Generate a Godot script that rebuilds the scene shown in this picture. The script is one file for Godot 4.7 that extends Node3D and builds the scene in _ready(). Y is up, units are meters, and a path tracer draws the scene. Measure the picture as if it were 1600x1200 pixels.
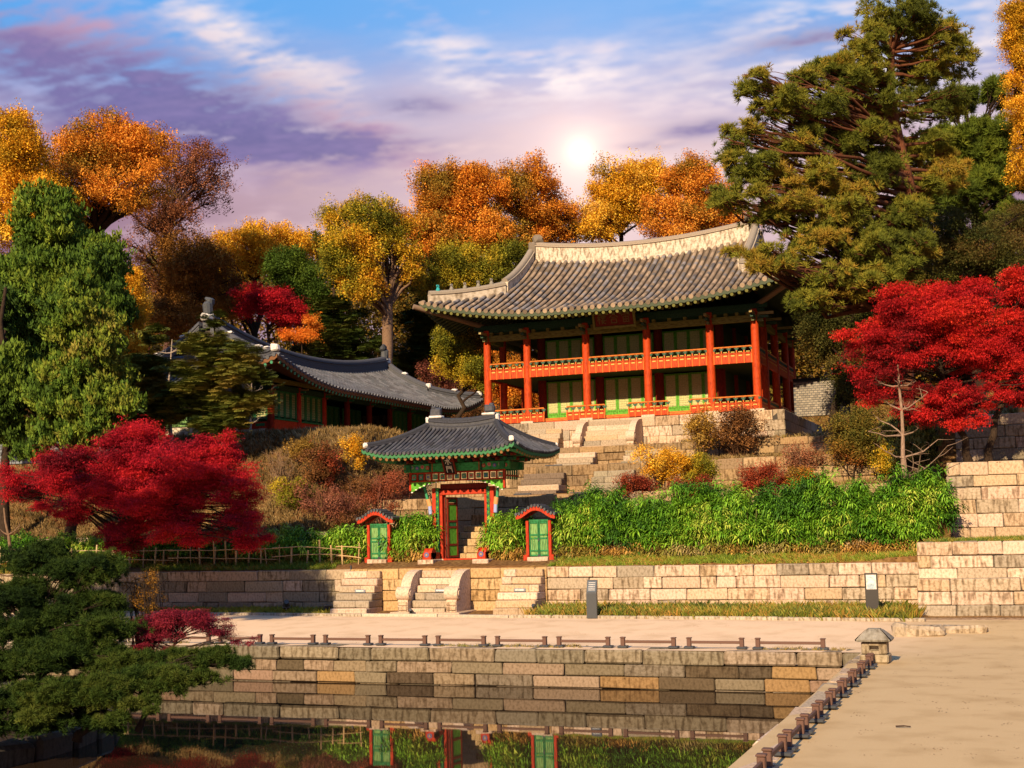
extends Node3D

var rng := RandomNumberGenerator.new()
var M := {}
var tex := {}
var leaf := {}
var shade_noise := FastNoiseLite.new()
var gap_noise := FastNoiseLite.new()
var pile_noise := FastNoiseLite.new()


# ------------------------------------------------------------------ mesh builder
class Shape:
	var v := PackedVector3Array()
	var n := PackedVector3Array()
	var c := PackedColorArray()
	var ix := PackedInt32Array()
	var col := Color.WHITE

	func tri(a: Vector3, b: Vector3, d: Vector3) -> void:   # counter-clockwise seen from outside
		var nn := (b - a).cross(d - a).normalized()
		var k := v.size()
		v.append(a); v.append(d); v.append(b)
		for i in 3:
			n.append(nn); c.append(col); ix.append(k + i)

	func quad(a: Vector3, b: Vector3, d: Vector3, e: Vector3) -> void:
		var nn := (d - a).cross(e - b).normalized()
		var k := v.size()
		v.append(a); v.append(b); v.append(d); v.append(e)
		for i in 4:
			n.append(nn); c.append(col)
		ix.append(k); ix.append(k + 2); ix.append(k + 1)
		ix.append(k); ix.append(k + 3); ix.append(k + 2)

	func box(at: Vector3, size: Vector3, b := Basis.IDENTITY) -> void:
		var h := size * 0.5
		var p := []
		for i in 8:
			p.append(at + b * Vector3(h.x if i & 1 else -h.x, h.y if i & 2 else -h.y, h.z if i & 4 else -h.z))
		quad(p[4], p[5], p[7], p[6]); quad(p[1], p[0], p[2], p[3])
		quad(p[5], p[1], p[3], p[7]); quad(p[0], p[4], p[6], p[2])
		quad(p[6], p[7], p[3], p[2]); quad(p[0], p[1], p[5], p[4])

	func stone(at: Vector3, size: Vector3, bev: float, jit: float, r: RandomNumberGenerator) -> void:   # a worn block with chamfered edges
		var h := size * 0.5
		var q := []
		for i in 8:
			var s := Vector3(1 if i & 1 else -1, 1 if i & 2 else -1, 1 if i & 4 else -1)
			var o := at + s * h + Vector3(r.randf_range(-jit, jit), r.randf_range(-jit, jit), r.randf_range(-jit, jit))
			var bb := bev * r.randf_range(0.6, 1.5)
			q.append([o - Vector3(0, s.y, s.z) * bb, o - Vector3(s.x, 0, s.z) * bb, o - Vector3(s.x, s.y, 0) * bb])   # on the x, y and z face
		quad(q[4][2], q[5][2], q[7][2], q[6][2]); quad(q[1][2], q[0][2], q[2][2], q[3][2])
		quad(q[5][0], q[1][0], q[3][0], q[7][0]); quad(q[0][0], q[4][0], q[6][0], q[2][0])
		quad(q[6][1], q[7][1], q[3][1], q[2][1]); quad(q[0][1], q[1][1], q[5][1], q[4][1])
		var mid := at
		for e in [[4, 5, 2, 1], [6, 7, 2, 1], [0, 1, 2, 1], [2, 3, 2, 1], [5, 7, 2, 0], [4, 6, 2, 0], [1, 3, 2, 0], [0, 2, 2, 0], [5, 1, 0, 1], [7, 3, 0, 1], [4, 0, 0, 1], [6, 2, 0, 1]]:
			var a: Vector3 = q[e[0]][e[2]]
			var b: Vector3 = q[e[1]][e[2]]
			var d: Vector3 = q[e[1]][e[3]]
			var f: Vector3 = q[e[0]][e[3]]
			if (d - a).cross(f - b).dot((a + d) * 0.5 - mid) > 0.0:
				quad(a, b, d, f)
			else:
				quad(f, d, b, a)
		for i in 8:
			var a: Vector3 = q[i][0]
			var b: Vector3 = q[i][1]
			var d: Vector3 = q[i][2]
			if (b - a).cross(d - a).dot(a - mid) > 0.0:
				tri(a, b, d)
			else:
				tri(a, d, b)

	func tube(pts: PackedVector3Array, rad: PackedFloat32Array, sides: int, cap := false) -> void:
		var k := v.size()
		var m := pts.size()
		var up := Vector3.UP
		var t0 := (pts[m - 1] - pts[0]).normalized()
		if absf(t0.y) > 0.9:
			up = Vector3.RIGHT
		for i in m:
			var t := (pts[mini(i + 1, m - 1)] - pts[maxi(i - 1, 0)]).normalized()
			var a := t.cross(up).normalized()
			var b := a.cross(t)
			for j in sides:
				var g := TAU * j / sides
				var d := a * cos(g) + b * sin(g)
				v.append(pts[i] + d * rad[i]); n.append(d); c.append(col)
		for i in m - 1:
			for j in sides:
				var p := k + i * sides + j
				var q := k + i * sides + (j + 1) % sides
				ix.append(p); ix.append(q); ix.append(p + sides)
				ix.append(q); ix.append(q + sides); ix.append(p + sides)
		if cap:
			for e in [0, m - 1]:
				var t := (pts[m - 1] - pts[m - 2]).normalized() if e else (pts[0] - pts[1]).normalized()
				var o := v.size()
				v.append(pts[e]); n.append(t); c.append(col)
				for j in sides:
					v.append(v[k + e * sides + j]); n.append(t); c.append(col)
				for j in sides:
					ix.append(o)
					if e:
						ix.append(o + 1 + j); ix.append(o + 1 + (j + 1) % sides)
					else:
						ix.append(o + 1 + (j + 1) % sides); ix.append(o + 1 + j)

	func bar(a: Vector3, b: Vector3, r: float, sides := 6, r2 := -1.0) -> void:
		tube(PackedVector3Array([a, b]), PackedFloat32Array([r, r if r2 < 0 else r2]), sides, true)

	func lathe(at: Vector3, prof: Array, sides: int) -> void:   # [radius, height] pairs from the bottom up
		for i in prof.size() - 1:
			for j in sides:
				var g := TAU * j / sides
				var h := TAU * (j + 1) / sides
				var a := at + Vector3(cos(g) * prof[i][0], prof[i][1], -sin(g) * prof[i][0])
				var b := at + Vector3(cos(h) * prof[i][0], prof[i][1], -sin(h) * prof[i][0])
				var d := at + Vector3(cos(h) * prof[i + 1][0], prof[i + 1][1], -sin(h) * prof[i + 1][0])
				var e := at + Vector3(cos(g) * prof[i + 1][0], prof[i + 1][1], -sin(g) * prof[i + 1][0])
				quad(a, b, d, e)

	func prism(poly: PackedVector2Array, z0: float, z1: float, b := Basis.IDENTITY, at := Vector3.ZERO) -> void:   # an outline in x and y, given depth along z
		var area := 0.0
		for i in poly.size():
			area += poly[i].cross(poly[(i + 1) % poly.size()])
		var p := poly.duplicate()
		if area < 0:
			p.reverse()
		var t := Geometry2D.triangulate_polygon(p)
		for i in range(0, t.size(), 3):
			var q := [p[t[i]], p[t[i + 1]], p[t[i + 2]]]
			if (q[1] - q[0]).cross(q[2] - q[0]) < 0:
				q = [q[0], q[2], q[1]]
			tri(at + b * Vector3(q[0].x, q[0].y, z1), at + b * Vector3(q[1].x, q[1].y, z1), at + b * Vector3(q[2].x, q[2].y, z1))
			tri(at + b * Vector3(q[0].x, q[0].y, z0), at + b * Vector3(q[2].x, q[2].y, z0), at + b * Vector3(q[1].x, q[1].y, z0))
		for i in p.size():
			var a: Vector2 = p[i]
			var d: Vector2 = p[(i + 1) % p.size()]
			quad(at + b * Vector3(a.x, a.y, z0), at + b * Vector3(d.x, d.y, z0), at + b * Vector3(d.x, d.y, z1), at + b * Vector3(a.x, a.y, z1))

	func mesh() -> ArrayMesh:
		var m := ArrayMesh.new()
		if v.is_empty():
			return m
		var a := []
		a.resize(Mesh.ARRAY_MAX)
		a[Mesh.ARRAY_VERTEX] = v; a[Mesh.ARRAY_NORMAL] = n; a[Mesh.ARRAY_COLOR] = c; a[Mesh.ARRAY_INDEX] = ix
		m.add_surface_from_arrays(Mesh.PRIMITIVE_TRIANGLES, a)
		return m


# ------------------------------------------------------------------ nodes
var used := {}

func numbered(called: String) -> String:
	var k: int = used.get(called, 0)
	used[called] = k + 1
	return called if k == 0 else "%s_%03d" % [called, k]

func tag(o: Node3D, label: String, category: String, group := "", kind := "") -> void:
	if label: o.set_meta("label", label)
	if category: o.set_meta("category", category)
	if group: o.set_meta("group", group)
	if kind: o.set_meta("kind", kind)

func thing(called: String, label: String, category: String, at := Vector3.ZERO, turn := 0.0, group := "") -> Node3D:
	var o := Node3D.new()
	o.name = numbered(called)
	add_child(o)
	o.position = at
	o.rotation.y = turn
	tag(o, label, category, group)
	return o

func part(parent: Node3D, called: String, m: Mesh, mt: Material, x := Transform3D.IDENTITY) -> MeshInstance3D:
	var o := MeshInstance3D.new()
	var taken: Dictionary = parent.get_meta("_n") if parent.has_meta("_n") else {}
	var k: int = taken.get(called, 0)
	taken[called] = k + 1
	parent.set_meta("_n", taken)
	o.name = called if k == 0 else "%s_%03d" % [called, k]
	o.mesh = m
	o.material_override = mt
	o.transform = x
	parent.add_child(o, true)
	return o

func structure(called: String, m: Mesh, mt: Material) -> MeshInstance3D:
	var o := MeshInstance3D.new()
	o.name = numbered(called)
	o.mesh = m
	o.material_override = mt
	add_child(o)
	o.set_meta("kind", "structure")
	return o

func bx(parent: Node3D, called: String, at: Vector3, size: Vector3, mt: Material, b := Basis.IDENTITY) -> MeshInstance3D:
	var s := Shape.new()
	s.stone(Vector3.ZERO, size, minf(0.012, size[size.min_axis_index()] * 0.2), 0.0, rng)
	return part(parent, called, s.mesh(), mt, Transform3D(b, at))

func scatter(parent: Node3D, called: String, m: Mesh, mt: Material, xs: Array, cs: PackedColorArray) -> MultiMeshInstance3D:
	var mm := MultiMesh.new()
	mm.transform_format = MultiMesh.TRANSFORM_3D
	mm.use_colors = true
	mm.mesh = m
	mm.instance_count = xs.size()
	for i in xs.size():
		mm.set_instance_transform(i, xs[i])
		mm.set_instance_color(i, cs[i])
	var o := MultiMeshInstance3D.new()
	o.name = called
	o.multimesh = mm
	o.set_meta("kind", "stuff")
	o.material_override = mt
	parent.add_child(o, true)
	return o


# ------------------------------------------------------------------ materials
func lin(r: float, g: float, b: float) -> Color:
	return Color(r, g, b).linear_to_srgb()

func noise_tex(called: String, freq: float, ramp: Array, octaves := 4, kind := FastNoiseLite.TYPE_SIMPLEX_SMOOTH, size := 512, seed_ := 1) -> NoiseTexture2D:
	var f := FastNoiseLite.new()
	f.noise_type = kind
	f.frequency = freq
	f.fractal_octaves = octaves
	f.seed = seed_
	var t := NoiseTexture2D.new()
	t.width = size
	t.height = size
	t.seamless = true
	t.noise = f
	if ramp:
		var g := Gradient.new()
		var offs := PackedFloat32Array()
		var cols := PackedColorArray()
		for r in ramp:
			offs.append(r[0]); cols.append(r[1])
		g.offsets = offs
		g.colors = cols
		t.color_ramp = g
	tex[called] = t
	return t

func bump_tex(called: String, freq: float, octaves: int, strength: float, kind := FastNoiseLite.TYPE_SIMPLEX_SMOOTH) -> void:
	var t := noise_tex(called, freq, [], octaves, kind, 512, 7)
	t.as_normal_map = true
	t.bump_strength = strength

func mat(called: String, color: Color, rough: float, o := {}) -> StandardMaterial3D:
	var m := StandardMaterial3D.new()
	m.resource_name = called
	m.albedo_color = color
	m.roughness = rough
	m.vertex_color_use_as_albedo = o.get("tint", true)
	if o.has("map"):
		m.albedo_texture = tex[o.map]
	if o.has("map") or o.has("bump"):
		m.uv1_triplanar = true
		m.uv1_world_triplanar = o.get("world", true)
		m.uv1_scale = o.get("scale", Vector3.ONE)
	if o.has("bump"):
		m.normal_enabled = true
		m.normal_texture = tex[o.bump]
		m.normal_scale = o.get("depth", 1.0)
	if o.has("stain"):
		m.detail_enabled = true
		m.detail_blend_mode = BaseMaterial3D.BLEND_MODE_MUL
		m.detail_albedo = tex[o.stain]
		m.detail_uv_layer = BaseMaterial3D.DETAIL_UV_2
		m.uv2_triplanar = true
		m.uv2_world_triplanar = true
		m.uv2_scale = o.get("stain_scale", Vector3.ONE)
	if o.has("through"):
		m.backlight_enabled = true
		m.backlight = o.through
	m.metallic_specular = o.get("shine", 0.3)
	M[called] = m
	return m

func make_materials() -> void:
	var w := Color.WHITE
	noise_tex("grain", 0.02, [[0.0, Color(0.72, 0.7, 0.67)], [0.35, Color(0.9, 0.89, 0.87)], [0.6, Color(0.98, 0.97, 0.96)], [1.0, w]], 5)
	noise_tex("stain", 0.011, [[0.0, Color(0.6, 0.57, 0.54)], [0.25, Color(0.76, 0.74, 0.71)], [0.42, Color(0.93, 0.92, 0.9)], [0.58, w], [1.0, w]], 5, FastNoiseLite.TYPE_SIMPLEX_SMOOTH, 512, 5)
	noise_tex("sand", 0.008, [[0.0, Color(0.9, 0.88, 0.85)], [0.5, Color(0.985, 0.98, 0.975)], [1.0, w]], 6, FastNoiseLite.TYPE_SIMPLEX_SMOOTH, 1024, 11)
	noise_tex("speckle", 0.12, [[0.0, Color(0.62, 0.58, 0.54)], [0.3, Color(0.93, 0.93, 0.92)], [0.5, Color(0.98, 0.98, 0.975)], [1.0, w]], 4, FastNoiseLite.TYPE_SIMPLEX_SMOOTH, 512, 17)
	noise_tex("wood", 0.02, [[0.0, Color(0.62, 0.58, 0.55)], [0.5, Color(0.9, 0.88, 0.87)], [1.0, w]], 5, FastNoiseLite.TYPE_SIMPLEX_SMOOTH, 512, 19)
	noise_tex("soil", 0.015, [[0.0, Color(0.5, 0.45, 0.4)], [0.5, Color(0.85, 0.8, 0.75)], [1.0, w]], 5, FastNoiseLite.TYPE_SIMPLEX_SMOOTH, 1024, 23)
	bump_tex("rough", 0.03, 5, 5.0)
	bump_tex("fine", 0.08, 4, 3.0)
	bump_tex("ripple", 0.012, 2, 1.0)
	mat("stone", w, 0.9, {"map": "grain", "scale": Vector3(0.9, 0.9, 0.9), "bump": "rough", "depth": 0.8, "stain": "stain", "stain_scale": Vector3(1.3, 0.36, 1.3)})
	mat("clean_stone", w, 0.9, {"map": "grain", "scale": Vector3(1.3, 0.8, 1.3), "bump": "rough", "depth": 0.6})
	mat("mortar", lin(0.06, 0.05, 0.04), 1.0, {"tint": false})
	mat("sand", w, 0.95, {"map": "sand", "scale": Vector3(0.11, 0.11, 0.11), "stain": "speckle", "stain_scale": Vector3(1.6, 1.6, 1.6)})
	mat("soil", w, 1.0, {"map": "soil", "scale": Vector3(0.4, 0.4, 0.4), "bump": "rough", "depth": 0.8})
	mat("water", lin(0.026, 0.016, 0.009), 0.02, {"tint": false, "bump": "ripple", "depth": 0.02, "scale": Vector3(0.25, 0.25, 0.25), "shine": 0.5})
	mat("red", lin(0.5, 0.045, 0.012), 0.55, {"map": "wood", "scale": Vector3(1.5, 0.35, 1.5)})
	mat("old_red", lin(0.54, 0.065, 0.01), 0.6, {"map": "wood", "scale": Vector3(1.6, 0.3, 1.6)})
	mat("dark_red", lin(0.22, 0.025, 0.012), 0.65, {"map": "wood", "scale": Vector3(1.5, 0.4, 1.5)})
	mat("orange_wood", lin(0.62, 0.19, 0.03), 0.6, {"map": "wood", "scale": Vector3(0.4, 1.5, 1.5)})
	mat("green", lin(0.03, 0.22, 0.075), 0.6, {"map": "wood", "scale": Vector3(1.2, 0.5, 1.2)})
	mat("sunlit_green", lin(0.06, 0.4, 0.12), 0.6, {"map": "wood", "scale": Vector3(0.5, 1.2, 1.2)})  # the gate green lightened, so the shaded front beam looks sunlit
	mat("bright_green", lin(0.12, 0.42, 0.035), 0.6, {"map": "wood", "scale": Vector3(1.2, 0.5, 1.2)})
	mat("dark_green", lin(0.03, 0.085, 0.05), 0.75, {"map": "wood"})
	mat("olive_beam", lin(0.26, 0.24, 0.06), 0.7, {"map": "wood", "scale": Vector3(0.3, 1.0, 1.0)})
	mat("paper", lin(0.56, 0.54, 0.26), 0.9, {"map": "grain"})
	mat("faded_lattice", lin(0.36, 0.4, 0.18), 0.8, {"tint": false})
	mat("green_door", lin(0.2, 0.4, 0.13), 0.75, {"map": "wood", "scale": Vector3(2.0, 0.4, 2.0)})
	mat("plaster", lin(0.6, 0.53, 0.42), 0.9, {"map": "grain", "scale": Vector3(0.7, 0.7, 0.7), "stain": "stain", "stain_scale": Vector3(0.8, 0.3, 0.8)})
	mat("white", lin(0.75, 0.72, 0.66), 0.85, {"map": "grain"})
	mat("paint", w, 0.65)
	mat("old_tile", w, 0.85, {"map": "grain", "scale": Vector3(1.5, 1.5, 1.5), "bump": "fine", "depth": 0.4})
	mat("new_tile", w, 0.6, {"map": "grain", "scale": Vector3(1.0, 1.0, 1.0), "shine": 0.4})
	mat("black", lin(0.012, 0.012, 0.013), 0.5, {"tint": false})
	mat("iron", lin(0.035, 0.04, 0.045), 0.45, {"tint": false, "shine": 0.5})
	mat("brown_metal", lin(0.13, 0.07, 0.05), 0.6, {"map": "speckle", "tint": false})
	mat("bark", w, 0.95, {"map": "wood", "scale": Vector3(2.0, 0.5, 2.0), "bump": "rough", "depth": 0.8})
	mat("leaf", w, 0.7, {"through": Color(0.5, 0.5, 0.5), "shine": 0.2})
	mat("needle", w, 0.7, {"through": Color(0.25, 0.25, 0.25), "shine": 0.2})
	mat("bamboo", w, 0.6, {})


# ------------------------------------------------------------------ sky
func blob(az: float, el: float, ca: float, ce: float, ra: float, re: float, tilt := 0.0) -> float:
	var x := (az - ca) / ra
	var y := (el - ce - tilt * (az - ca)) / re
	return exp(-(x * x + y * y))

func sky_panorama() -> ImageTexture:
	var w := 4096
	var h := 2048
	var px := PackedFloat32Array()
	px.resize(w * h * 3)
	var f := FastNoiseLite.new()
	f.seed = 4
	f.frequency = 1.0
	f.fractal_octaves = 5
	f.fractal_gain = 0.55
	var g := FastNoiseLite.new()
	g.seed = 9
	g.frequency = 1.0
	g.fractal_octaves = 4
	var blue := Color(0.07, 0.25, 0.54)
	var deep := Color(0.05, 0.14, 0.36)
	var pink := Color(0.36, 0.225, 0.285)
	var mauve := Color(0.15, 0.08, 0.135)
	var white := Color(0.57, 0.5, 0.515)
	var warm := Color(1.0, 0.72, 0.58)
	var purple := Color(0.07, 0.07, 0.19)
	var sun := Vector3(sin(deg_to_rad(-17.7)) * cos(deg_to_rad(16.4)), sin(deg_to_rad(16.4)), -cos(deg_to_rad(-17.7)) * cos(deg_to_rad(16.4)))
	for j in h:
		var el := 90.0 - (j + 0.5) * 180.0 / h
		if el < -0.2:
			for i in w:
				var k := (j * w + i) * 3
				px[k] = 0.16; px[k + 1] = 0.11; px[k + 2] = 0.13
			continue
		var step := 1 if el < 30.0 else (2 if el < 50.0 else 6)
		var ce := cos(deg_to_rad(el))
		var se := sin(deg_to_rad(el))
		for i in range(0, w, step):
			var az := (i + 0.5) * 360.0 / w
			if az > 180.0: az -= 360.0
			var a := deg_to_rad(az)
			var d := Vector3(sin(a) * ce, se, -cos(a) * ce)
			var ang := rad_to_deg(acos(clampf(d.dot(sun), -1.0, 1.0)))
			var near := exp(-ang * ang / 180.0)
			# clouds lie in a layer, so they stretch towards the horizon
			var q := Vector2(d.x, d.z) / (se + 0.12)
			var n1 := f.get_noise_3d(q.x * 2.2 + q.y * 0.7, q.y * 3.2, 0.0)
			var n2 := 0.65 * g.get_noise_3d(q.x * 5.0 + q.y * 2.0, q.y * 9.0, 3.0 + n1) + 0.5 * g.get_noise_3d(q.x * 13.0 + q.y * 6.0, q.y * 30.0, 9.0 + n1)
			var up := smoothstep(14.0, 22.5, el + n1 * 1.5)
			var c := pink.lerp(blue, up).lerp(deep, smoothstep(24.0, 60.0, el))
			var low := 1.0 - smoothstep(11.0, 18.5, el + n1 * 2.5)
			c = c.lerp(mauve, low * (1.0 - exp(-ang * ang / 110.0) * 0.85))
			# bright veil towards the sun
			c = c.lerp(Color(0.5, 0.375, 0.385), near * (1.0 - 0.9 * up))
			# broken white and pink cloud
			var veil := smoothstep(0.02, 0.5, n1 + 0.35 * n2) * smoothstep(8.0, 14.0, el)
			c = c.lerp(Color(0.56, 0.4, 0.41), veil * 0.4)
			# streak of lit cloud, the dark bank below it, and small clouds
			if absf(az + 21.0) < 50.0:
				var st := 0.0
				st += blob(az, el, -31.5, 20.1, 6.5, 1.35, -0.5)
				st += 0.8 * blob(az, el, -18.7, 19.6, 3.2, 1.0, 0.08) + 0.7 * blob(az, el, -24.1, 21.0, 1.8, 0.5) + 0.6 * blob(az, el, -22.6, 19.7, 2.2, 1.0)
				st += 0.9 * blob(az, el, -7.6, 21.0, 1.6, 0.7) + 1.0 * blob(az, el, -4.0, 18.6, 8.5, 3.2)
				c = c.lerp(white, clampf(st * (0.55 + 1.8 * n2 + 0.5 * n1), 0.0, 0.95))
				var pk := 0.7 * blob(az, el, -27.0, 17.2, 3.5, 0.9, -0.45) + 0.7 * blob(az, el, -41.0, 20.6, 4.0, 1.5) + 0.5 * blob(az, el, -34.0, 16.5, 7.0, 0.6, -0.05)
				c = c.lerp(Color(0.5, 0.27, 0.3), clampf(pk * (0.7 + 1.9 * n2), 0.0, 0.85))
				var bank := blob(az, el, -38.0, 18.5, 9.5, 2.0, -0.16) * 1.3 + blob(az, el, -31.5, 16.9, 6.5, 0.7, -0.03)
				bank += 0.9 * blob(az, el, -25.0, 18.5, 1.7, 0.4) + blob(az, el, -7.4, 20.4, 2.4, 0.42, 0.07) + 0.9 * blob(az, el, -12.2, 17.1, 2.0, 0.42, 0.05) + 0.6 * blob(az, el, -14.8, 16.5, 1.4, 0.2)
				c = c.lerp(purple.lerp(Color(0.15, 0.12, 0.27), 0.5 + n2), clampf(bank * (0.8 + 1.5 * n2 + 0.5 * n1), 0.0, 0.92))
			# the air round the sun
			var gl := 0.75 * exp(-ang / 0.34) + 0.22 * exp(-ang / 1.5) + 0.12 * exp(-ang / 4.5)
			c.r += gl * 1.05; c.g += gl * 0.76; c.b += gl * 0.5
			for s in mini(step, w - i):
				var k := (j * w + i + s) * 3
				px[k] = c.r; px[k + 1] = c.g; px[k + 2] = c.b
	return ImageTexture.create_from_image(Image.create_from_data(w, h, false, Image.FORMAT_RGBF, px.to_byte_array()))


# ------------------------------------------------------------------ ground
func rise(a: float, b: float, x: float) -> float:   # 0 at a, 1 at b, either way round
	var t := clampf((x - a) / (b - a), 0.0, 1.0)
	return t * t * (3.0 - 2.0 * t)

func ground_y(x: float, z: float) -> float:
	var bump := pile_noise.get_noise_2d(x * 1.3, z * 1.3)
	if z > -8.12 and x < 0.8 or z > -7.4:
		return 0.2 * rise(-1.0, -6.0, z) + (0.08 * rise(-6.9, -8.0, z) if x < 0.8 else 0.0) + 0.012 * bump * rise(-0.5, -2.0, z) + maxf(0.0, x - 9.0) * 0.04 * rise(9.0, 20.0, x)
	# middle: the terraces; left: a grassy slope; right: stone steps and a wooded rise
	var mid := 1.45 + 0.2 * rise(-8.2, -9.6, z)
	if z < -14.55: mid = 3.6
	if z < -19.05: mid = 4.75
	if z < -23.05: mid = 5.65
	var left := (mid if z > -11.15 else lerpf(2.5, 6.25, rise(-11.0, -17.0, z))) + 0.12 * bump * rise(-11.5, -13.0, z)
	var right := mid
	if x > 0.8:
		right = 1.0 if z > -7.95 else 1.92
		if z < -10.8 and x > 1.5: right = 3.95 + 0.02 * (-10.8 - z)
		if z < -16.2: right = 5.6 + 0.04 * (-16.2 - z)
	elif x > -1.0:
		right = lerpf(mid, 1.6 + 4.2 * rise(-12.0, -19.0, z), rise(-1.0, 0.5, x))
	var y := lerpf(left, mid, rise(-19.5, -17.5, x)) if x < -10.0 else lerpf(mid, right, rise(-2.0, -0.6, x)) if x < 0.5 else right
	y += maxf(0.0, -44.0 - z) * 0.2 * rise(-44.0, -56.0, z)
	y += maxf(0.0, x - 5.0) * 0.13 + maxf(0.0, -36.0 - x) * 0.1
	return minf(y, 26.0) + 0.05 * bump

func ground_sheet() -> void:
	var xs := PackedFloat32Array([-700, -400, -220, -140, -100, -80, -70])
	var zs := PackedFloat32Array([-800, -450, -260, -180, -150, -130])
	var x := -62.0
	while x < 24.0:
		xs.append(x)
		x += 0.6 if x > -34.0 and x < 6.0 else 1.6
	for e in [-34.0, -0.45, 0.0, 0.76, 0.84, 1.46, 1.54, -24.3, -4.7]: xs.append(e)
	for e in [30, 40, 60, 110, 220, 400, 700]: xs.append(e)
	var z := -110.0
	while z < 36.0:
		zs.append(z)
		z += 0.6 if z > -36.0 and z < 1.0 else 1.8
	for e in [-7.36, -7.44, -7.91, -7.99, -8.08, -8.16, -10.76, -10.84, -11.11, -11.19, -14.51, -14.59, -16.16, -16.24, -19.01, -19.09, -23.01, -23.09, 0.0, 29.0]: zs.append(e)
	for e in [60, 110, 220, 400, 700]: zs.append(e)
	xs.sort()
	zs.sort()
	var s := Shape.new()
	var nx := xs.size()
	var sand := Color(0.56, 0.41, 0.26)
	var dry := Color(0.27, 0.18, 0.075)
	var litter := Color(0.2, 0.1, 0.035)
	for zz in zs:
		for xx in xs:
			s.v.append(Vector3(xx, ground_y(xx, zz), zz))
			var e := 0.15
			s.n.append(Vector3(ground_y(xx - e, zz) - ground_y(xx + e, zz), 2.0 * e, ground_y(xx, zz - e) - ground_y(xx, zz + e)).normalized())
			var k := pile_noise.get_noise_2d(xx * 2.0, zz * 2.0)
			s.c.append(sand if zz > -6.6 else dry.lerp(litter, clampf(0.5 + k, 0, 1)))
	for j in zs.size() - 1:
		for i in nx - 1:
			var cx := (xs[i] + xs[i + 1]) * 0.5
			var cz := (zs[j] + zs[j + 1]) * 0.5
			if cx > -34.0 and cx < -0.0 and cz > 0.0 and cz < 29.0:
				continue
			var a := j * nx + i
			s.ix.append(a); s.ix.append(a + 1); s.ix.append(a + nx)
			s.ix.append(a + 1); s.ix.append(a + nx + 1); s.ix.append(a + nx)
	structure("ground", s.mesh(), M.soil)
	# the trodden sand of the bank and the path, a sheet just above it
	var t := Shape.new()
	
	for r in [[-60.0, 24.0, -6.35, 0.0], [0.0, 24.0, 0.0, 29.0], [-60.0, -34.0, 0.0, 29.0], [-60.0, 24.0, 29.0, 36.0]]:
		var xa: float = r[0]
		while xa < r[1] - 0.01:
			var xb := minf(xa + 0.6, r[1])
			var za: float = r[2]
			while za < r[3] - 0.01:
				var zb := minf(za + 0.6, r[3])
				var q := [Vector3(xa, 0, zb), Vector3(xb, 0, zb), Vector3(xb, 0, za), Vector3(xa, 0, za)]
				for i in 4:
					var zt: float = q[i].z
					if zt < -6.3: zt = curb_z(q[i].x)
					q[i].z = zt
					q[i].y = ground_y(q[i].x, zt) + 0.012
				var k := t.v.size()
				t.quad(q[0], q[1], q[2], q[3])
				for i in 4:
					var p: Vector3 = t.v[k + i]
					t.c[k + i] = Color(0.56, 0.405, 0.215).lerp(Color(0.78, 0.57, 0.365), rise(2.2, -1.2, p.x + 0.6 * pile_noise.get_noise_2d(p.x, p.z)) * rise(1.0, -0.2, p.z))
				za = zb
			xa = xb
	structure("sandy_path", t.mesh(), M.sand)

func curb_z(x: float) -> float:
	return -5.35 + clampf(x, -40.0, 0.6) * 0.085


# ------------------------------------------------------------------ stonework
var tones := [Color(0.56, 0.42, 0.29), Color(0.5, 0.37, 0.24), Color(0.62, 0.48, 0.36), Color(0.42, 0.34, 0.24), Color(0.48, 0.355, 0.22), Color(0.35, 0.295, 0.22), Color(0.58, 0.43, 0.32)]
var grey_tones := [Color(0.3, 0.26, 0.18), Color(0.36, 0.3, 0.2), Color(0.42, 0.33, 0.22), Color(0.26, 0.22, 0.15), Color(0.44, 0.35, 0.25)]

func stone_part(parent: Node3D, called: String, at: Vector3, size: Vector3, tone: Color, b := Basis.IDENTITY, bev := 0.018, jit := 0.012, m: Material = null) -> MeshInstance3D:
	var s := Shape.new()
	s.col = tone * rng.randf_range(0.86, 1.12)
	s.stone(Vector3.ZERO, size, bev, jit, rng)
	return part(parent, called, s.mesh(), m if m else (M.stone if rng.randf() < 0.6 else M.clean_stone), Transform3D(b, at))

func course_wall(o: Node3D, a: Vector3, b: Vector3, heights: Array, lmin: float, lmax: float, deep: float, cols: Array, proud := 0.02, skip := [], lean := 0.0) -> void:
	# a and b are the ends of the foot of the face; the face looks to the right-hand side when walking from b to a
	var along := (b - a).normalized()
	var out := along.cross(Vector3.UP).normalized()
	var length := a.distance_to(b)
	var bs := Basis(along, Vector3.UP, out)
	var y := 0.0
	for h in heights:
		var s := -rng.randf_range(0.0, lmin * 0.6)
		while s < length:
			var l := rng.randf_range(lmin, lmax)
			var s0 := maxf(s, 0.0)
			var s1 := minf(s + l, length)
			if length - s1 < lmin * 0.35: s1 = length
			if s1 - s0 > 0.06:
				var hidden := false
				for k in skip:
					if s0 > k[0] and s1 < k[1]: hidden = true
				if not hidden:
					var p := rng.randf_range(-proud, proud)
					var at: Vector3 = a + along * (s0 + s1) * 0.5 + Vector3.UP * (y + h * 0.5) - out * (deep * 0.5 - p + lean * y)
					stone_part(o, "stone", at, Vector3(s1 - s0 - 0.014, h - 0.012, deep), cols[rng.randi() % cols.size()], bs)
			s = s1
		y += h
	var m := Shape.new()
	m.box(a + along * length * 0.5 + Vector3.UP * y * 0.5 - out * (deep * 0.5 + 0.06), Vector3(length - 0.02, y - 0.04, deep - 0.05), bs)
	part(o, "mortar_bed", m.mesh(), M.mortar)

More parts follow.
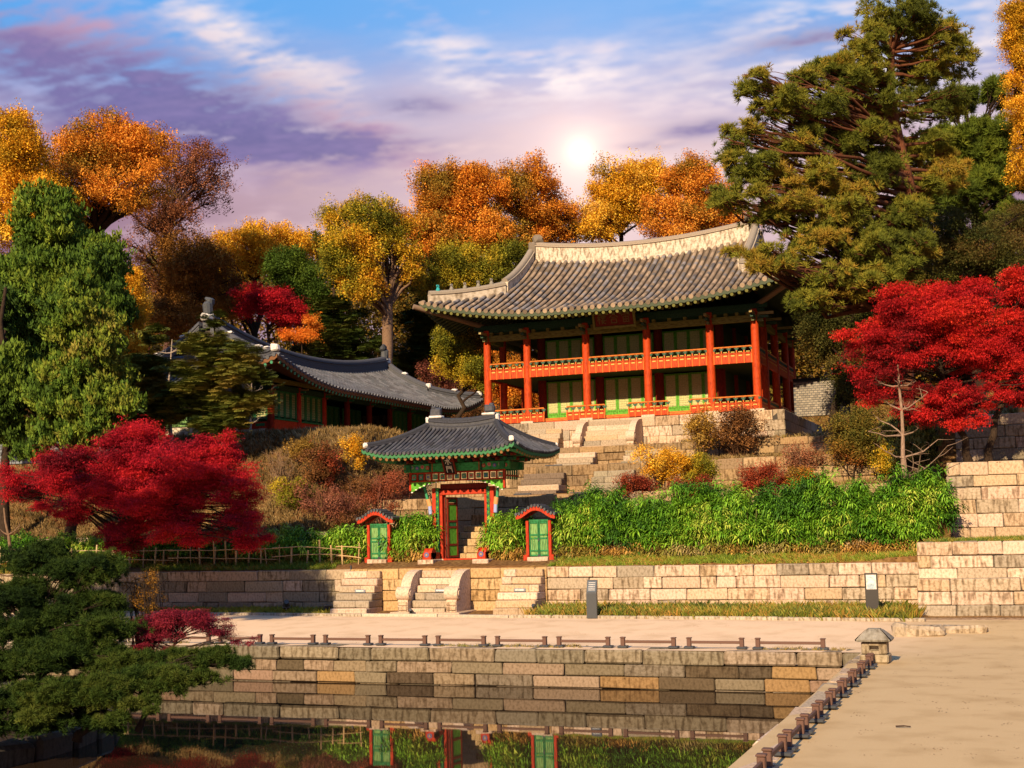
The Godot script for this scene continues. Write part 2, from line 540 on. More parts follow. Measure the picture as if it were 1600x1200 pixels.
func stairs(called: String, label: String, cx: float, zback: float, y0: float, wide: float, n: int, high: float, run: float, group := "", cols := []) -> Node3D:
	var o := thing(called, label, "stairs", Vector3(cx, y0, zback), 0.0, group)
	for i in n:
		var d := run * (n - i)
		var w := wide
		var cut := 0.0 if rng.randf() < 0.4 else rng.randf_range(-0.25, 0.25) * wide
		var c: Array = cols if cols else tones
		if cut == 0.0:
			stone_part(o, "step", Vector3(0, high * (i + 0.5), d * 0.5), Vector3(w, high - 0.006, d), c[rng.randi() % c.size()], Basis.IDENTITY, 0.02, 0.006, M.clean_stone)
		else:
			stone_part(o, "step", Vector3((-w * 0.5 + cut) * 0.5, high * (i + 0.5), d * 0.5), Vector3(w * 0.5 + cut - 0.006, high - 0.006, d), c[rng.randi() % c.size()], Basis.IDENTITY, 0.02, 0.006, M.clean_stone)
			stone_part(o, "step", Vector3((w * 0.5 + cut) * 0.5, high * (i + 0.5), d * 0.5), Vector3(w * 0.5 - cut - 0.006, high - 0.006, d), c[rng.randi() % c.size()], Basis.IDENTITY, 0.02, 0.006, M.clean_stone)
	return o

func stringer(o: Node3D, x: float, thick: float, high: float, deep: float) -> void:   # the curved side stone of a flight, with a drum at its foot
	var p := PackedVector2Array([Vector2(0, 0), Vector2(deep, 0), Vector2(deep, high * 0.34)])
	for i in 9:
		var t := i / 8.0
		p.append(Vector2(deep * (0.86 - 0.86 * t * t * 0.98), high * (0.44 + 0.58 * sin(t * PI * 0.5))))
	p.append(Vector2(0, high * 1.02))
	var s := Shape.new()
	s.col = tones[2]
	var b := Basis(Vector3(0, 0, 1), Vector3.UP, Vector3(-1, 0, 0))
	s.prism(p, -thick * 0.5, thick * 0.5, b, Vector3(x, 0, 0))
	part(o, "side_stone", s.mesh(), M.clean_stone)
	var d := Shape.new()
	d.col = tones[2]
	var r := high * 0.155
	d.tube(PackedVector3Array([Vector3(x - thick * 0.66, high * 0.5, deep * 0.9), Vector3(x - thick * 0.6, high * 0.5, deep * 0.9), Vector3(x + thick * 0.6, high * 0.5, deep * 0.9), Vector3(x + thick * 0.66, high * 0.5, deep * 0.9)]), PackedFloat32Array([r * 0.8, r, r, r * 0.8]), 16, true)
	d.tube(PackedVector3Array([Vector3(x + thick * 0.6, high * 0.5, deep * 0.9), Vector3(x + thick * 0.72, high * 0.5, deep * 0.9)]), PackedFloat32Array([r * 0.5, r * 0.42]), 12, true)
	part(o, "drum_stone", d.mesh(), M.clean_stone)
	for i in 3:   # carved foot below the drum
		var c := Shape.new()
		c.col = tones[0]
		c.stone(Vector3(x, high * (0.07 + i * 0.1), deep + 0.012 + 0.01 * (i % 2)), Vector3(thick * 0.92, high * 0.085, 0.05), 0.012, 0.003, rng)
		part(o, "carved_band", c.mesh(), M.stone)

func make_stonework() -> void:
	var o := thing("pond_wall", "long wall of weathered stone blocks along the far side of the pond", "wall")
	course_wall(o, Vector3(-33.9, -1.3, 0), Vector3(0.0, -1.3, 0), [0.28, 0.26, 0.24, 0.24], 0.55, 1.45, 0.5, [Color(0.19, 0.155, 0.1), Color(0.23, 0.175, 0.11), Color(0.14, 0.115, 0.075), Color(0.27, 0.2, 0.135), Color(0.28, 0.185, 0.125), Color(0.27, 0.17, 0.075), Color(0.2, 0.165, 0.12), Color(0.1, 0.075, 0.045)], 0.025)
	var s := -33.9   # coping
	while s < -0.05:
		var l := minf(rng.randf_range(0.8, 1.7), 0.0 - s)
		stone_part(o, "coping_stone", Vector3(s + l * 0.5, -0.13, -0.28), Vector3(l - 0.012, 0.28, 0.62), grey_tones[rng.randi() % 5] * 0.68, Basis.IDENTITY, 0.03, 0.015)
		s += l
	o = thing("pond_bank_wall", "stone edge of the pond running along the low railing towards the viewer", "wall")
	course_wall(o, Vector3(0, -1.3, 0.1), Vector3(0, -1.3, 29), [0.28, 0.26, 0.24, 0.24], 0.6, 1.4, 0.4, grey_tones, 0.02)
	s = 0.35
	while s < 28.5:
		var l := rng.randf_range(0.8, 1.7)
		stone_part(o, "coping_stone", Vector3(0.2 + rng.randf_range(-0.03, 0.03), -0.13, s + l * 0.5), Vector3(0.46, 0.28, l - 0.012), tones[rng.randi() % 4], Basis.IDENTITY, 0.04, 0.025)
		s += l
	var w := Shape.new()
	w.quad(Vector3(-34.2, -0.77, 29.2), Vector3(0.2, -0.77, 29.2), Vector3(0.2, -0.77, -0.2), Vector3(-34.2, -0.77, -0.2))
	structure("water", w.mesh(), M.water)
	var bed := Shape.new()
	bed.col = Color(0.05, 0.04, 0.02)
	bed.quad(Vector3(-34.6, -1.6, 29.6), Vector3(0.6, -1.6, 29.6), Vector3(0.6, -1.6, -0.6), Vector3(-34.6, -1.6, -0.6))
	structure("pond_bed", bed.mesh(), M.soil)
	# kerb between the path and the planted strip
	o = thing("path_kerb", "thin stone kerb between the sandy path and the grass strip", "kerb")
	s = -40.0
	while s < -0.7:
		var l := rng.randf_range(1.2, 2.4)
		var a := Vector3(s, 0, curb_z(s))
		var b := Vector3(s + l, 0, curb_z(s + l))
		var mid := (a + b) * 0.5
		stone_part(o, "kerb_stone", Vector3(mid.x, ground_y(mid.x, mid.z) + 0.02, mid.z - 0.06), Vector3(l - 0.01, 0.13, 0.13), Color(0.46, 0.4, 0.31), Basis(Vector3.UP, -atan2(b.z - a.z, b.x - a.x)), 0.015, 0.006)
		s += l
	# the retaining wall with three flights of steps
	o = thing("retaining_wall", "pale coursed stone retaining wall below the bamboo hedge right of the steps", "wall")
	course_wall(o, Vector3(-9.15, 0.18, -7.98), Vector3(0.62, 0.18, -7.98), [0.36, 0.3, 0.31, 0.3], 0.4, 1.25, 0.4, tones + [Color(0.6, 0.45, 0.32), Color(0.6, 0.44, 0.3)], 0.012)
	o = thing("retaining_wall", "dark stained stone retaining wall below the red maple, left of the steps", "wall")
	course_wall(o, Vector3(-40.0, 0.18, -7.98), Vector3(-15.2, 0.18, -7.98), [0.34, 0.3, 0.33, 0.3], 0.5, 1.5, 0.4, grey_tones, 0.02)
	o = thing("retaining_wall", "yellowish stone wall between and behind the three flights of steps", "wall")
	course_wall(o, Vector3(-15.2, 0.18, -7.98), Vector3(-9.15, 0.18, -7.98), [0.36, 0.3, 0.31, 0.3], 0.6, 1.3, 0.4, [Color(0.52, 0.35, 0.17), Color(0.5, 0.33, 0.15), Color(0.54, 0.38, 0.2)], 0.008)
	stairs("stone_steps", "left flight of six worn stone steps below the small side gate", -14.73, -7.98, 0.2, 1.15, 6, 0.2, 0.17)
	stairs("stone_steps", "right flight of six worn stone steps beside the dark information post", -9.78, -7.98, 0.2, 1.15, 6, 0.2, 0.17)
	o = stairs("stone_steps", "central flight of steps between curved carved side stones with drum ends", -12.3, -7.98, 0.2, 1.06, 6, 0.2, 0.165)
	stringer(o, -0.73, 0.3, 1.2, 1.0)
	stringer(o, 0.73, 0.3, 1.2, 1.0)
	stone_part(o, "foot_slab", Vector3(0, 0.03, 0.62), Vector3(2.1, 0.14, 1.2), tones[0], Basis.IDENTITY, 0.02, 0.01)
	# steps and walls at the right edge
	o = thing("stepped_wall", "low stone wall of three courses standing on the sand at the right edge", "wall")
	course_wall(o, Vector3(0.56, 0.12, -7.18), Vector3(7.0, 0.12, -7.18), [0.33, 0.32, 0.3], 0.8, 1.6, 0.6, tones.slice(1, 6), 0.02, [], 0.06)
	o = thing("stepped_wall", "pale stone wall of three courses set back above the low wall at right", "wall")
	course_wall(o, Vector3(0.58, 1.0, -7.72), Vector3(7.0, 1.0, -7.72), [0.3, 0.31, 0.33], 0.5, 1.5, 0.6, tones, 0.012)
	course_wall(o, Vector3(0.58, 1.0, -8.3), Vector3(0.58, 1.0, -7.74), [0.3, 0.31, 0.33], 0.5, 0.6, 0.4, grey_tones, 0.005)
	o = thing("terrace_wall", "rough pale stone wall right of the bamboo hedge below the red maples", "wall")
	course_wall(o, Vector3(1.26, 1.85, -10.58), Vector3(9.0, 1.85, -10.58), [0.4, 0.36, 0.36, 0.34, 0.3, 0.36], 0.5, 1.3, 0.5, tones, 0.04)
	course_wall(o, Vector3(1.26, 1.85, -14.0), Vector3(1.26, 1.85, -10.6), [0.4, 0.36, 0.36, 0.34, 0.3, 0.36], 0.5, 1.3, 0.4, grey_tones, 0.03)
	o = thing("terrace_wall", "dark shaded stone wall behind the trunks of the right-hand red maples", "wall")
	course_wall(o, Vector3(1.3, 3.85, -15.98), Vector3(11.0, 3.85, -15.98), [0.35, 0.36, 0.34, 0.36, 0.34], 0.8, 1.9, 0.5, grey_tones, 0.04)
	# the terraces climbing to the pavilion
	var ochre := [Color(0.36, 0.25, 0.13), Color(0.31, 0.21, 0.11), Color(0.42, 0.3, 0.17), Color(0.26, 0.185, 0.105), Color(0.36, 0.24, 0.12)]
	o = thing("terrace_wall", "lowest terrace wall seen through the painted gate and above the hedge", "wall")
	course_wall(o, Vector3(-18.0, 1.6, -14.38), Vector3(0.0, 1.6, -14.38), [0.4, 0.4, 0.42, 0.4, 0.38], 0.7, 1.6, 0.4, ochre + [Color(0.3, 0.24, 0.17)], 0.02)
	o = thing("terrace_wall", "second terrace wall of ochre stone with steps to either side", "wall")
	course_wall(o, Vector3(-18.0, 3.6, -18.88), Vector3(-0.4, 3.6, -18.88), [0.39, 0.38, 0.38], 0.7, 1.5, 0.4, ochre, 0.02)
	o = thing("terrace_wall", "third and narrow terrace wall just below the pavilion platform", "wall")
	course_wall(o, Vector3(-19.0, 4.75, -22.88), Vector3(-1.4, 4.75, -22.88), [0.32, 0.3, 0.28], 0.7, 1.5, 0.4, ochre, 0.02)
	o = stairs("stone_steps", "stone steps behind the painted gate, seen through its opening", -12.5, -11.9, 1.6, 1.35, 5, 0.21, 0.27, "", [Color(0.5, 0.36, 0.19), Color(0.46, 0.32, 0.16)])
	for i in 6:
		stone_part(o, "landing_stone", Vector3(0.08 + (i % 2) * 0.02, 0.18 + 0.21 * i, -1.15), Vector3(1.3, 0.3 if i == 5 else 0.21, 2.2), [Color(0.46, 0.33, 0.18), Color(0.4, 0.28, 0.15)][i % 2])
	o = stairs("stone_steps", "three pale stained steps on the terraces right of the gate roof", -12.973, -18.88, 3.6, 1.55, 4, 0.22, 0.3, "", [Color(0.6, 0.47, 0.35), Color(0.5, 0.38, 0.26), Color(0.2, 0.15, 0.11)])
	stairs("stone_steps", "dark topped steps beside the yellow shrub on the second terrace", -10.326, -18.88, 3.6, 1.5, 4, 0.22, 0.3, "", grey_tones)
	stairs("stone_steps", "two short steps on the third terrace below the curved side stones", -13.003, -22.88, 4.75, 1.5, 3, 0.22, 0.3)
	stairs("stone_steps", "two short steps on the third terrace above the yellow shrub", -10.297, -22.88, 4.75, 1.5, 3, 0.22, 0.3, "", grey_tones)
	o = stairs("stone_steps", "broad main steps with curved side stones below the pavilion", -14.119, -31.38, 5.65, 2.2, 7, 0.24, 0.24)
	stringer(o, -1.25, 0.3, 1.66, 1.6)
	stringer(o, 1.25, 0.3, 1.66, 1.6)
	stairs("stone_steps", "plain side steps left of the main steps below the pavilion", -17.38, -31.38, 5.65, 1.7, 6, 0.24, 0.24)
	o = thing("platform", "stone platform of large pale blocks carrying the two-storey pavilion", "platform")
	course_wall(o, Vector3(-21.6, 5.6, -31.36), Vector3(-6.3, 5.6, -31.36), [0.46, 0.46, 0.46, 0.46], 0.8, 1.9, 0.5, tones, 0.012)
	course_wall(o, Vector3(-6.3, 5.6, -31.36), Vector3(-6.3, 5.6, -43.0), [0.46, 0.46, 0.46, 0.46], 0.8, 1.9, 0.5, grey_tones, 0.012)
	var f := Shape.new()
	f.col = tones[1]
	f.box(Vector3(-13.95, 7.2, -37.2), Vector3(14.6, 0.44, 11.2))
	part(o, "floor_slab", f.mesh(), M.clean_stone)
	# the wall of the slope on the left
	o = thing("terrace_wall", "low grey stone wall on the grassy slope behind the left maple", "wall")
	course_wall(o, Vector3(-40, 1.55, -11.0), Vector3(-17.6, 1.55, -11.0), [0.34, 0.33, 0.34], 0.7, 1.6, 0.4, grey_tones, 0.03)
	o = thing("foundation_wall", "pale stone foundation under the dark-roofed hall", "wall")
	course_wall(o, Vector3(-26.4, 5.9, -21.6), Vector3(-26.4, 5.9, -42.4), [0.3, 0.3], 0.8, 1.6, 0.4, tones, 0.012)
	course_wall(o, Vector3(-34.4, 5.9, -21.6), Vector3(-26.4, 5.9, -21.6), [0.3, 0.3], 0.8, 1.6, 0.4, tones, 0.012)
	# loose dressed stones on the sand at right
	for q in [[Vector3(0.479, 0.222, -3.037), Vector3(0.34, 0.36, 0.3), "rounded upright stone beside the white-topped information post"], [Vector3(0.837, 0.195, -3.069), Vector3(0.86, 0.27, 0.35), "long low stone between the rounded stone and the last block"], [Vector3(1.576, 0.17, -3.607), Vector3(0.98, 0.28, 0.35), "long low stone nearest the right edge on the sand"]]:
		var k := thing("stone_block", q[2], "stone", q[0])
		k.rotation.y = -0.03
		stone_part(k, "block", Vector3(0.0 if q[1].x < 0.5 else 0.12, -0.05, 0), q[1], tones[3], Basis.IDENTITY, 0.06, 0.03)


# ------------------------------------------------------------------ tiled roofs
class Roof:
	var wide := 9.0     # half length along the ridge, to the eave
	var deep := 7.0     # half depth, to the eave
	var ridge := 5.0    # half length of the ridge
	var eave := 4.0
	var top := 8.0
	var lift := 0.9
	var bend := 0.4
	var corner := 6.0
	var sag := 0.4
	var hipped := false   # hipped: no gable, the hips meet the ends of the ridge

	func ratio() -> float:
		return deep / (wide - ridge) if hipped else 1.0

	func y_at(x: float, z: float) -> float:
		var ax := absf(x)
		var df := deep - absf(z)
		var ds := (wide - ax) * ratio()
		var d := df
		var e := ds - df
		if (hipped or ax > ridge) and ds < df:
			d = ds
			e = df - ds
		if not hipped and ax <= ridge:
			e = maxf(e, 0.0)
		d = clampf(d, -0.2, deep)
		var t := 1.0 - d / deep
		var y := eave + (top - eave) * (1.0 - (t * (1.0 + bend) - bend * t * t))
		var k := clampf(1.0 - maxf(e, 0.0) / corner, 0.0, 1.0)
		y += lift * k * k * pow(clampf(t, 0.0, 1.0), 1.6)
		y += sag * pow(clampf(ax / ridge, 0.0, 1.0), 2.0) * pow(clampf(d / deep, 0.0, 1.0), 2.0)
		return y

	func reach(x: float) -> float:   # how far up a front row at x runs
		return deep if absf(x) <= ridge else minf(deep, (wide - absf(x)) * ratio())

func tile_row(pts: PackedVector3Array, r: float, tile: float, dark: Color, light: Color, across: Vector3, disc: bool, sides := 5) -> Shape:   # one line of round cover tiles, from the top down
	var s := Shape.new()
	var rings := []
	var tint := []
	var total := 0.0
	for i in pts.size() - 1:
		total += pts[i].distance_to(pts[i + 1])
	var count := maxi(1, int(round(total / tile)))
	var seg := 0
	var gone := 0.0
	var at := 0.0
	for k in count + 1:
		var want := total * k / count
		while seg < pts.size() - 2 and gone + pts[seg].distance_to(pts[seg + 1]) < want:
			gone += pts[seg].distance_to(pts[seg + 1])
			seg += 1
		var l := pts[seg].distance_to(pts[seg + 1])
		var p := pts[seg].lerp(pts[seg + 1], clampf((want - gone) / maxf(l, 1e-5), 0, 1))
		var c := dark.lerp(light, rng.randf())
		if rng.randf() < 0.3: c = c.lerp(Color(c.v * 0.62, c.v * 0.62, c.v * 0.66), 0.8)
		var wob := rng.randf_range(-0.012, 0.012)
		if k > 0:
			rings.append([p, r * 1.06]); tint.append(tint[-1])
		if k < count:
			rings.append([p + across * wob + Vector3(0, 0.0, 0), r * 0.93]); tint.append(c)
	for i in rings.size():
		var t: Vector3 = (rings[mini(i + 1, rings.size() - 1)][0] - rings[maxi(i - 1, 0)][0])
		if t.length() < 1e-4: t = pts[pts.size() - 1] - pts[0]
		t = t.normalized()
		var up := across.cross(t).normalized()
		if up.y < 0: up = -up
		for j in sides + 1:
			var g := PI * j / sides
			var d := across * cos(g) + up * sin(g)
			s.v.append(rings[i][0] + d * rings[i][1]); s.n.append(d); s.c.append(tint[i])
	var handed := across.cross(pts[0] - pts[pts.size() - 1]).y > 0.0
	for i in rings.size() - 1:
		for j in sides:
			var p := i * (sides + 1) + j
			var q := p + sides + 1
			for e in ([p, q, p + 1, p + 1, q, q + 1] if handed else [p, p + 1, q, p + 1, q + 1, q]): s.ix.append(e)
	if disc:
		s.col = dark.lerp(light, rng.randf()) * 1.1
		var e := pts[pts.size() - 1]
		var t := (e - pts[pts.size() - 2]).normalized()
		s.tube(PackedVector3Array([e - t * 0.03, e + t * 0.05]), PackedFloat32Array([r * 1.12, r * 1.12]), 8, true)
	return s

func ridge_bar(parent: Node3D, called: String, pts: PackedVector3Array, wide: float, high: float, body: Material, cap: Color, tint := Color.WHITE, ends := true) -> void:
	var s := Shape.new()
	s.col = tint
	var m := pts.size()
	for i in m - 1:
		var t := (pts[i + 1] - pts[i])
		var side := Vector3(t.x, 0, t.z).normalized().cross(Vector3.UP) * wide * 0.5
		var h := Vector3.UP * high
		var a := pts[i] - Vector3.UP * 0.15
		var b := pts[i + 1] - Vector3.UP * 0.15
		s.quad(a + side, b + side, b + side + h, a + side + h)
		s.quad(b - side, a - side, a - side + h, b - side + h)
		s.quad(a + side + h, b + side + h, b - side + h, a - side + h)
		if i == 0: s.quad(a - side, a + side, a + side + h, a - side + h)
		if i == m - 2: s.quad(b + side, b - side, b - side + h, b + side + h)
	part(parent, called, s.mesh(), body)
	var c := Shape.new()
	c.col = cap
	var up := PackedVector3Array()
	var rad := PackedFloat32Array()
	for p in pts:
		up.append(p + Vector3.UP * (high - 0.13)); rad.append(wide * 0.48)
	c.tube(up, rad, 8, true)
	var eaves := Shape.new()   # a thin course of tiles that juts out under the cap
	eaves.col = cap * 1.25
	for i in m - 1:
		var mid := (pts[i] + pts[i + 1]) * 0.5 + Vector3.UP * (high - 0.17)
		var t := pts[i + 1] - pts[i]
		var bz := t.normalized()
		var bxx := Vector3.UP.cross(bz).normalized()
		eaves.box(mid, Vector3(wide * 1.3, 0.05, t.length()), Basis(bxx, bz.cross(bxx), bz))
	if body == M.new_tile:   # stacked tile courses along the sides of the ridge
		for k in int(high / 0.13):
			for i in m - 1:
				var t := pts[i + 1] - pts[i]
				var bz := t.normalized()
				var bxx := Vector3.UP.cross(bz).normalized()
				eaves.box((pts[i] + pts[i + 1]) * 0.5 + Vector3.UP * (high - 0.3 - 0.11 * k), Vector3(wide * 1.1, 0.035, t.length()), Basis(bxx, bz.cross(bxx), bz))
	part(parent, "cap_tiles", c.mesh(), M.old_tile)
	part(parent, "cap_course", eaves.mesh(), M.old_tile)

func tiled_roof(o: Node3D, f: Roof, pitch: float, r: float, dark: Color, light: Color, rafter: Color, rafter_end: Color, over: float, tiers: int, back_rows := false, tile := 0.36) -> void:
	var sheet := Shape.new()
	var soffit := Shape.new()
	var tm: Material = M.old_tile
	var valley := dark.lerp(light, 0.15) * 0.7
	# front and back slopes
	for side in [1.0, -1.0]:
		var xs := []
		var x := -f.wide + pitch * 0.5
		while x < f.wide:
			xs.append(x)
			x += pitch
		var rows := Shape.new()
		for k in xs.size():
			var m := f.reach(xs[k])
			if m < 0.12: continue
			var pts := PackedVector3Array()
			for i in 13:
				var d := m * (1.0 - i / 12.0)
				pts.append(Vector3(xs[k], f.y_at(xs[k], side * (f.deep - d)) + 0.03, side * (f.deep - d)))
			if side > 0 or back_rows:
				part(o, "tile_row", tile_row(pts, r, tile, dark, light, Vector3.RIGHT, true).mesh(), tm)
		var last := []
		for k in xs.size() + 1:
			var xx := -f.wide + pitch * k
			xx = clampf(xx, -f.wide, f.wide)
			for half in [-1, 1]:
				if half > 0 and k == xs.size(): continue
				var xq := clampf(xx + (0.0 if half < 0 else pitch * 0.5), -f.wide, f.wide)
				var m := f.reach(xq)
				var col := []
				for i in 11:
					var d := m * i / 10.0
					var z: float = side * (f.deep - d)
					col.append(Vector3(xq, f.y_at(xq, z) + (0.0 if half < 0 else -0.05), z))
				if last:
					for i in 10:
						sheet.col = valley
						if side > 0:
							sheet.quad(last[i], col[i], col[i + 1], last[i + 1])
						else:
							sheet.quad(col[i], last[i], last[i + 1], col[i + 1])
					soffit.col = rafter * 0.8
					var dn := Vector3(0, -0.5 * pitch if pitch > 0.2 else -0.09, 0)
					var n := 6 if m > 2 else 10
					if side > 0:
						soffit.quad(last[0] + dn, col[0] + dn, col[0], last[0])
					else:
						soffit.quad(col[0] + dn, last[0] + dn, last[0], col[0])
					for i in n:
						if side > 0:
							soffit.quad(last[i + 1] + dn, col[i + 1] + dn, col[i] + dn, last[i] + dn)
						else:
							soffit.quad(col[i + 1] + dn, last[i + 1] + dn, last[i] + dn, col[i] + dn)
				last = col
	# the ends
	var full := (f.wide - f.ridge)
	for side in [1.0, -1.0]:
		var zs := []
		var z := -f.deep + pitch * 0.5
		while z < f.deep:
			zs.append(z)
			z += pitch
		var last := []
		for k in zs.size() * 2 + 1:
			var zq := clampf(-f.deep + pitch * 0.5 * k, -f.deep, f.deep)
			var m := minf(full, (f.deep - absf(zq)) / f.ratio())
			var col := []
			for i in 9:
				var d := m * i / 8.0
				var x: float = side * (f.wide - d)
				col.append(Vector3(x, f.y_at(x * 1.00001, zq) + (0.0 if k % 2 == 0 else -0.05), zq))
			if k % 2 == 1 and m > 0.12:
				var pts := PackedVector3Array()
				for i in 9:
					pts.append(col[8 - i] + Vector3.UP * 0.08)
				part(o, "tile_row", tile_row(pts, r, tile, dark, light, Vector3.BACK, true).mesh(), tm)
			if last:
				var dn := Vector3(0, -0.5 * pitch if pitch > 0.2 else -0.09, 0)
				soffit.col = rafter * 0.8
				for i in 8:
					sheet.col = valley
					if side > 0:
						sheet.quad(col[i], last[i], last[i + 1], col[i + 1])
						soffit.quad(col[i + 1] + dn, last[i + 1] + dn, last[i] + dn, col[i] + dn)
					else:
						sheet.quad(last[i], col[i], col[i + 1], last[i + 1])
						soffit.quad(last[i + 1] + dn, col[i + 1] + dn, col[i] + dn, last[i] + dn)
				if side > 0: soffit.quad(col[0] + dn, last[0] + dn, last[0], col[0])
				else: soffit.quad(last[0] + dn, col[0] + dn, col[0], last[0])
			last = col
	part(o, "channel_tiles", sheet.mesh(), tm)
	part(o, "eave_boards", soffit.mesh(), M.paint)
	# rafters, in one or two tiers
	for tier in tiers:
		var inset := 0.04 + tier * 0.5
		var drop := 0.5 * pitch + 0.1 + tier * 0.14
		var gap := pitch * (1.0 if pitch > 0.2 else 1.5)
		var rr := gap * 0.24
		for side in [0, 1, 2]:   # front and the two ends
			var half := f.wide if side == 0 else f.deep
			var s := -half + gap
			while s < half - gap * 0.5:
				var e := inset
				var i2 := minf(over + 0.5, (half - absf(s)) + inset)
				var a: Vector3
				var b: Vector3
				if side == 0:
					a = Vector3(s, f.y_at(s, f.deep - e) - drop, f.deep - e)
					b = Vector3(s, f.y_at(s, f.deep - i2) - drop, f.deep - i2)
				else:
					var sg := 1.0 if side == 1 else -1.0
					a = Vector3(sg * (f.wide - e), f.y_at(sg * (f.wide - e), s) - drop, s)
					b = Vector3(sg * (f.wide - i2), f.y_at(sg * (f.wide - i2), s) - drop, s)
				if a.distance_to(b) > 0.2:
					var q := Shape.new()
					q.col = rafter
					q.bar(a, b, rr, 6)
					q.col = rafter_end
					q.bar(a + (a - b).normalized() * 0.012, a - (a - b).normalized() * 0.01, rr * 1.02, 6)
					part(o, "rafter", q.mesh(), M.paint)
				s += gap

func roof_line(f: Roof, a: Vector2, b: Vector2, n := 10, up := 0.0) -> PackedVector3Array:
	var p := PackedVector3Array()
	for i in n + 1:
		var q := a.lerp(b, i / float(n))
		p.append(Vector3(q.x, f.y_at(q.x, q.y) + up, q.y))
	return p

func strokes(o: Node3D, glyph: Array, at: Vector3, size: float, b: Basis, m: Material) -> void:   # a character as raised strokes on a board, in a unit square
	var s := Shape.new()
	for g in glyph:
		var p := at + b * Vector3((g[0] - 0.5) * size, (g[1] - 0.5) * size, 0)
		var q := at + b * Vector3((g[2] - 0.5) * size, (g[3] - 0.5) * size, 0)
		var t := (q - p)
		var bxx := t.normalized()
		var bz := b.z
		s.box((p + q) * 0.5, Vector3(t.length() + size * 0.05, size * 0.085, 0.02), Basis(bxx, bz.cross(bxx), bz))
	part(o, "character", s.mesh(), m)

const FISH := [[0.35, 1.0, 0.2, 0.8], [0.35, 0.95, 0.65, 0.95], [0.65, 0.95, 0.55, 0.82], [0.2, 0.8, 0.8, 0.8], [0.2, 0.8, 0.2, 0.35], [0.8, 0.8, 0.8, 0.35], [0.5, 0.8, 0.5, 0.35], [0.2, 0.58, 0.8, 0.58], [0.2, 0.35, 0.8, 0.35], [0.15, 0.2, 0.1, 0.0], [0.38, 0.2, 0.4, 0.02], [0.6, 0.2, 0.65, 0.02], [0.82, 0.22, 0.92, 0.02]]
const WATER := [[0.5, 1.0, 0.5, 0.0], [0.5, 0.02, 0.38, 0.1], [0.1, 0.7, 0.4, 0.7], [0.4, 0.7, 0.08, 0.2], [0.88, 0.85, 0.58, 0.6], [0.55, 0.6, 0.95, 0.15]]
const GATE := [[0.1, 1.0, 0.1, 0.0], [0.1, 0.98, 0.42, 0.98], [0.42, 0.98, 0.42, 0.6], [0.1, 0.8, 0.42, 0.8], [0.1, 0.6, 0.42, 0.6], [0.9, 1.0, 0.9, 0.0], [0.58, 0.98, 0.9, 0.98], [0.58, 0.98, 0.58, 0.6], [0.58, 0.8, 0.9, 0.8], [0.58, 0.6, 0.9, 0.6]]
const ROOM := [[0.5, 1.0, 0.5, 0.88], [0.08, 0.85, 0.92, 0.85], [0.08, 0.85, 0.06, 0.7], [0.92, 0.85, 0.88, 0.7], [0.22, 0.6, 0.78, 0.6], [0.22, 0.6, 0.22, 0.05], [0.78, 0.6, 0.78, 0.05], [0.5, 0.72, 0.5, 0.05], [0.22, 0.33, 0.78, 0.33], [0.22, 0.05, 0.78, 0.05]]
const JOIN := [[0.5, 1.0, 0.05, 0.6], [0.5, 1.0, 0.95, 0.6], [0.3, 0.62, 0.7, 0.62], [0.22, 0.42, 0.78, 0.42], [0.22, 0.42, 0.22, 0.02], [0.78, 0.42, 0.78, 0.02], [0.22, 0.02, 0.78, 0.02]]
const TOWER := [[0.05, 0.7, 0.38, 0.7], [0.22, 1.0, 0.22, 0.0], [0.22, 0.65, 0.05, 0.35], [0.22, 0.65, 0.36, 0.45], [0.5, 0.95, 0.9, 0.95], [0.5, 0.6, 0.9, 0.6], [0.5, 0.95, 0.5, 0.6], [0.9, 0.95, 0.9, 0.6], [0.42, 0.78, 0.98, 0.78], [0.7, 1.0, 0.7, 0.5], [0.42, 0.35, 0.98, 0.35], [0.62, 0.5, 0.5, 0.18], [0.5, 0.18, 0.9, 0.0], [0.85, 0.4, 0.5, 0.0]]

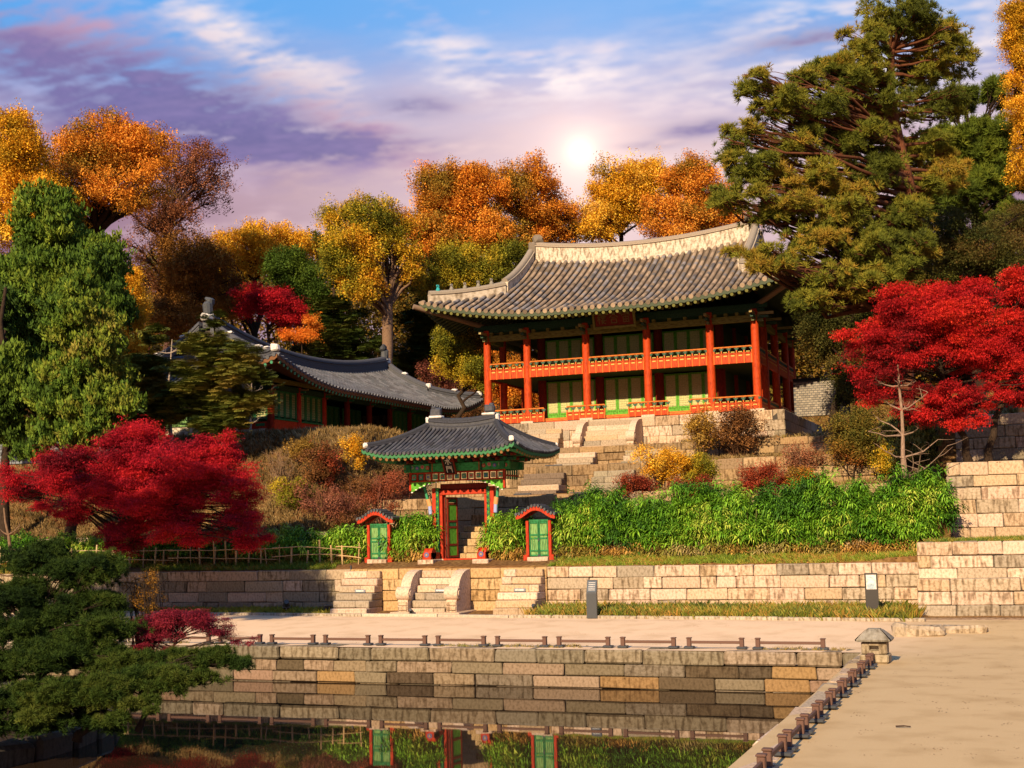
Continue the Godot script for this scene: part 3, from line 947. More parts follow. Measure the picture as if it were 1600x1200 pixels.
# ------------------------------------------------------------------ railing with lotus brackets
func railing(o: Node3D, a: Vector3, b: Vector3, low: float, panel: float, top: float, wood: Material, rail: Material) -> void:   # heights from the foot: panel top and rail
	var t := (b - a)
	var l := t.length()
	if l < 0.15: return
	var d := t / l
	var bs := Basis(d, Vector3.UP, d.cross(Vector3.UP))
	var mid := (a + b) * 0.5
	bx(o, "railing_panel", mid + Vector3.UP * (low + panel) * 0.5, Vector3(l, panel - low, 0.05), wood, bs)
	bx(o, "railing_sill", mid + Vector3.UP * (panel + 0.03), Vector3(l, 0.06, 0.1), wood, bs)
	bx(o, "railing_base", mid + Vector3.UP * (low + 0.03), Vector3(l, 0.06, 0.09), wood, bs)
	var r := Shape.new()
	r.bar(a + Vector3.UP * top, b + Vector3.UP * top, 0.04, 8)
	part(o, "handrail", r.mesh(), rail)
	var n := maxi(1, int(round(l / 0.33)))
	for i in n + 1:
		var p := a + t * (float(i) / n)
		var s := Shape.new()
		s.col = Color(0.62, 0.13, 0.02)
		s.box(p + Vector3.UP * (panel + top) * 0.5, Vector3(0.05, top - panel, 0.05), bs)
		s.box(p + Vector3.UP * (low + panel) * 0.5 + bs.z * 0.035, Vector3(0.05, panel - low, 0.03), bs)
		s.col = Color(0.05, 0.1, 0.06)
		s.box(p + Vector3.UP * (top - 0.07), Vector3(0.2, 0.05, 0.06), bs)
		s.box(p + Vector3.UP * (top - 0.13), Vector3(0.11, 0.07, 0.055), bs)
		part(o, "lotus_post", s.mesh(), M.paint)
		if i < n and panel - low > 0.2:
			var q := Shape.new()
			q.col = Color(0.5, 0.4, 0.1)
			q.box(p + t * (0.5 / n) + Vector3.UP * (panel + 0.1), Vector3(0.17, 0.035, 0.04), bs)
			q.box(p + t * (0.5 / n) + Vector3.UP * (panel - 0.07) + bs.z * 0.03, Vector3(0.16, 0.05, 0.012), bs)
			part(o, "crescent", q.mesh(), M.paint)

func lattice_door(o: Node3D, at: Vector3, w: float, h: float, b: Basis, frame: Material, lower: Material, low: float, paper: Material, bars: Material = null) -> void:
	var d := Node3D.new()
	var s := Shape.new()
	s.box(Vector3(-w * 0.5 + 0.035, h * 0.5, 0), Vector3(0.07, h, 0.06))
	s.box(Vector3(w * 0.5 - 0.035, h * 0.5, 0), Vector3(0.07, h, 0.06))
	for y in [0.035, low, h - 0.035]:
		s.box(Vector3(0, y, 0), Vector3(w - 0.14, 0.07, 0.06))
	var p := part(o, "door", s.mesh(), frame, Transform3D(b, at))
	d.free()
	var q := Shape.new()
	q.box(Vector3(0, (low + h) * 0.5, -0.012), Vector3(w - 0.14, h - low - 0.1, 0.012))
	part(p, "paper_panel", q.mesh(), paper)
	if low > 0.1:
		var e := Shape.new()
		e.box(Vector3(0, low * 0.5, 0.0), Vector3(w - 0.14, low - 0.1, 0.03))
		part(p, "kick_board", e.mesh(), lower)
	var g := Shape.new()
	var k := int((w - 0.14) / 0.075)
	for i in k:
		g.box(Vector3(-w * 0.5 + 0.07 + (w - 0.14) * (i + 0.5) / k, (low + h) * 0.5, 0.004), Vector3(0.014, h - low - 0.1, 0.018))
	var rows := int((h - low) / 0.11)
	for i in rows:
		g.box(Vector3(0, low + 0.05 + (h - low - 0.1) * (i + 0.5) / rows, 0.005), Vector3(w - 0.14, 0.013, 0.018))
	part(p, "lattice", g.mesh(), bars if bars else frame)

func column(o: Node3D, at: Vector3, h: float, r: float, m: Material, base := 0.0) -> void:
	var s := Shape.new()
	s.tube(PackedVector3Array([at, at + Vector3.UP * h * 0.5, at + Vector3.UP * h]), PackedFloat32Array([r * 1.04, r, r * 0.95]), 14, true)
	part(o, "column", s.mesh(), m)
	if base > 0.0:
		var b := Shape.new()
		b.col = tones[2]
		b.stone(at + Vector3(0, -base * 0.5 + 0.05, 0), Vector3(r * 3.4, base + 0.1, r * 3.4), 0.02, 0.004, rng)
		part(o, "base_stone", b.mesh(), M.clean_stone)

func bracket(o: Node3D, at: Vector3, b: Basis, size: float, cols: Array) -> void:   # a carved wing bracket at a column head
	var s := Shape.new()
	for k in 3:
		s.col = cols[k % cols.size()]
		s.box(at + b * Vector3(0, (0.1 + 0.16 * k) * size, (0.12 + 0.1 * k) * size), Vector3(0.13, 0.12, 0.55 + 0.3 * k) * size, b)
	s.col = cols[0]
	s.box(at + b * Vector3(0, 0.3, 0.02) * size, Vector3(0.5, 0.1, 0.12) * size, b)
	part(o, "bracket", s.mesh(), M.paint)


# ------------------------------------------------------------------ the pavilion
func make_pavilion() -> void:
	var o := thing("pavilion", "two-storey red columned pavilion with weathered grey tiled roof on the hill", "pavilion", Vector3(-14.02, 7.45, -37.05))
	var X := [-6.48, -4.43, -1.48, 1.48, 4.43, 6.48]
	var Z := [5.05, 3.0, 0.0, -3.0, -5.05]
	for x in X:
		for z in Z:
			var edge := absf(x) > 6.0 or absf(z) > 5.0
			if not edge and (absf(x) < 4.0 and absf(z) < 2.9): continue
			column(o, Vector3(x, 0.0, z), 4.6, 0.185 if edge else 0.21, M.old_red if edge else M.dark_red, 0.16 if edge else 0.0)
	# floors
	bx(o, "lower_floor", Vector3(0, 0.14, 0), Vector3(13.0, 0.14, 10.2), M.orange_wood)
	bx(o, "lower_beam", Vector3(0, 0.1, 5.02), Vector3(12.7, 0.2, 0.14), M.old_red)
	bx(o, "upper_floor", Vector3(0, 2.32, 0), Vector3(12.7, 0.16, 9.9), M.dark_green)
	for s in [[Vector3(0, 4.2, 5.05), Vector3(13.3, 0.3, 0.2)], [Vector3(0, 4.2, -5.05), Vector3(13.3, 0.3, 0.2)]]:
		bx(o, "head_beam", s[0], s[1], M.olive_beam)
	for x in [6.48, -6.48]:
		bx(o, "head_beam", Vector3(x, 4.195, 0), Vector3(0.2, 0.28, 10.5), M.olive_beam)
	bx(o, "ceiling", Vector3(0, 4.62, 0), Vector3(13.2, 0.1, 10.3), M.dark_green)
	for q in [[Vector3(0, 4.56, 5.06), Vector3(13.9, 0.16, 0.16)], [Vector3(0, 4.75, 5.07), Vector3(14.2, 0.2, 0.24)], [Vector3(0, 4.75, -5.07), Vector3(14.2, 0.2, 0.24)]]:
		bx(o, "purlin", q[0], q[1], M.dark_green)
	for x in [6.5, -6.5]:
		bx(o, "purlin", Vector3(x, 4.745, 0), Vector3(0.24, 0.19, 9.9), M.dark_green)
	for k in 5:   # small bracket blocks between the columns
		for i in 4:
			var x0: float = lerpf(X[k], X[k + 1], (i + 0.5) / 4.0)
			bx(o, "bracket_block", Vector3(x0, 4.43, 5.06), Vector3(0.16, 0.14, 0.22), M.olive_beam)
	for x in X:
		bracket(o, Vector3(x, 4.0, 5.1), Basis.IDENTITY, 0.95, [Color(0.16, 0.16, 0.06), Color(0.05, 0.1, 0.06), Color(0.3, 0.24, 0.1)])
	for z in Z:
		bracket(o, Vector3(6.5, 4.0, z), Basis(Vector3.UP, PI / 2), 0.95, [Color(0.16, 0.16, 0.06), Color(0.05, 0.1, 0.06), Color(0.3, 0.24, 0.1)])
	# balcony and lower railings
	for k in 5:
		railing(o, Vector3(X[k] + 0.17, 2.2, 5.12), Vector3(X[k + 1] - 0.17, 2.2, 5.12), 0.0, 0.42, 0.75, M.old_red, M.orange_wood)
	for k in 4:
		railing(o, Vector3(6.55, 2.2, Z[k] - 0.17), Vector3(6.55, 2.2, Z[k + 1] + 0.17), 0.0, 0.42, 0.75, M.old_red, M.orange_wood)
		railing(o, Vector3(6.55, 0.05, Z[k] - 0.17), Vector3(6.55, 0.05, Z[k + 1] + 0.17), 0.0, 0.3, 0.62, M.old_red, M.orange_wood)
		railing(o, Vector3(-6.55, 2.2, Z[k + 1] + 0.17), Vector3(-6.55, 2.2, Z[k] - 0.17), 0.0, 0.42, 0.75, M.old_red, M.orange_wood)
	for q in [[-6.6, -3.6], [-2.45, -0.6], [0.55, 2.4], [3.45, 6.55]]:
		railing(o, Vector3(q[0], 0.05, 5.2), Vector3(q[1], 0.05, 5.2), 0.0, 0.32, 0.64, M.old_red, M.orange_wood)
	# rooms inside: doors of green lattice between dark red posts
	for k in 3:
		var x0: float = X[k + 1] + 0.22
		var x1: float = X[k + 2] - 0.22
		var n := 4
		for i in n:
			var w := (x1 - x0) / n
			lattice_door(o, Vector3(x0 + w * (i + 0.5), 0.22, 3.0), w - 0.01, 1.95, Basis.IDENTITY, M.bright_green, M.bright_green, 0.36, M.paper, M.faded_lattice)
			lattice_door(o, Vector3(x0 + w * (i + 0.5), 2.42, 3.0), w - 0.01, 1.8, Basis.IDENTITY, M.bright_green, M.bright_green, 0.3, M.paper, M.faded_lattice)
	bx(o, "inner_wall", Vector3(0, 2.3, -3.0), Vector3(8.9, 4.5, 0.12), M.dark_green)
	for x in [4.43, -4.43]:
		bx(o, "inner_wall", Vector3(x, 2.3, 0.0), Vector3(0.12, 4.5, 5.7), M.dark_green)
	# name board under the eave
	var nb := Basis(Vector3.RIGHT, -0.0) * Basis(Vector3.RIGHT, 0.35)
	var at := Vector3(0.2, 4.58, 5.95)
	bx(o, "name_board", at, Vector3(1.8, 0.72, 0.05), M.dark_red, nb)
	for q in [[Vector3(0, 0.4, 0.02), Vector3(2.05, 0.11, 0.1)], [Vector3(0, -0.4, 0.02), Vector3(2.05, 0.11, 0.1)], [Vector3(-0.97, 0, 0.021), Vector3(0.11, 0.7, 0.1)], [Vector3(0.97, 0, 0.021), Vector3(0.11, 0.7, 0.1)]]:
		bx(o, "board_frame", at + nb * q[0], q[1], M.olive_beam, nb)
	var gold := mat("old_gold", lin(0.2, 0.13, 0.05), 0.7, {"tint": false})
	strokes(o, TOWER, at + nb * Vector3(-0.58, 0, 0.035), 0.44, nb, gold)
	strokes(o, JOIN, at + nb * Vector3(0.0, 0, 0.035), 0.44, nb, gold)
	strokes(o, ROOM, at + nb * Vector3(0.58, 0, 0.035), 0.44, nb, gold)
	# roof
	var f := Roof.new()
	f.wide = 9.0; f.deep = 7.3; f.ridge = 5.85; f.eave = 4.92; f.top = 8.55; f.lift = 0.95; f.bend = 0.42; f.corner = 7.0; f.sag = 0.5
	var dark := Color(0.16, 0.125, 0.09)
	var light := Color(0.42, 0.32, 0.22)
	tiled_roof(o, f, 0.325, 0.1, dark, light, Color(0.07, 0.09, 0.05), Color(0.17, 0.17, 0.05), 2.3, 2, false, 0.34)
	var wall := Color(1, 1, 1)
	ridge_bar(o, "ridge", roof_line(f, Vector2(-f.ridge, 0), Vector2(f.ridge, 0), 14, 0.0), 0.42, 0.85, M.plaster, Color(0.3, 0.25, 0.19))
	for sx in [-1.0, 1.0]:
		for sz in [-1.0, 1.0]:
			var hp := Vector2(sx * f.ridge, sz * (f.deep - (f.wide - f.ridge)))
			ridge_bar(o, "descending_ridge", roof_line(f, Vector2(sx * f.ridge, sz * 0.3), hp, 10), 0.36, 0.7, M.plaster, Color(0.3, 0.26, 0.2))
			ridge_bar(o, "hip_ridge", roof_line(f, hp, Vector2(sx * (f.wide - 0.35), sz * (f.deep - 0.35)), 8), 0.32, 0.55, M.plaster, Color(0.3, 0.26, 0.2))
			var c := f.y_at(sx * f.wide, sz * f.deep)
			var q := Shape.new()   # corner beam that juts out below the hip
			q.col = Color(0.2, 0.14, 0.09)
			q.bar(Vector3(sx * (f.wide - 3.0), c - 1.25, sz * (f.deep - 3.0)), Vector3(sx * (f.wide + 0.22), c - 0.2, sz * (f.deep + 0.22)), 0.13, 8)
			part(o, "corner_beam", q.mesh(), M.paint)
			if sz > 0:   # roof figures along the hip
				for k in 5:
					var g := hp.lerp(Vector2(sx * (f.wide - 0.4), sz * (f.deep - 0.4)), 0.18 + k * 0.18)
					var fy := f.y_at(g.x, g.y) + 0.5
					var s := Shape.new()
					s.col = Color(0.22, 0.2, 0.16) if k < 4 else Color(0.03, 0.3, 0.3)
					s.lathe(Vector3(g.x, fy, g.y), [[0.1, 0.0], [0.11, 0.1], [0.06, 0.2], [0.08, 0.27], [0.05, 0.34], [0.0, 0.36]], 8)
					s.box(Vector3(g.x, fy + 0.3, g.y + 0.07), Vector3(0.06, 0.06, 0.12))
					part(o, "roof_figure", s.mesh(), M.paint)
		# gable
		var zz := f.deep - (f.wide - f.ridge)
		var poly := PackedVector2Array()
		var gx: float = sx * (f.ridge - 0.25)
		for i in 13:
			var z := lerpf(-zz, zz, i / 12.0)
			poly.append(Vector2(z, f.y_at(gx, z) - 0.05))
		poly.append(Vector2(zz, f.y_at(sx * (f.ridge + 0.01), zz) - 0.2))
		poly.append(Vector2(-zz, f.y_at(sx * (f.ridge + 0.01), zz) - 0.2))
		var gs := Shape.new()
		gs.prism(poly, -0.06, 0.06, Basis(Vector3(0, 0, -1), Vector3.UP, Vector3.RIGHT), Vector3(gx, 0, 0))
		part(o, "gable", gs.mesh(), M.orange_wood)
		# ridge end
		var e := Shape.new()
		e.col = Color(0.2, 0.17, 0.13)
		var ty := f.y_at(sx * f.ridge, 0.0)
		e.stone(Vector3(sx * (f.ridge - 0.08), ty + 0.45, 0), Vector3(0.42, 0.75, 0.55), 0.06, 0.03, rng)
		e.stone(Vector3(sx * (f.ridge - 0.3), ty + 0.98, 0), Vector3(0.5, 0.5, 0.4), 0.14, 0.05, rng)
		part(o, "ridge_end_tile", e.mesh(), M.old_tile)


# ------------------------------------------------------------------ the hall on the left
func make_hall() -> void:
	var o := thing("hall", "long low hall with dark grey tiled roof, green doors and red posts", "building", Vector3(-30.5, 6.5, -32.1), PI / 2)
	# local z faces east, local x runs north
	var f := Roof.new()
	f.wide = 11.3; f.deep = 5.1; f.ridge = 8.9; f.eave = 2.5; f.top = 4.45; f.lift = 1.0; f.bend = 0.34; f.corner = 6.0; f.sag = 1.0
	tiled_roof(o, f, 0.3, 0.08, Color(0.085, 0.092, 0.105), Color(0.15, 0.155, 0.17), Color(0.2, 0.09, 0.035), Color(0.06, 0.25, 0.13), 1.6, 1)
	ridge_bar(o, "ridge", roof_line(f, Vector2(-f.ridge, 0), Vector2(f.ridge, 0), 14), 0.4, 0.58, M.new_tile, Color(0.08, 0.085, 0.1), Color(0.085, 0.09, 0.1))
	for sx in [-1.0, 1.0]:
		var zz := f.deep - (f.wide - f.ridge)
		for sz in [-1.0, 1.0]:
			var hp := Vector2(sx * f.ridge, sz * zz)
			var tip := Vector2(sx * (f.wide - 0.2), sz * (f.deep - 0.2))
			ridge_bar(o, "descending_ridge", roof_line(f, Vector2(sx * f.ridge, sz * 0.3), hp, 10), 0.32, 0.45, M.new_tile, Color(0.08, 0.085, 0.1), Color(0.085, 0.09, 0.1))
			ridge_bar(o, "hip_ridge", roof_line(f, hp, tip, 8), 0.3, 0.4, M.new_tile, Color(0.08, 0.085, 0.1), Color(0.085, 0.09, 0.1))
			for g in [[hp, 0.35, 0.3], [tip, 0.3, 0.3], [hp.lerp(tip, 0.5), 0.42, 0.14], [Vector2(hp.x, hp.y * 0.45), 0.45, 0.14]]:
				var e := Shape.new()
				e.stone(Vector3(g[0].x, f.y_at(g[0].x, g[0].y) + g[1], g[0].y), Vector3(0.3, g[2], 0.34), 0.06, 0.02, rng)
				part(o, "plaster_end", e.mesh(), M.white)
		var gx: float = sx * (f.ridge - 0.25)
		var poly := PackedVector2Array()
		for i in 11:
			var z := lerpf(-zz, zz, i / 10.0)
			poly.append(Vector2(z, f.y_at(gx, z) - 0.05))
		poly.append(Vector2(zz, f.y_at(sx * (f.ridge + 0.01), zz) - 0.2))
		poly.append(Vector2(-zz, f.y_at(sx * (f.ridge + 0.01), zz) - 0.2))
		var gs := Shape.new()
		gs.prism(poly, -0.06, 0.06, Basis(Vector3(0, 0, -1), Vector3.UP, Vector3.RIGHT), Vector3(gx, 0, 0))
		part(o, "gable", gs.mesh(), M.mortar)
		var e := Shape.new()
		e.col = Color(0.07, 0.075, 0.085)
		var ty := f.y_at(sx * f.ridge, 0.0)
		e.stone(Vector3(sx * (f.ridge - 0.1), ty + 0.68, 0), Vector3(0.4, 0.75, 0.4), 0.1, 0.04, rng)
		e.stone(Vector3(sx * (f.ridge - 0.25), ty + 1.08, 0), Vector3(0.4, 0.35, 0.35), 0.1, 0.05, rng)
		part(o, "ridge_end_tile", e.mesh(), M.new_tile)
		var wq := Shape.new()
		wq.stone(Vector3(sx * f.ridge, ty + 0.35, 0), Vector3(0.5, 0.32, 0.46), 0.08, 0.03, rng)
		part(o, "plaster_end", wq.mesh(), M.white)
	# body: bays along the front
	var xs := []
	for i in 9: xs.append(-9.2 + i * 2.3)
	var fz := 3.5
	for i in 9:
		column(o, Vector3(xs[i], 0.0, fz), 2.55, 0.15, M.dark_red if i > 2 else M.red)
		bracket(o, Vector3(xs[i], 2.2, fz), Basis.IDENTITY, 0.6, [Color(0.2, 0.1, 0.05), Color(0.05, 0.25, 0.14), Color(0.3, 0.2, 0.1)])
	bx(o, "head_beam", Vector3(0, 2.42, fz), Vector3(18.7, 0.24, 0.2), M.dark_green)
	bx(o, "purlin", Vector3(0, 2.72, fz + 0.02), Vector3(18.9, 0.2, 0.22), M.olive_beam)
	bx(o, "ceiling", Vector3(0, 2.75, 0), Vector3(18.6, 0.1, 6.8), M.dark_green)
	bx(o, "floor", Vector3(0, 0.32, 0), Vector3(18.5, 0.3, 6.8), M.dark_red)
	bx(o, "back_wall", Vector3(0, 1.4, -3.4), Vector3(18.4, 2.6, 0.15), M.plaster)
	bx(o, "end_wall", Vector3(9.2, 1.4, 0), Vector3(0.15, 2.6, 6.6), M.plaster)
	for i in 8:
		var x0: float = xs[i] + 0.16
		var x1: float = xs[i + 1] - 0.16
		var w := x1 - x0
		var m := (x0 + x1) * 0.5
		if i < 2:
			bx(o, "wall_panel", Vector3(m, 0.3, fz), Vector3(w, 0.5, 0.1), M.plaster)
			bx(o, "boarding", Vector3(m, 0.78, fz), Vector3(w, 0.44, 0.12), M.red)
			bx(o, "window_sill", Vector3(m, 1.03, fz + 0.03), Vector3(w, 0.07, 0.16), M.green)
			for k in 4:
				lattice_door(o, Vector3(x0 + w * (k + 0.5) / 4.0, 1.07, fz), w / 4.0 - 0.01, 1.22, Basis.IDENTITY, M.green, M.green, 0.05, M.paper)
		elif i < 5:
			for k in 4:
				lattice_door(o, Vector3(x0 + w * (k + 0.5) / 4.0, 0.5, fz - 1.6), w / 4.0 - 0.01, 1.8, Basis.IDENTITY, M.green, M.green, 0.4, M.green_door)
			railing(o, Vector3(x0, 0.1, fz), Vector3(x1, 0.1, fz), 0.0, 0.32, 0.5, M.dark_red, M.green)
		else:
			for k in 4:
				lattice_door(o, Vector3(x0 + w * (k + 0.5) / 4.0, 0.45, fz - 0.05), w / 4.0 - 0.01, 1.85, Basis.IDENTITY, M.green, M.green, 0.5, M.green_door)
			railing(o, Vector3(x0, 0.1, fz + 0.2), Vector3(x1, 0.1, fz + 0.2), 0.0, 0.24, 0.42, M.dark_red, M.green)
	# south end
	var sb := Basis(Vector3.UP, -PI / 2)
	for i in 4:
		var z := 3.5 - i * 2.3
		column(o, Vector3(-9.2, 0.0, z), 2.55, 0.15, M.red)
		if i < 3:
			bx(o, "wall_panel", Vector3(-9.2, 0.3, z - 1.15), Vector3(0.1, 0.6, 2.0), M.plaster)
			bx(o, "boarding", Vector3(-9.2, 0.75, z - 1.15), Vector3(0.12, 0.3, 2.0), M.red)
			for k in 3:
				bx(o, "blue_panel", Vector3(-9.27, 0.77, z - 0.5 - 0.65 * k), Vector3(0.02, 0.12, 0.45), M.green)
				lattice_door(o, Vector3(-9.2, 0.95, z - 0.48 - 0.67 * k), 0.65, 1.3, sb, M.green, M.green, 0.05, M.paper)
	bx(o, "head_beam", Vector3(-9.2, 2.415, 0), Vector3(0.2, 0.23, 7.2), M.dark_green)
	# low wing in front of the south end, its roof showing between the firs
	var wg := thing("side_wing", "low tiled wing with a white ridge end, half hidden by the small firs", "building", Vector3(-29.391, 6.4, -18.321), 0.1)
	var g := Roof.new()
	g.wide = 3.2; g.deep = 2.0; g.ridge = 3.1; g.eave = 1.9; g.top = 3.0; g.lift = 0.15; g.bend = 0.3; g.corner = 2.0; g.sag = 0.15; g.hipped = true
	tiled_roof(wg, g, 0.26, 0.075, Color(0.085, 0.092, 0.105), Color(0.15, 0.155, 0.17), Color(0.2, 0.09, 0.035), Color(0.06, 0.25, 0.13), 0.6, 1)
	ridge_bar(wg, "ridge", roof_line(g, Vector2(-3.1, 0), Vector2(3.1, 0), 8), 0.3, 0.4, M.new_tile, Color(0.08, 0.085, 0.1), Color(0.085, 0.09, 0.1))
	for sx in [-3.15, 3.15]:
		bx(wg, "plaster_end", Vector3(sx, 3.2, 0), Vector3(0.16, 0.32, 0.32), M.white)
	bx(wg, "wall", Vector3(0, 0.95, 0), Vector3(5.6, 1.9, 2.8), M.plaster)
	for x in [-2.8, -0.95, 0.95, 2.8]:
		column(wg, Vector3(x, 0, 1.42), 1.95, 0.11, M.red)
	for x in [-1.87, 0.0, 1.87]:
		bx(wg, "door_panel", Vector3(x, 1.1, 1.42), Vector3(1.5, 1.4, 0.06), M.green_door)


# ------------------------------------------------------------------ the painted gate
func make_gate() -> void:
	var o := thing("painted_gate", "ornate painted gate with hipped dark tiled roof at the head of the steps", "gate", Vector3(-12.36, 1.5, -9.85))
	for sx in [-1.0, 1.0]:
		for k in [[0.62, 0.3], [-0.1, 0.34]]:
			stone_part(o, "base_stone", Vector3(sx * 0.86, 0.02, k[0]), Vector3(0.5, 0.3, 0.66), tones[2], Basis.IDENTITY, 0.02, 0.006)
		# main post, green carved edge post, door jamb
		bx(o, "post", Vector3(sx * 0.93, 1.2, 0.02), Vector3(0.13, 2.15, 0.2), M.red)
		bx(o, "carved_post", Vector3(sx * 0.82, 1.2, 0.06), Vector3(0.1, 2.15, 0.16), M.green)
		for i in 24:
			bx(o, "carving", Vector3(sx * 0.82 + (0.018 if i % 2 else -0.022), 0.2 + i * 0.088, 0.147), Vector3(0.045, 0.05, 0.02), M.bright_green if i % 2 else M.dark_green)
		bx(o, "jamb", Vector3(sx * 0.72, 1.16, 0.0), Vector3(0.09, 2.0, 0.18), M.red)
		if sx < 0: bx(o, "side_rail", Vector3(-0.65, 1.14, -0.06), Vector3(0.04, 1.96, 0.06), M.dark_red)
		# drum stones in red with a round emblem
		var d := Shape.new()
		d.box(Vector3(sx * 0.86, 0.27, 0.52), Vector3(0.26, 0.2, 0.66))
		d.tube(PackedVector3Array([Vector3(sx * 0.86 - 0.13, 0.33, 0.62), Vector3(sx * 0.86 + 0.13, 0.33, 0.62)]), PackedFloat32Array([0.17, 0.17]), 16, true)
		part(o, "drum", d.mesh(), M.red)
		var e := Shape.new()
		e.col = Color(0.11, 0.12, 0.24)
		e.tube(PackedVector3Array([Vector3(sx * 0.86, 0.31, 0.84), Vector3(sx * 0.86, 0.31, 0.858)]), PackedFloat32Array([0.075, 0.075]), 14, true)
		e.col = Color(0.4, 0.24, 0.12)
		e.tube(PackedVector3Array([Vector3(sx * 0.86, 0.31, 0.858), Vector3(sx * 0.86, 0.31, 0.866)]), PackedFloat32Array([0.03, 0.03]), 10, true)
		part(o, "emblem", e.mesh(), M.paint)
	bx(o, "threshold", Vector3(0, 0.06, 0.1), Vector3(1.3, 0.24, 0.2), M.red)
	bx(o, "lintel", Vector3(0, 2.13, 0.0), Vector3(1.5, 0.14, 0.24), M.red)
	bx(o, "dark_lintel", Vector3(0, 2.29, -0.02), Vector3(1.5, 0.2, 0.14), M.dark_red)
	# the open leaf at left
	var lb := Basis(Vector3.UP, 1.32)
	var hinge := Vector3(-0.62, 0.2, -0.12)
	var leaf_ := part(o, "door_leaf", Shape.new().mesh(), M.green)
	leaf_.transform = Transform3D(lb, hinge)
	var fr := Shape.new()
	for q in [[0.03, 0.9, 0.06, 1.8], [0.47, 0.9, 0.06, 1.8]]:
		fr.box(Vector3(q[0], q[1], 0), Vector3(q[2], q[3], 0.05))
	for y in [0.03, 0.38, 0.9, 1.08, 1.6, 1.77]:
		fr.box(Vector3(0.25, y, 0), Vector3(0.38, 0.06, 0.05))
	leaf_.mesh = fr.mesh()
	leaf_.material_override = M.dark_red
	for q in [[0.2, 0.29], [0.64, 0.46], [0.99, 0.12], [1.34, 0.46], [1.69, 0.1]]:
		var pq := Shape.new()
		pq.box(Vector3(0.25, q[0], 0), Vector3(0.38, q[1], 0.02))
		part(leaf_, "leaf_panel", pq.mesh(), M.bright_green if q[1] > 0.15 else M.green)
	# painted beams: a long green beam with flowers, a lattice of small panels, a carved fringe
	var wide := 3.0
	bx(o, "painted_beam", Vector3(0, 2.86, 0.52), Vector3(wide + 0.35, 0.24, 0.16), M.sunlit_green)  # sunlight on this beam is put into its colour
	bx(o, "painted_beam", Vector3(0, 2.86, -0.6), Vector3(wide + 0.35, 0.24, 0.16), M.green)
	for sx in [-1.0, 1.0]:
		bx(o, "side_beam", Vector3(sx * 1.5, 2.86, -0.04), Vector3(0.15, 0.23, 1.5), M.green)
		bx(o, "side_beam", Vector3(sx * 1.5, 2.56, -0.04), Vector3(0.06, 0.05, 1.1), M.red)
		for k in 6:
			bx(o, "side_lattice", Vector3(sx * 1.5, 2.6, -0.5 + 0.18 * k), Vector3(0.05, 0.3, 0.035), M.green)
	var pal := [Color(0.5, 0.07, 0.05), Color(0.3, 0.36, 0.2), Color(0.1, 0.16, 0.42), Color(0.5, 0.2, 0.2)]
	for sx in [-1.0, 1.0]:
		for k in 5:
			var s := Shape.new()
			s.col = pal[k % 4]
			var c := Vector3(sx * (1.58 - 0.17 * k), 2.86 + 0.03 * (k % 2), 0.601)
			s.tube(PackedVector3Array([c, c + Vector3(0, 0, 0.014)]), PackedFloat32Array([0.062, 0.055]), 8, true)
			s.col = pal[(k + 1) % 4]
			s.tube(PackedVector3Array([c + Vector3(0, 0, 0.014), c + Vector3(0, 0, 0.02)]), PackedFloat32Array([0.03, 0.025]), 6, true)
			part(o, "painted_flower", s.mesh(), M.paint)
		bx(o, "painted_band", Vector3(sx * 0.82, 2.86, 0.6), Vector3(0.05, 0.25, 0.03), M.dark_green)
		bx(o, "painted_band", Vector3(sx * 0.75, 2.86, 0.6), Vector3(0.03, 0.25, 0.02), M.red)
	bx(o, "lattice_rail", Vector3(0, 2.71, 0.52), Vector3(wide, 0.04, 0.08), M.red)
	bx(o, "lattice_rail", Vector3(0, 2.47, 0.52), Vector3(wide, 0.04, 0.08), M.red)
	for i in 14:
		var x := -wide * 0.5 + wide * i / 13.0
		bx(o, "lattice_bar", Vector3(x, 2.59, 0.52), Vector3(0.04, 0.22, 0.07), M.red)
		if i < 13:
			var s := Shape.new()
			s.col = [Color(0.14, 0.36, 0.2), Color(0.08, 0.28, 0.18), Color(0.4, 0.4, 0.25)][i % 3]
			s.box(Vector3(x + wide / 26.0, 2.59, 0.51), Vector3(0.13, 0.15, 0.03))
			s.col = pal[(i * 3) % 4]
			s.box(Vector3(x + wide / 26.0, 2.59, 0.529), Vector3(0.05, 0.05, 0.012))
			part(o, "lattice_panel", s.mesh(), M.paint)
	for sx in [-1.0, 1.0]:
		bx(o, "hanging_post", Vector3(sx * 1.5, 2.5, 0.52), Vector3(0.07, 0.62, 0.09), M.red)
		var k := PackedVector2Array()
		for i in 11:
			var t := i / 10.0
			k.append(Vector2(1.47 - t * 1.2, 2.45 - 0.3 * pow(1.0 - t, 2.2) - 0.012 * (i % 2)))
		k.append(Vector2(0.27, 2.46))
		k.append(Vector2(1.47, 2.46))
		for i in k.size(): k[i].x *= sx
		var s := Shape.new()
		s.prism(k, 0.49, 0.55)
		part(o, "carved_fringe", s.mesh(), M.bright_green)
		for i in 9:
			var t := i / 8.0
			bx(o, "white_scallop", Vector3(sx * (1.44 - t * 1.05), 2.44 - 0.29 * pow(1.0 - t, 2.2), 0.556), Vector3(0.06, 0.03, 0.012), M.white)
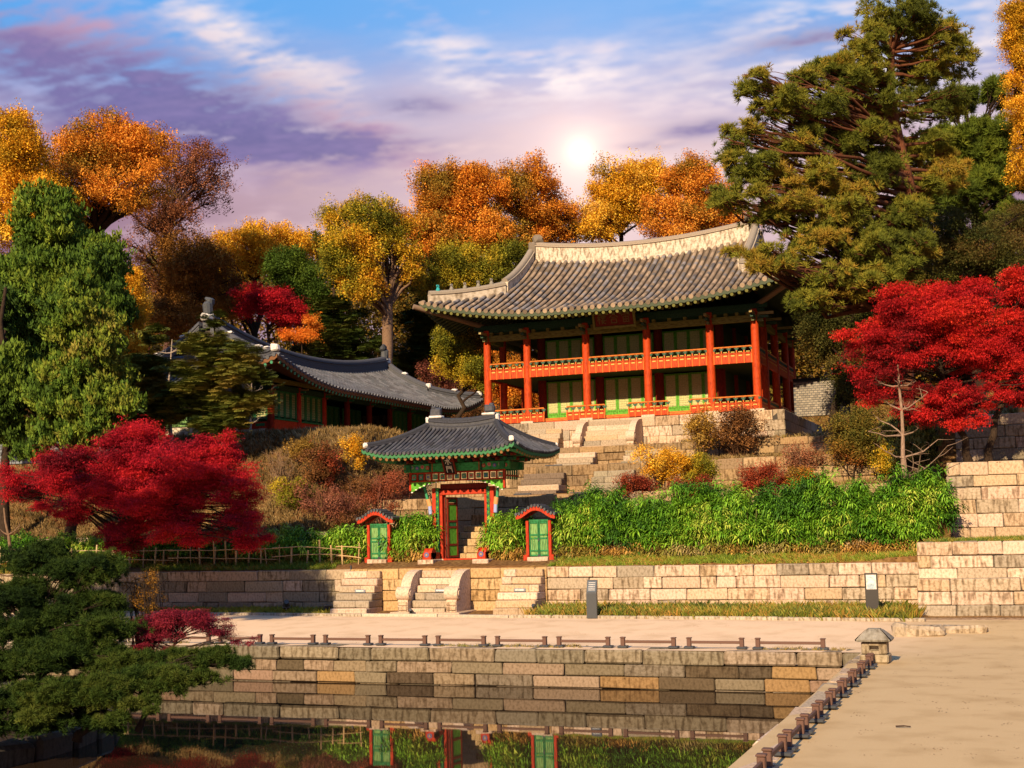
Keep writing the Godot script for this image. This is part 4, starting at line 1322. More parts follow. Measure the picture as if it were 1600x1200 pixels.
	# braces behind the posts
	for sx in [-1.0, 1.0]:
		var s := Shape.new()
		s.col = Color(0.05, 0.28, 0.13)
		s.bar(Vector3(sx * 1.03, 1.4, 0.05), Vector3(sx * 1.2, 2.42, 0.25), 0.045, 6)
		s.col = Color(0.6, 0.3, 0.12)
		s.bar(Vector3(sx * 1.06, 1.75, 0.12), Vector3(sx * 1.1, 1.95, 0.16), 0.075, 6)
		s.col = Color(0.3, 0.36, 0.6)
		s.bar(Vector3(sx * 1.04, 1.5, 0.12), Vector3(sx * 1.06, 1.74, 0.13), 0.06, 6)
		part(o, "painted_brace", s.mesh(), M.paint)
	# dark tiers of brackets under the eave
	for tier in 3:
		var w := wide + 0.3 + tier * 0.35
		var dd := 1.4 + tier * 0.4
		for i in 15:
			for sz in [1.0, -1.0]:
				bx(o, "bracket_arm", Vector3(-w * 0.5 + w * i / 14.0, 3.04 + tier * 0.11, sz * dd * 0.5), Vector3(0.07, 0.09, 0.42), [M.dark_green, M.dark_red, M.green][(i + tier) % 3])
		for sx in [-1.0, 1.0]:
			for i in 7:
				bx(o, "bracket_arm", Vector3(sx * w * 0.5, 3.04 + tier * 0.11, -dd * 0.5 + dd * i / 6.0), Vector3(0.42, 0.088, 0.07), [M.dark_green, M.dark_red, M.green][(i + tier) % 3])
		bx(o, "bracket_plate", Vector3(0, 3.09 + tier * 0.11, 0), Vector3(w, 0.03, dd), M.dark_red)
	# name board hung in front of the beam
	var nb := Basis(Vector3.RIGHT, 0.5)
	var at := Vector3(-0.12, 3.02, 0.86)
	bx(o, "name_board", at, Vector3(0.3, 0.78, 0.04), M.black, nb)
	for q in [[Vector3(-0.17, 0, 0.01), Vector3(0.05, 0.84, 0.06)], [Vector3(0.17, 0, 0.01), Vector3(0.05, 0.84, 0.06)], [Vector3(0, -0.41, 0.01), Vector3(0.39, 0.05, 0.061)], [Vector3(0, 0.41, 0.01), Vector3(0.39, 0.05, 0.061)]]:
		bx(o, "board_frame", at + nb * q[0], q[1], M.dark_red, nb)
	for i in 3:
		strokes(o, [FISH, WATER, GATE][i], at + nb * Vector3(0, 0.25 - 0.25 * i, 0.03), 0.2, nb, M.white)
	# roof
	var f := Roof.new()
	f.wide = 2.38; f.deep = 1.95; f.ridge = 1.08; f.eave = 3.22; f.top = 4.02; f.lift = 0.2; f.bend = 0.3; f.corner = 1.6; f.sag = 0.1; f.hipped = true
	tiled_roof(o, f, 0.132, 0.046, Color(0.06, 0.065, 0.08), Color(0.12, 0.125, 0.14), Color(0.05, 0.2, 0.08), Color(0.25, 0.13, 0.05), 0.9, 1, false, 0.3)
	var cap := Color(0.045, 0.05, 0.06)
	ridge_bar(o, "ridge", roof_line(f, Vector2(-f.ridge, 0), Vector2(f.ridge, 0), 8), 0.2, 0.36, M.new_tile, cap, Color(0.06, 0.065, 0.075))
	for sx in [-1.0, 1.0]:
		for sz in [-1.0, 1.0]:
			ridge_bar(o, "hip_ridge", roof_line(f, Vector2(sx * f.ridge, 0), Vector2(sx * (f.wide - 0.12), sz * (f.deep - 0.1)), 9), 0.15, 0.24, M.new_tile, cap, Color(0.06, 0.065, 0.075))
			var e := Shape.new()
			e.stone(Vector3(sx * (f.wide - 0.1), f.y_at(sx * f.wide, sz * f.deep) + 0.1, sz * (f.deep - 0.08)), Vector3(0.15, 0.15, 0.15), 0.04, 0.01, rng)
			part(o, "plaster_end", e.mesh(), M.white)
		var ty := f.y_at(sx * f.ridge, 0)
		var s := Shape.new()
		s.stone(Vector3(sx * (f.ridge - 0.22), ty + 0.29, 0), Vector3(0.42, 0.07, 0.24), 0.02, 0.005, rng)
		s.stone(Vector3(sx * (f.ridge + 0.04), ty + 0.16, 0), Vector3(0.12, 0.26, 0.2), 0.04, 0.01, rng)
		part(o, "plaster_end", s.mesh(), M.white)
		var r := Shape.new()
		r.col = Color(0.06, 0.065, 0.075)
		r.stone(Vector3(sx * (f.ridge - 0.2), ty + 0.44, 0), Vector3(0.34, 0.24, 0.16), 0.04, 0.02, rng)
		r.stone(Vector3(sx * (f.ridge - 0.14), ty + 0.57, 0), Vector3(0.14, 0.1, 0.12), 0.03, 0.01, rng)
		part(o, "ridge_end_tile", r.mesh(), M.new_tile)

func side_gate(label: String, at: Vector3) -> void:
	var o := thing("side_gate", label, "gate", at, 0.0)
	o.scale = Vector3(0.74, 1.0, 0.9)
	for sx in [-1.0, 1.0]:
		bx(o, "post", Vector3(sx * 0.46, 0.55, 0), Vector3(0.12, 1.15, 0.16), M.red)
		bx(o, "post_foot", Vector3(sx * 0.52, 0.08, 0.02), Vector3(0.2, 0.16, 0.2), M.red)
		var d := Vector3(sx * 0.195, 0.6, 0.0)
		bx(o, "door", d, Vector3(0.38, 0.98, 0.05), M.green_door)
		for x in [-0.165, 0.165]:
			bx(o, "door_stile", d + Vector3(x, 0, 0.02), Vector3(0.05, 0.98, 0.05), M.green)
		for y in [-0.46, -0.33, 0.02, 0.12, 0.46]:
			bx(o, "door_rail", d + Vector3(0, y, 0.021), Vector3(0.28, 0.05, 0.045), M.green)
		for x in [-0.07, 0.0, 0.07]:
			bx(o, "groove_batten", d + Vector3(x, -0.16, 0.022), Vector3(0.02, 0.28, 0.02), M.green)
		bx(o, "hinge_plate", Vector3(sx * 0.03, 0.14, 0.05), Vector3(0.05, 0.06, 0.02), M.iron)
	bx(o, "lock", Vector3(0.0, 0.58, 0.06), Vector3(0.05, 0.09, 0.03), M.iron)
	bx(o, "lintel", Vector3(0, 1.12, 0.0), Vector3(0.8, 0.07, 0.08), M.green)
	stone_part(o, "sill_stone", Vector3(0, -0.02, 0.06), Vector3(0.85, 0.24, 0.35), tones[2])
	# bowed barge boards front and back, small tiled roof between
	var lower := PackedVector2Array()
	var upper := PackedVector2Array()
	for i in 17:
		var x := -0.8 + 0.1 * i
		var y := 1.2 + 0.28 * (0.5 + 0.5 * cos(PI * x / 0.8)) + 0.05 * absf(x)
		lower.append(Vector2(x, y - 0.07))
		upper.append(Vector2(x, y + 0.05))
	var k := lower.duplicate()
	for i in 17: k.append(upper[16 - i])
	for z in [0.3, -0.3]:
		var s := Shape.new()
		s.prism(k, z - 0.025, z + 0.025)
		part(o, "barge_board", s.mesh(), M.red)
	for i in 13:
		var t := Shape.new()
		t.col = Color(0.05, 0.055, 0.065).lerp(Color(0.09, 0.095, 0.1), rng.randf())
		var x := -0.78 + 0.13 * i
		var y := 1.27 + 0.28 * (0.5 + 0.5 * cos(PI * x / 0.8)) + 0.05 * absf(x)
		t.bar(Vector3(x, y, -0.36), Vector3(x, y, 0.36), 0.05, 8)
		part(o, "tile_row", t.mesh(), M.new_tile)
	for sx in [-1.0, 1.0]:
		var soff := Shape.new()
		soff.quad(Vector3(sx * 0.75, 1.22, 0.28), Vector3(0, 1.44, 0.28), Vector3(0, 1.44, -0.28), Vector3(sx * 0.75, 1.22, -0.28))
		part(o, "roof_board", soff.mesh(), M.dark_red)


# ------------------------------------------------------------------ foliage
func leaf_mesh(kind: String) -> ArrayMesh:
	if leaf.has(kind): return leaf[kind]
	var r := RandomNumberGenerator.new()
	r.seed = hash(kind)
	var s := Shape.new()
	match kind:
		"broad", "maple", "sparse":
			var n: int = {"broad": 13, "maple": 16, "sparse": 8}[kind]
			for i in n:
				var d := Vector3(r.randfn(), r.randfn(), r.randfn()).normalized() * pow(r.randf(), 0.45)
				if kind == "maple": d.y *= 0.4
				var l := r.randf_range(0.3, 0.46) * (0.85 if kind == "maple" else 1.0)
				var t := Vector3(r.randf_range(-1, 1), r.randf_range(-0.8, 0.25), r.randf_range(-1, 1)).normalized()
				var side := t.cross(Vector3(r.randf_range(-0.6, 0.6), 1, r.randf_range(-0.6, 0.6))).normalized()
				var up := side.cross(t) * l * 0.12
				if kind == "maple":   # three-lobed
					s.tri(d, d + t * l * 0.6 + side * l * 0.16, d + t * l)
					s.tri(d, d + t * l, d + t * l * 0.6 - side * l * 0.16)
					s.tri(d, d + t * l * 0.25 + side * l * 0.28, d + t * l * 0.62 + side * l * 0.5)
					s.tri(d, d + t * l * 0.62 - side * l * 0.5, d + t * l * 0.25 - side * l * 0.28)
				else:
					s.tri(d, d + t * l * 0.5 + side * l * 0.3 + up, d + t * l)
					s.tri(d, d + t * l, d + t * l * 0.5 - side * l * 0.3 + up)
		"pine":
			for i in 30:
				var d := Vector3(r.randfn(), absf(r.randfn()) * 1.3 - 0.1, r.randfn()).normalized()
				var side := d.cross(Vector3(r.randf_range(-1, 1), r.randf_range(-1, 1), r.randf_range(-1, 1))).normalized() * 0.05
				var o := d * 0.1
				var l := r.randf_range(0.75, 1.0)
				s.tri(o - side, o + side, d * l)
		"juniper":
			for i in 16:
				var d := Vector3(r.randfn() * 0.7, 0.6 + absf(r.randfn()), r.randfn() * 0.7).normalized()
				var o := Vector3(r.randf_range(-0.5, 0.5), r.randf_range(-0.5, 0.3), r.randf_range(-0.5, 0.5))
				var side := d.cross(Vector3(r.randf_range(-1, 1), 0.2, r.randf_range(-1, 1))).normalized() * 0.13
				s.tri(o, o + d * 0.35 + side, o + d * 0.75)
				s.tri(o, o + d * 0.75, o + d * 0.35 - side)
		"fir":
			for i in 9:
				var t := -0.9 + 0.2 * i
				for sd in [-1.0, 1.0]:
					var o := Vector3(t, -0.14 * t * t, 0)
					var d := Vector3(0.55, -0.12 + r.randf_range(-0.12, 0.12), sd * 0.8).normalized() * (0.55 - 0.2 * absf(t)) * r.randf_range(0.8, 1.2)
					var side := d.cross(Vector3.UP).normalized() * 0.075
					s.tri(o, o + d * 0.5 + side, o + d)
					s.tri(o, o + d, o + d * 0.5 - side)
		"bamboo":
			for i in 11:
				var a := r.randf() * TAU
				var d := Vector3(cos(a), r.randf_range(-0.5, 0.55), sin(a)).normalized()
				var o := Vector3(r.randf_range(-0.2, 0.2), r.randf_range(-0.2, 0.2), r.randf_range(-0.2, 0.2))
				var side := d.cross(Vector3.UP).normalized() * 0.075
				var m := o + d * 0.45
				var e := o + d * 0.82 + Vector3(0, -0.34, 0)
				s.tri(o, m + side, m - side)
				s.tri(m - side, m + side, e)
		"grass":
			for i in 12:
				var a := r.randf() * TAU
				var d := Vector3(cos(a) * 0.45, r.randf_range(0.6, 1.0), sin(a) * 0.45) * r.randf_range(0.6, 1.0)
				var o := Vector3(r.randf_range(-0.35, 0.35), 0, r.randf_range(-0.35, 0.35))
				var side := Vector3(-sin(a), 0, cos(a)) * 0.045
				s.tri(o - side, o + side, o + d * 0.6 + side * 0.7)
				s.tri(o - side, o + d * 0.6 + side * 0.7, o + d + Vector3(0, -0.15, 0))
		"litter":
			for i in 4:
				var o := Vector3(r.randf_range(-1, 1), 0.03, r.randf_range(-1, 1))
				var a := r.randf() * TAU
				var d := Vector3(cos(a), r.randf_range(-0.1, 0.3), sin(a)) * 0.3
				var side := Vector3(-sin(a), 0.2, cos(a)) * 0.13
				s.quad(o, o + d * 0.5 + side, o + d, o + d * 0.5 - side)
	leaf[kind] = s.mesh()
	return leaf[kind]

func foliage(parent: Node3D, called: String, clumps: Array, count: int, size: float, kind: String, pal: Array, o := {}) -> void:
	var flat: bool = o.get("flat", kind in ["maple", "pine"])
	var gap: float = o.get("gap", -0.28)
	var shell: float = o.get("shell", 0.4)
	var lowest: float = o.get("lowest", -0.75)
	var stray: float = o.get("stray", 0.3)
	var ragged: float = o.get("ragged", 1.1)
	var xs: Array[Transform3D] = []
	var cs := PackedColorArray()
	var sum := 0.0
	var cum := PackedFloat32Array()
	var tone := PackedFloat32Array()
	for c in clumps:
		sum += pow(c[1].x * c[1].y + c[1].y * c[1].z + c[1].x * c[1].z, 0.9)
		cum.append(sum)
		tone.append(rng.randf())
	var gf := 0.8 / maxf(size, 0.08)
	var tries := 0
	while xs.size() < count and tries < count * 4:
		tries += 1
		var k := cum.bsearch(rng.randf() * sum)
		if k >= clumps.size(): k = clumps.size() - 1
		var d := Vector3(rng.randfn(), rng.randfn(), rng.randfn()).normalized()
		if d.y < lowest: d.y = -d.y
		var rr := pow(rng.randf(), shell) * (1.0 + (rng.randf() * 0.6 if rng.randf() < stray else 0.0))
		var p: Vector3 = clumps[k][0] + d * rr * clumps[k][1]
		if gap_noise.get_noise_3d(p.x * gf, p.y * gf * 1.2, p.z * gf) + 0.5 * gap_noise.get_noise_3d(p.x * gf * 0.35 + 40.0, p.y * gf * 0.5, p.z * gf * 0.35) < gap: continue
		if ragged > 0.0:   # uneven outline
			var nr: float = (clumps[k][1].x + clumps[k][1].y + clumps[k][1].z) / 3.0
			var q := p * (0.8 / nr)
			p += Vector3(gap_noise.get_noise_3d(q.x * 3.0, q.y * 3.0, q.z * 3.0), 0.8 * gap_noise.get_noise_3d(q.x * 3.0 + 50.0, q.y * 3.0, q.z * 3.0), gap_noise.get_noise_3d(q.x * 3.0, q.y * 3.0 + 50.0, q.z * 3.0)) * nr * ragged
		var sz := size * rng.randf_range(0.6, 1.35)
		var b: Basis
		if flat:
			b = Basis(Vector3.UP, rng.randf() * TAU) * Basis(Vector3.RIGHT, rng.randf_range(-0.6, 0.6))
			if kind == "pine":
				b = Basis(Quaternion(Vector3.UP, (Vector3.UP * 0.9 + Vector3(d.x, d.y * 0.4, d.z)).normalized())) * b
		else:
			b = Basis(Vector3.UP, rng.randf() * TAU) * Basis(Vector3.RIGHT, rng.randf_range(-0.7, 0.7))
		xs.append(Transform3D(b.scaled(Vector3(sz, sz, sz)), p))
		var n := shade_noise.get_noise_3d(p.x * 0.9, p.y * 1.3, p.z * 0.9)
		var u := clampf(0.5 + 0.75 * n + 0.55 * (tone[k] - 0.5) + rng.randf_range(-0.22, 0.22), 0.0, 0.999) * (pal.size() - 1)
		var c: Color = pal[int(u)].lerp(pal[mini(int(u) + 1, pal.size() - 1)], u - int(u))
		c = c * rng.randf_range(0.75, 1.2)
		c.a = 1.0
		cs.append(c)
	var mt: Material = M.needle if kind in ["pine", "fir", "juniper"] else M.bamboo if kind in ["bamboo", "grass", "litter"] else M.leaf
	scatter(parent, called, leaf_mesh(kind), mt, xs, cs)

func split(crowns: Array, o := {}) -> Array:   # [centre, radii, how many clumps] -> clumps of uneven size inside each
	var out := []
	var ratio: float = o.get("clump", 0.38)
	for c in crowns:
		if c[2] < 2:
			out.append([c[0], c[1]])
			continue
		for i in c[2]:
			var y: float = 1.0 - 2.0 * (i + 0.5) / c[2]
			var a: float = i * 2.39996 + rng.randf_range(-0.5, 0.5)
			var rr := sqrt(maxf(0.0, 1.0 - y * y))
			var d := Vector3(cos(a) * rr, y, sin(a) * rr) * rng.randf_range(0.5, 0.95)
			if i % 5 == 4: d *= 0.35
			var sz := ratio * rng.randf_range(0.6, 1.4)
			var m: float = (c[1].x + c[1].y + c[1].z) / 3.0
			out.append([c[0] + d * c[1], Vector3(lerpf(c[1].x, m, 0.5), lerpf(c[1].y, m, 0.3) * o.get("squash", 0.8), lerpf(c[1].z, m, 0.5)) * sz])
	return out

func limb(s: Shape, a: Vector3, b: Vector3, r0: float, r1: float, sides := 5, rise_ := 0.25, steps := 5, sway := 0.1) -> PackedVector3Array:
	var pts := PackedVector3Array()
	var rad := PackedFloat32Array()
	var l := a.distance_to(b)
	var off := Vector3(rng.randf_range(-1, 1), 0, rng.randf_range(-1, 1)) * l * sway
	for i in steps + 1:
		var t := i / float(steps)
		var p := a.lerp(b, t) + off * sin(t * PI) + Vector3(0, rise_ * l * sin(t * PI) * 0.5, 0)
		if i > 0 and i < steps: p += Vector3(rng.randf_range(-1, 1), rng.randf_range(-1, 1), rng.randf_range(-1, 1)) * l * 0.3 * sway
		pts.append(p)
		rad.append(lerpf(r0, r1, pow(t, 0.8)))
	s.tube(pts, rad, sides)
	return pts

func tree(called: String, label: String, cat: String, group: String, at: Vector2, tr: float, crowns: Array, kind: String, count: int, size: float, pal: Array, bark: Color, o := {}) -> Node3D:
	var base := Vector3(at.x, ground_y(at.x, at.y) - 0.1 if not o.has("y") else o.y, at.y)
	var n := thing(called, label, cat, base, 0.0, group)
	var local := []
	var top := Vector3.ZERO
	var hi := -1e9
	var lo := 1e9
	for c in crowns:
		local.append([c[0] - base, c[1], c[2]])
		top += (c[0] - base) / crowns.size()
		hi = maxf(hi, c[0].y - base.y + c[1].y)
		lo = minf(lo, c[0].y - base.y - c[1].y)
	var clumps := split(local, o)
	if o.has("fork"): top = o.fork - base
	elif o.get("spire", false): top = Vector3(top.x, hi * 0.96, top.z)
	else: top = Vector3(top.x * 0.8, lerpf(lo, hi, 0.5), top.z * 0.8)
	var s := Shape.new()
	s.col = bark
	var pts := PackedVector3Array()
	var rad := PackedFloat32Array()
	for i in 9:
		var t := i / 8.0
		var w: float = tr * o.get("wiggle", 1.6) * sin(t * PI)
		pts.append(Vector3(top.x * pow(t, 1.3), top.y * t, top.z * pow(t, 1.3)) + Vector3(rng.randf_range(-w, w), 0, rng.randf_range(-w, w)))
		rad.append(tr * lerpf(1.0, o.get("taper", 0.3), t) * (1.25 if i == 0 else 1.0))
	s.tube(pts, rad, 8)
	part(n, "trunk", s.mesh(), M.bark)
	var g := Shape.new()
	g.col = bark * o.get("limb_tone", 0.85)
	g.col.a = 1.0
	for c in clumps:
		var q: Vector3 = c[0]
		var reach := Vector2(q.x - top.x, q.z - top.z).length()
		var t := clampf((q.y - reach * o.get("steep", 0.6)) / maxf(top.y, 0.1), o.get("first", 0.35), 0.97)
		var k := t * 8.0
		var a := pts[int(k)].lerp(pts[mini(int(k) + 1, 8)], k - int(k))
		var r0: float = tr * lerpf(0.55, 0.2, t) * o.get("limb", 1.0)
		var lp := limb(g, a, q, r0, r0 * 0.3, 5, o.get("bow", 0.15))
		for j in o.get("twigs", 4):
			var d := Vector3(rng.randfn(), rng.randf_range(-0.3, 1.0), rng.randfn()).normalized()
			limb(g, lp[3 + j % 3], q + d * c[1] * 0.85, r0 * 0.3, r0 * 0.08, 3, 0.1, 3)
	part(n, "limbs", g.mesh(), M.bark)
	if count > 0:
		foliage(n, "crown", clumps, count, size, kind, pal, o)
	return n

func bare_tree(label: String, at: Vector2, h: float, tr: float, bark: Color, lean := 0.0, lots := 26) -> void:
	var base := Vector3(at.x, ground_y(at.x, at.y) - 0.1, at.y)
	var n := thing("bare_tree", label, "tree", base)
	var s := Shape.new()
	s.col = bark
	var pts := limb(s, Vector3.ZERO, Vector3(lean * h, h, 0.0), tr, tr * 0.2, 6, 0.0, 8, 0.03)
	part(n, "trunk", s.mesh(), M.bark)
	var g := Shape.new()
	g.col = bark
	for i in lots:
		var k := 2 + int(rng.randf() * 6.0)
		var a := rng.randf() * TAU
		var l := h * rng.randf_range(0.15, 0.4) * (1.15 - k / 9.0)
		var e := pts[k] + Vector3(cos(a) * l, l * rng.randf_range(0.1, 0.7), sin(a) * l)
		var lp := limb(g, pts[k], e, tr * 0.3, tr * 0.08, 4, -0.1, 4)
		for j in 4:
			var d := Vector3(rng.randfn(), rng.randf_range(-0.1, 0.9), rng.randfn()).normalized() * l * 0.4
			limb(g, lp[1 + j % 4], lp[1 + j % 4] + d, tr * 0.1, tr * 0.03, 3, 0.0, 3)
	part(n, "twigs", g.mesh(), M.bark)

func shrub(called: String, label: String, group: String, c: Vector3, r: Vector3, kind: String, count: int, size: float, pal: Array, bark: Color, stems := 16, o := {}) -> void:
	var base := Vector3(c.x, minf(ground_y(c.x, c.z), c.y - r.y * 0.7), c.z)
	var n := thing(called, label, "shrub", base, 0.0, group)
	var g := Shape.new()
	g.col = bark
	for i in stems:
		var d := Vector3(rng.randfn(), rng.randf_range(0.1, 1.3), rng.randfn()).normalized()
		var e := c - base + d * r * rng.randf_range(0.6, 1.05)
		var lp := limb(g, Vector3(rng.randf_range(-0.2, 0.2) * r.x, 0, rng.randf_range(-0.2, 0.2) * r.z), e, 0.02, 0.006, 4, 0.1, 4)
		for j in 5:
			var q := lp[1 + j % 4]
			limb(g, q, q + Vector3(rng.randfn(), rng.randf_range(0, 1.4), rng.randfn()).normalized() * r.y * 0.5, 0.008, 0.003, 3, 0.0, 2)
	part(n, "stems", g.mesh(), M.bark)
	if count > 0:
		foliage(n, "leaves", split([[c - base, r, 9]], {"clump": 0.5}), count, size, kind, pal, {"gap": -0.2, "shell": 0.5, "flat": false}.merged(o, true))

# leaf colours, as real-world reflectances
const ORANGE := [Color(0.3, 0.2, 0.03), Color(0.56, 0.24, 0.03), Color(0.74, 0.27, 0.028), Color(0.78, 0.37, 0.05)]
const GOLD := [Color(0.3, 0.21, 0.02), Color(0.6, 0.34, 0.02), Color(0.8, 0.4, 0.025), Color(0.8, 0.54, 0.06)]
const RUST := [Color(0.2, 0.09, 0.04), Color(0.34, 0.13, 0.055), Color(0.44, 0.19, 0.1)]
const OLIVE := [Color(0.09, 0.1, 0.012), Color(0.2, 0.2, 0.018), Color(0.46, 0.34, 0.025), Color(0.64, 0.38, 0.025)]
const GREENS := [Color(0.025, 0.05, 0.01), Color(0.06, 0.11, 0.014), Color(0.12, 0.18, 0.02)]
const JUNIPER := [Color(0.035, 0.07, 0.01), Color(0.07, 0.13, 0.015), Color(0.15, 0.2, 0.02), Color(0.2, 0.17, 0.03)]
const PINE := [Color(0.06, 0.075, 0.012), Color(0.12, 0.14, 0.018), Color(0.22, 0.21, 0.025), Color(0.3, 0.19, 0.025)]
const YOUNG_FIR := [Color(0.05, 0.075, 0.015), Color(0.1, 0.125, 0.02), Color(0.19, 0.18, 0.03), Color(0.22, 0.15, 0.03)]
const FIR := [Color(0.025, 0.05, 0.012), Color(0.06, 0.09, 0.015), Color(0.12, 0.12, 0.02)]
const RED := [Color(0.12, 0.008, 0.014), Color(0.28, 0.009, 0.02), Color(0.45, 0.012, 0.022), Color(0.58, 0.025, 0.025)]
const SCARLET := [Color(0.16, 0.01, 0.012), Color(0.38, 0.012, 0.015), Color(0.58, 0.022, 0.018), Color(0.68, 0.05, 0.02)]
const WINE := [Color(0.1, 0.01, 0.02), Color(0.2, 0.015, 0.03), Color(0.3, 0.03, 0.04)]
const DARKRED := [Color(0.16, 0.03, 0.02), Color(0.28, 0.05, 0.025), Color(0.36, 0.08, 0.03)]
const BROWN := [Color(0.12, 0.05, 0.02), Color(0.22, 0.1, 0.035), Color(0.34, 0.16, 0.05)]
const DRYGRASS := [Color(0.09, 0.06, 0.02), Color(0.18, 0.115, 0.04), Color(0.3, 0.2, 0.075)]
const BAMBOO := [Color(0.02, 0.065, 0.006), Color(0.05, 0.15, 0.009), Color(0.1, 0.25, 0.012), Color(0.19, 0.36, 0.022), Color(0.4, 0.46, 0.06)]

func make_trees() -> void:
	var dark := Color(0.05, 0.032, 0.02)
	var grey := Color(0.14, 0.105, 0.075)
	var red := Color(0.16, 0.06, 0.03)
	# the wooded hill far behind
	var wood := Node3D.new()
	wood.name = numbered("woods")
	add_child(wood)
	tag(wood, "dark autumn woods covering the hill behind the buildings and trees", "woods", "", "stuff")
	var cl := []
	for i in 420:
		var wx := rng.randf_range(-95.0, 34.0)
		var wz := rng.randf_range(-100.0, -64.0)
		var h := rng.randf_range(1.0, 12.0 if wx < -30.0 else 8.5)
		cl.append([Vector3(wx, ground_y(wx, wz) + h, wz), Vector3(3.2, 2.6, 3.0) * rng.randf_range(0.7, 1.2)])
	for i in 70:
		var wx := rng.randf_range(-85.0, -48.0)
		var wz := rng.randf_range(-62.0, -18.0)
		cl.append([Vector3(wx, ground_y(wx, wz) + rng.randf_range(1.0, 7.0), wz), Vector3(3.2, 2.6, 3.0) * rng.randf_range(0.7, 1.2)])
	foliage(wood, "foliage", cl, 23500, 1.0, "broad", [Color(0.05, 0.045, 0.01), Color(0.12, 0.09, 0.015), Color(0.22, 0.12, 0.02), Color(0.1, 0.1, 0.015), Color(0.34, 0.16, 0.02)], {"gap": -0.4, "lowest": -0.9})
	# behind, left to right
	tree("oak_tree", "golden orange tree at the far left edge of the skyline", "tree", "", Vector2(-43.643, -26.03), 0.4, [[Vector3(-43.473, 22.21, -25.186), Vector3(1.884, 2.144, 1.884), 22], [Vector3(-42.604, 19.116, -25.89), Vector3(1.949, 1.949, 1.949), 16], [Vector3(-44.572, 19.166, -25.128), Vector3(1.625, 2.274, 1.625), 10]], "broad", 6670, 0.292, GOLD, dark)
	tree("oak_tree", "broad orange oak with dark spreading limbs at upper left", "tree", "", Vector2(-44.154, -32.011), 0.5, [[Vector3(-43.418, 23.541, -31.515), Vector3(3.013, 1.843, 2.949), 26], [Vector3(-41.241, 23.944, -32.303), Vector3(1.843, 1.56, 1.843), 16], [Vector3(-43.693, 21.11, -29.545), Vector3(2.068, 1.585, 2.068), 14], [Vector3(-40.481, 21.029, -30.788), Vector3(1.999, 1.172, 1.875), 12]], "broad", 8990, 0.301, ORANGE, dark, {"gap": -0.12, "limb": 1.5})
	tree("thinning_tree", "thin reddish brown tree losing its leaves beside the orange oak", "tree", "", Vector2(-48.877, -45.165), 0.4, [[Vector3(-46.681, 26.012, -45.056), Vector3(2.54, 2.455, 2.54), 22], [Vector3(-47.544, 22.842, -42.949), Vector3(2.481, 2.274, 2.481), 16], [Vector3(-47.471, 19.373, -41.237), Vector3(1.817, 2.422, 1.817), 10]], "sparse", 4600, 0.339, RUST, Color(0.11, 0.06, 0.05), {"gap": 0.0, "twigs": 11, "limb": 1.2})
	tree("maple_tree", "rusty brown tree in the shade behind the hall roof at left", "tree", "", Vector2(-44.898, -42.713), 0.3, [[Vector3(-44.673, 18.901, -42.368), Vector3(2.503, 2.341, 2.503), 20], [Vector3(-44.784, 15.79, -40.542), Vector3(2.166, 1.772, 2.166), 12], [Vector3(-42.703, 17.245, -43.322), Vector3(1.615, 2.018, 1.615), 10]], "broad", 6380, 0.323, [Color(0.12, 0.06, 0.02), Color(0.22, 0.1, 0.02), Color(0.36, 0.17, 0.03)], dark, {"gap": -0.1, "twigs": 6})
	tree("oak_tree", "golden yellow tree low on the skyline between orange oak and green crown", "tree", "", Vector2(-47.873, -54.018), 0.4, [[Vector3(-48.535, 22.604, -53.376), Vector3(2.545, 2.314, 2.545), 18], [Vector3(-46.942, 23.669, -56.016), Vector3(2.599, 1.701, 2.599), 16], [Vector3(-48.106, 20.03, -49.537), Vector3(1.994, 1.994, 1.994), 10], [Vector3(-45.283, 24.042, -58.764), Vector3(1.447, 1.061, 1.447), 6]], "broad", 6670, 0.37, GOLD, dark)
	tree("green_tree", "small bright green tree above the red maple near the hall roof", "tree", "", Vector2(-41.061, -48.342), 0.3, [[Vector3(-40.991, 19.634, -48.006), Vector3(1.693, 1.524, 1.693), 14], [Vector3(-39.497, 17.661, -47.738), Vector3(1.757, 1.674, 1.757), 10]], "broad", 3770, 0.339, GREENS, dark)
	tree("oak_tree", "gold and orange tree with a pale bare trunk above the hall roof", "tree", "", Vector2(-32.41, -45.613), 0.42, [[Vector3(-33.976, 19.236, -43.202), Vector3(1.945, 1.556, 1.945), 18], [Vector3(-33.139, 21.202, -45.444), Vector3(2.313, 1.675, 2.313), 20], [Vector3(-31.416, 18.976, -46.372), Vector3(1.435, 1.675, 1.435), 12], [Vector3(-35.909, 22.118, -46.426), Vector3(1.839, 1.144, 1.83), 12], [Vector3(-33.553, 17.29, -43.598), Vector3(1.867, 0.933, 1.493), 10], [Vector3(-35.68, 20.263, -43.503), Vector3(1.103, 1.181, 1.103), 6]], "broad", 8700, 0.315, OLIVE + [Color(0.62, 0.26, 0.02)], Color(0.24, 0.16, 0.1), {"fork": Vector3(-32.423, 16.457, -45.209), "limb": 1.5, "taper": 0.8, "wiggle": 0.7, "first": 0.8, "gap": -0.14})
	tree("oak_tree", "tall vivid orange oak on the skyline left of the setting sun", "tree", "", Vector2(-33.702, -57.387), 0.5, [[Vector3(-33.675, 25.885, -56.534), Vector3(2.627, 2.264, 2.627), 22], [Vector3(-31.733, 26.512, -57.205), Vector3(2.355, 1.721, 2.355), 14], [Vector3(-33.884, 22.536, -54.699), Vector3(2.304, 1.861, 2.304), 14], [Vector3(-31.507, 23.351, -57.67), Vector3(2.717, 1.721, 2.717), 14]], "broad", 9280, 0.385, ORANGE, dark, {"gap": -0.14, "limb": 1.4})
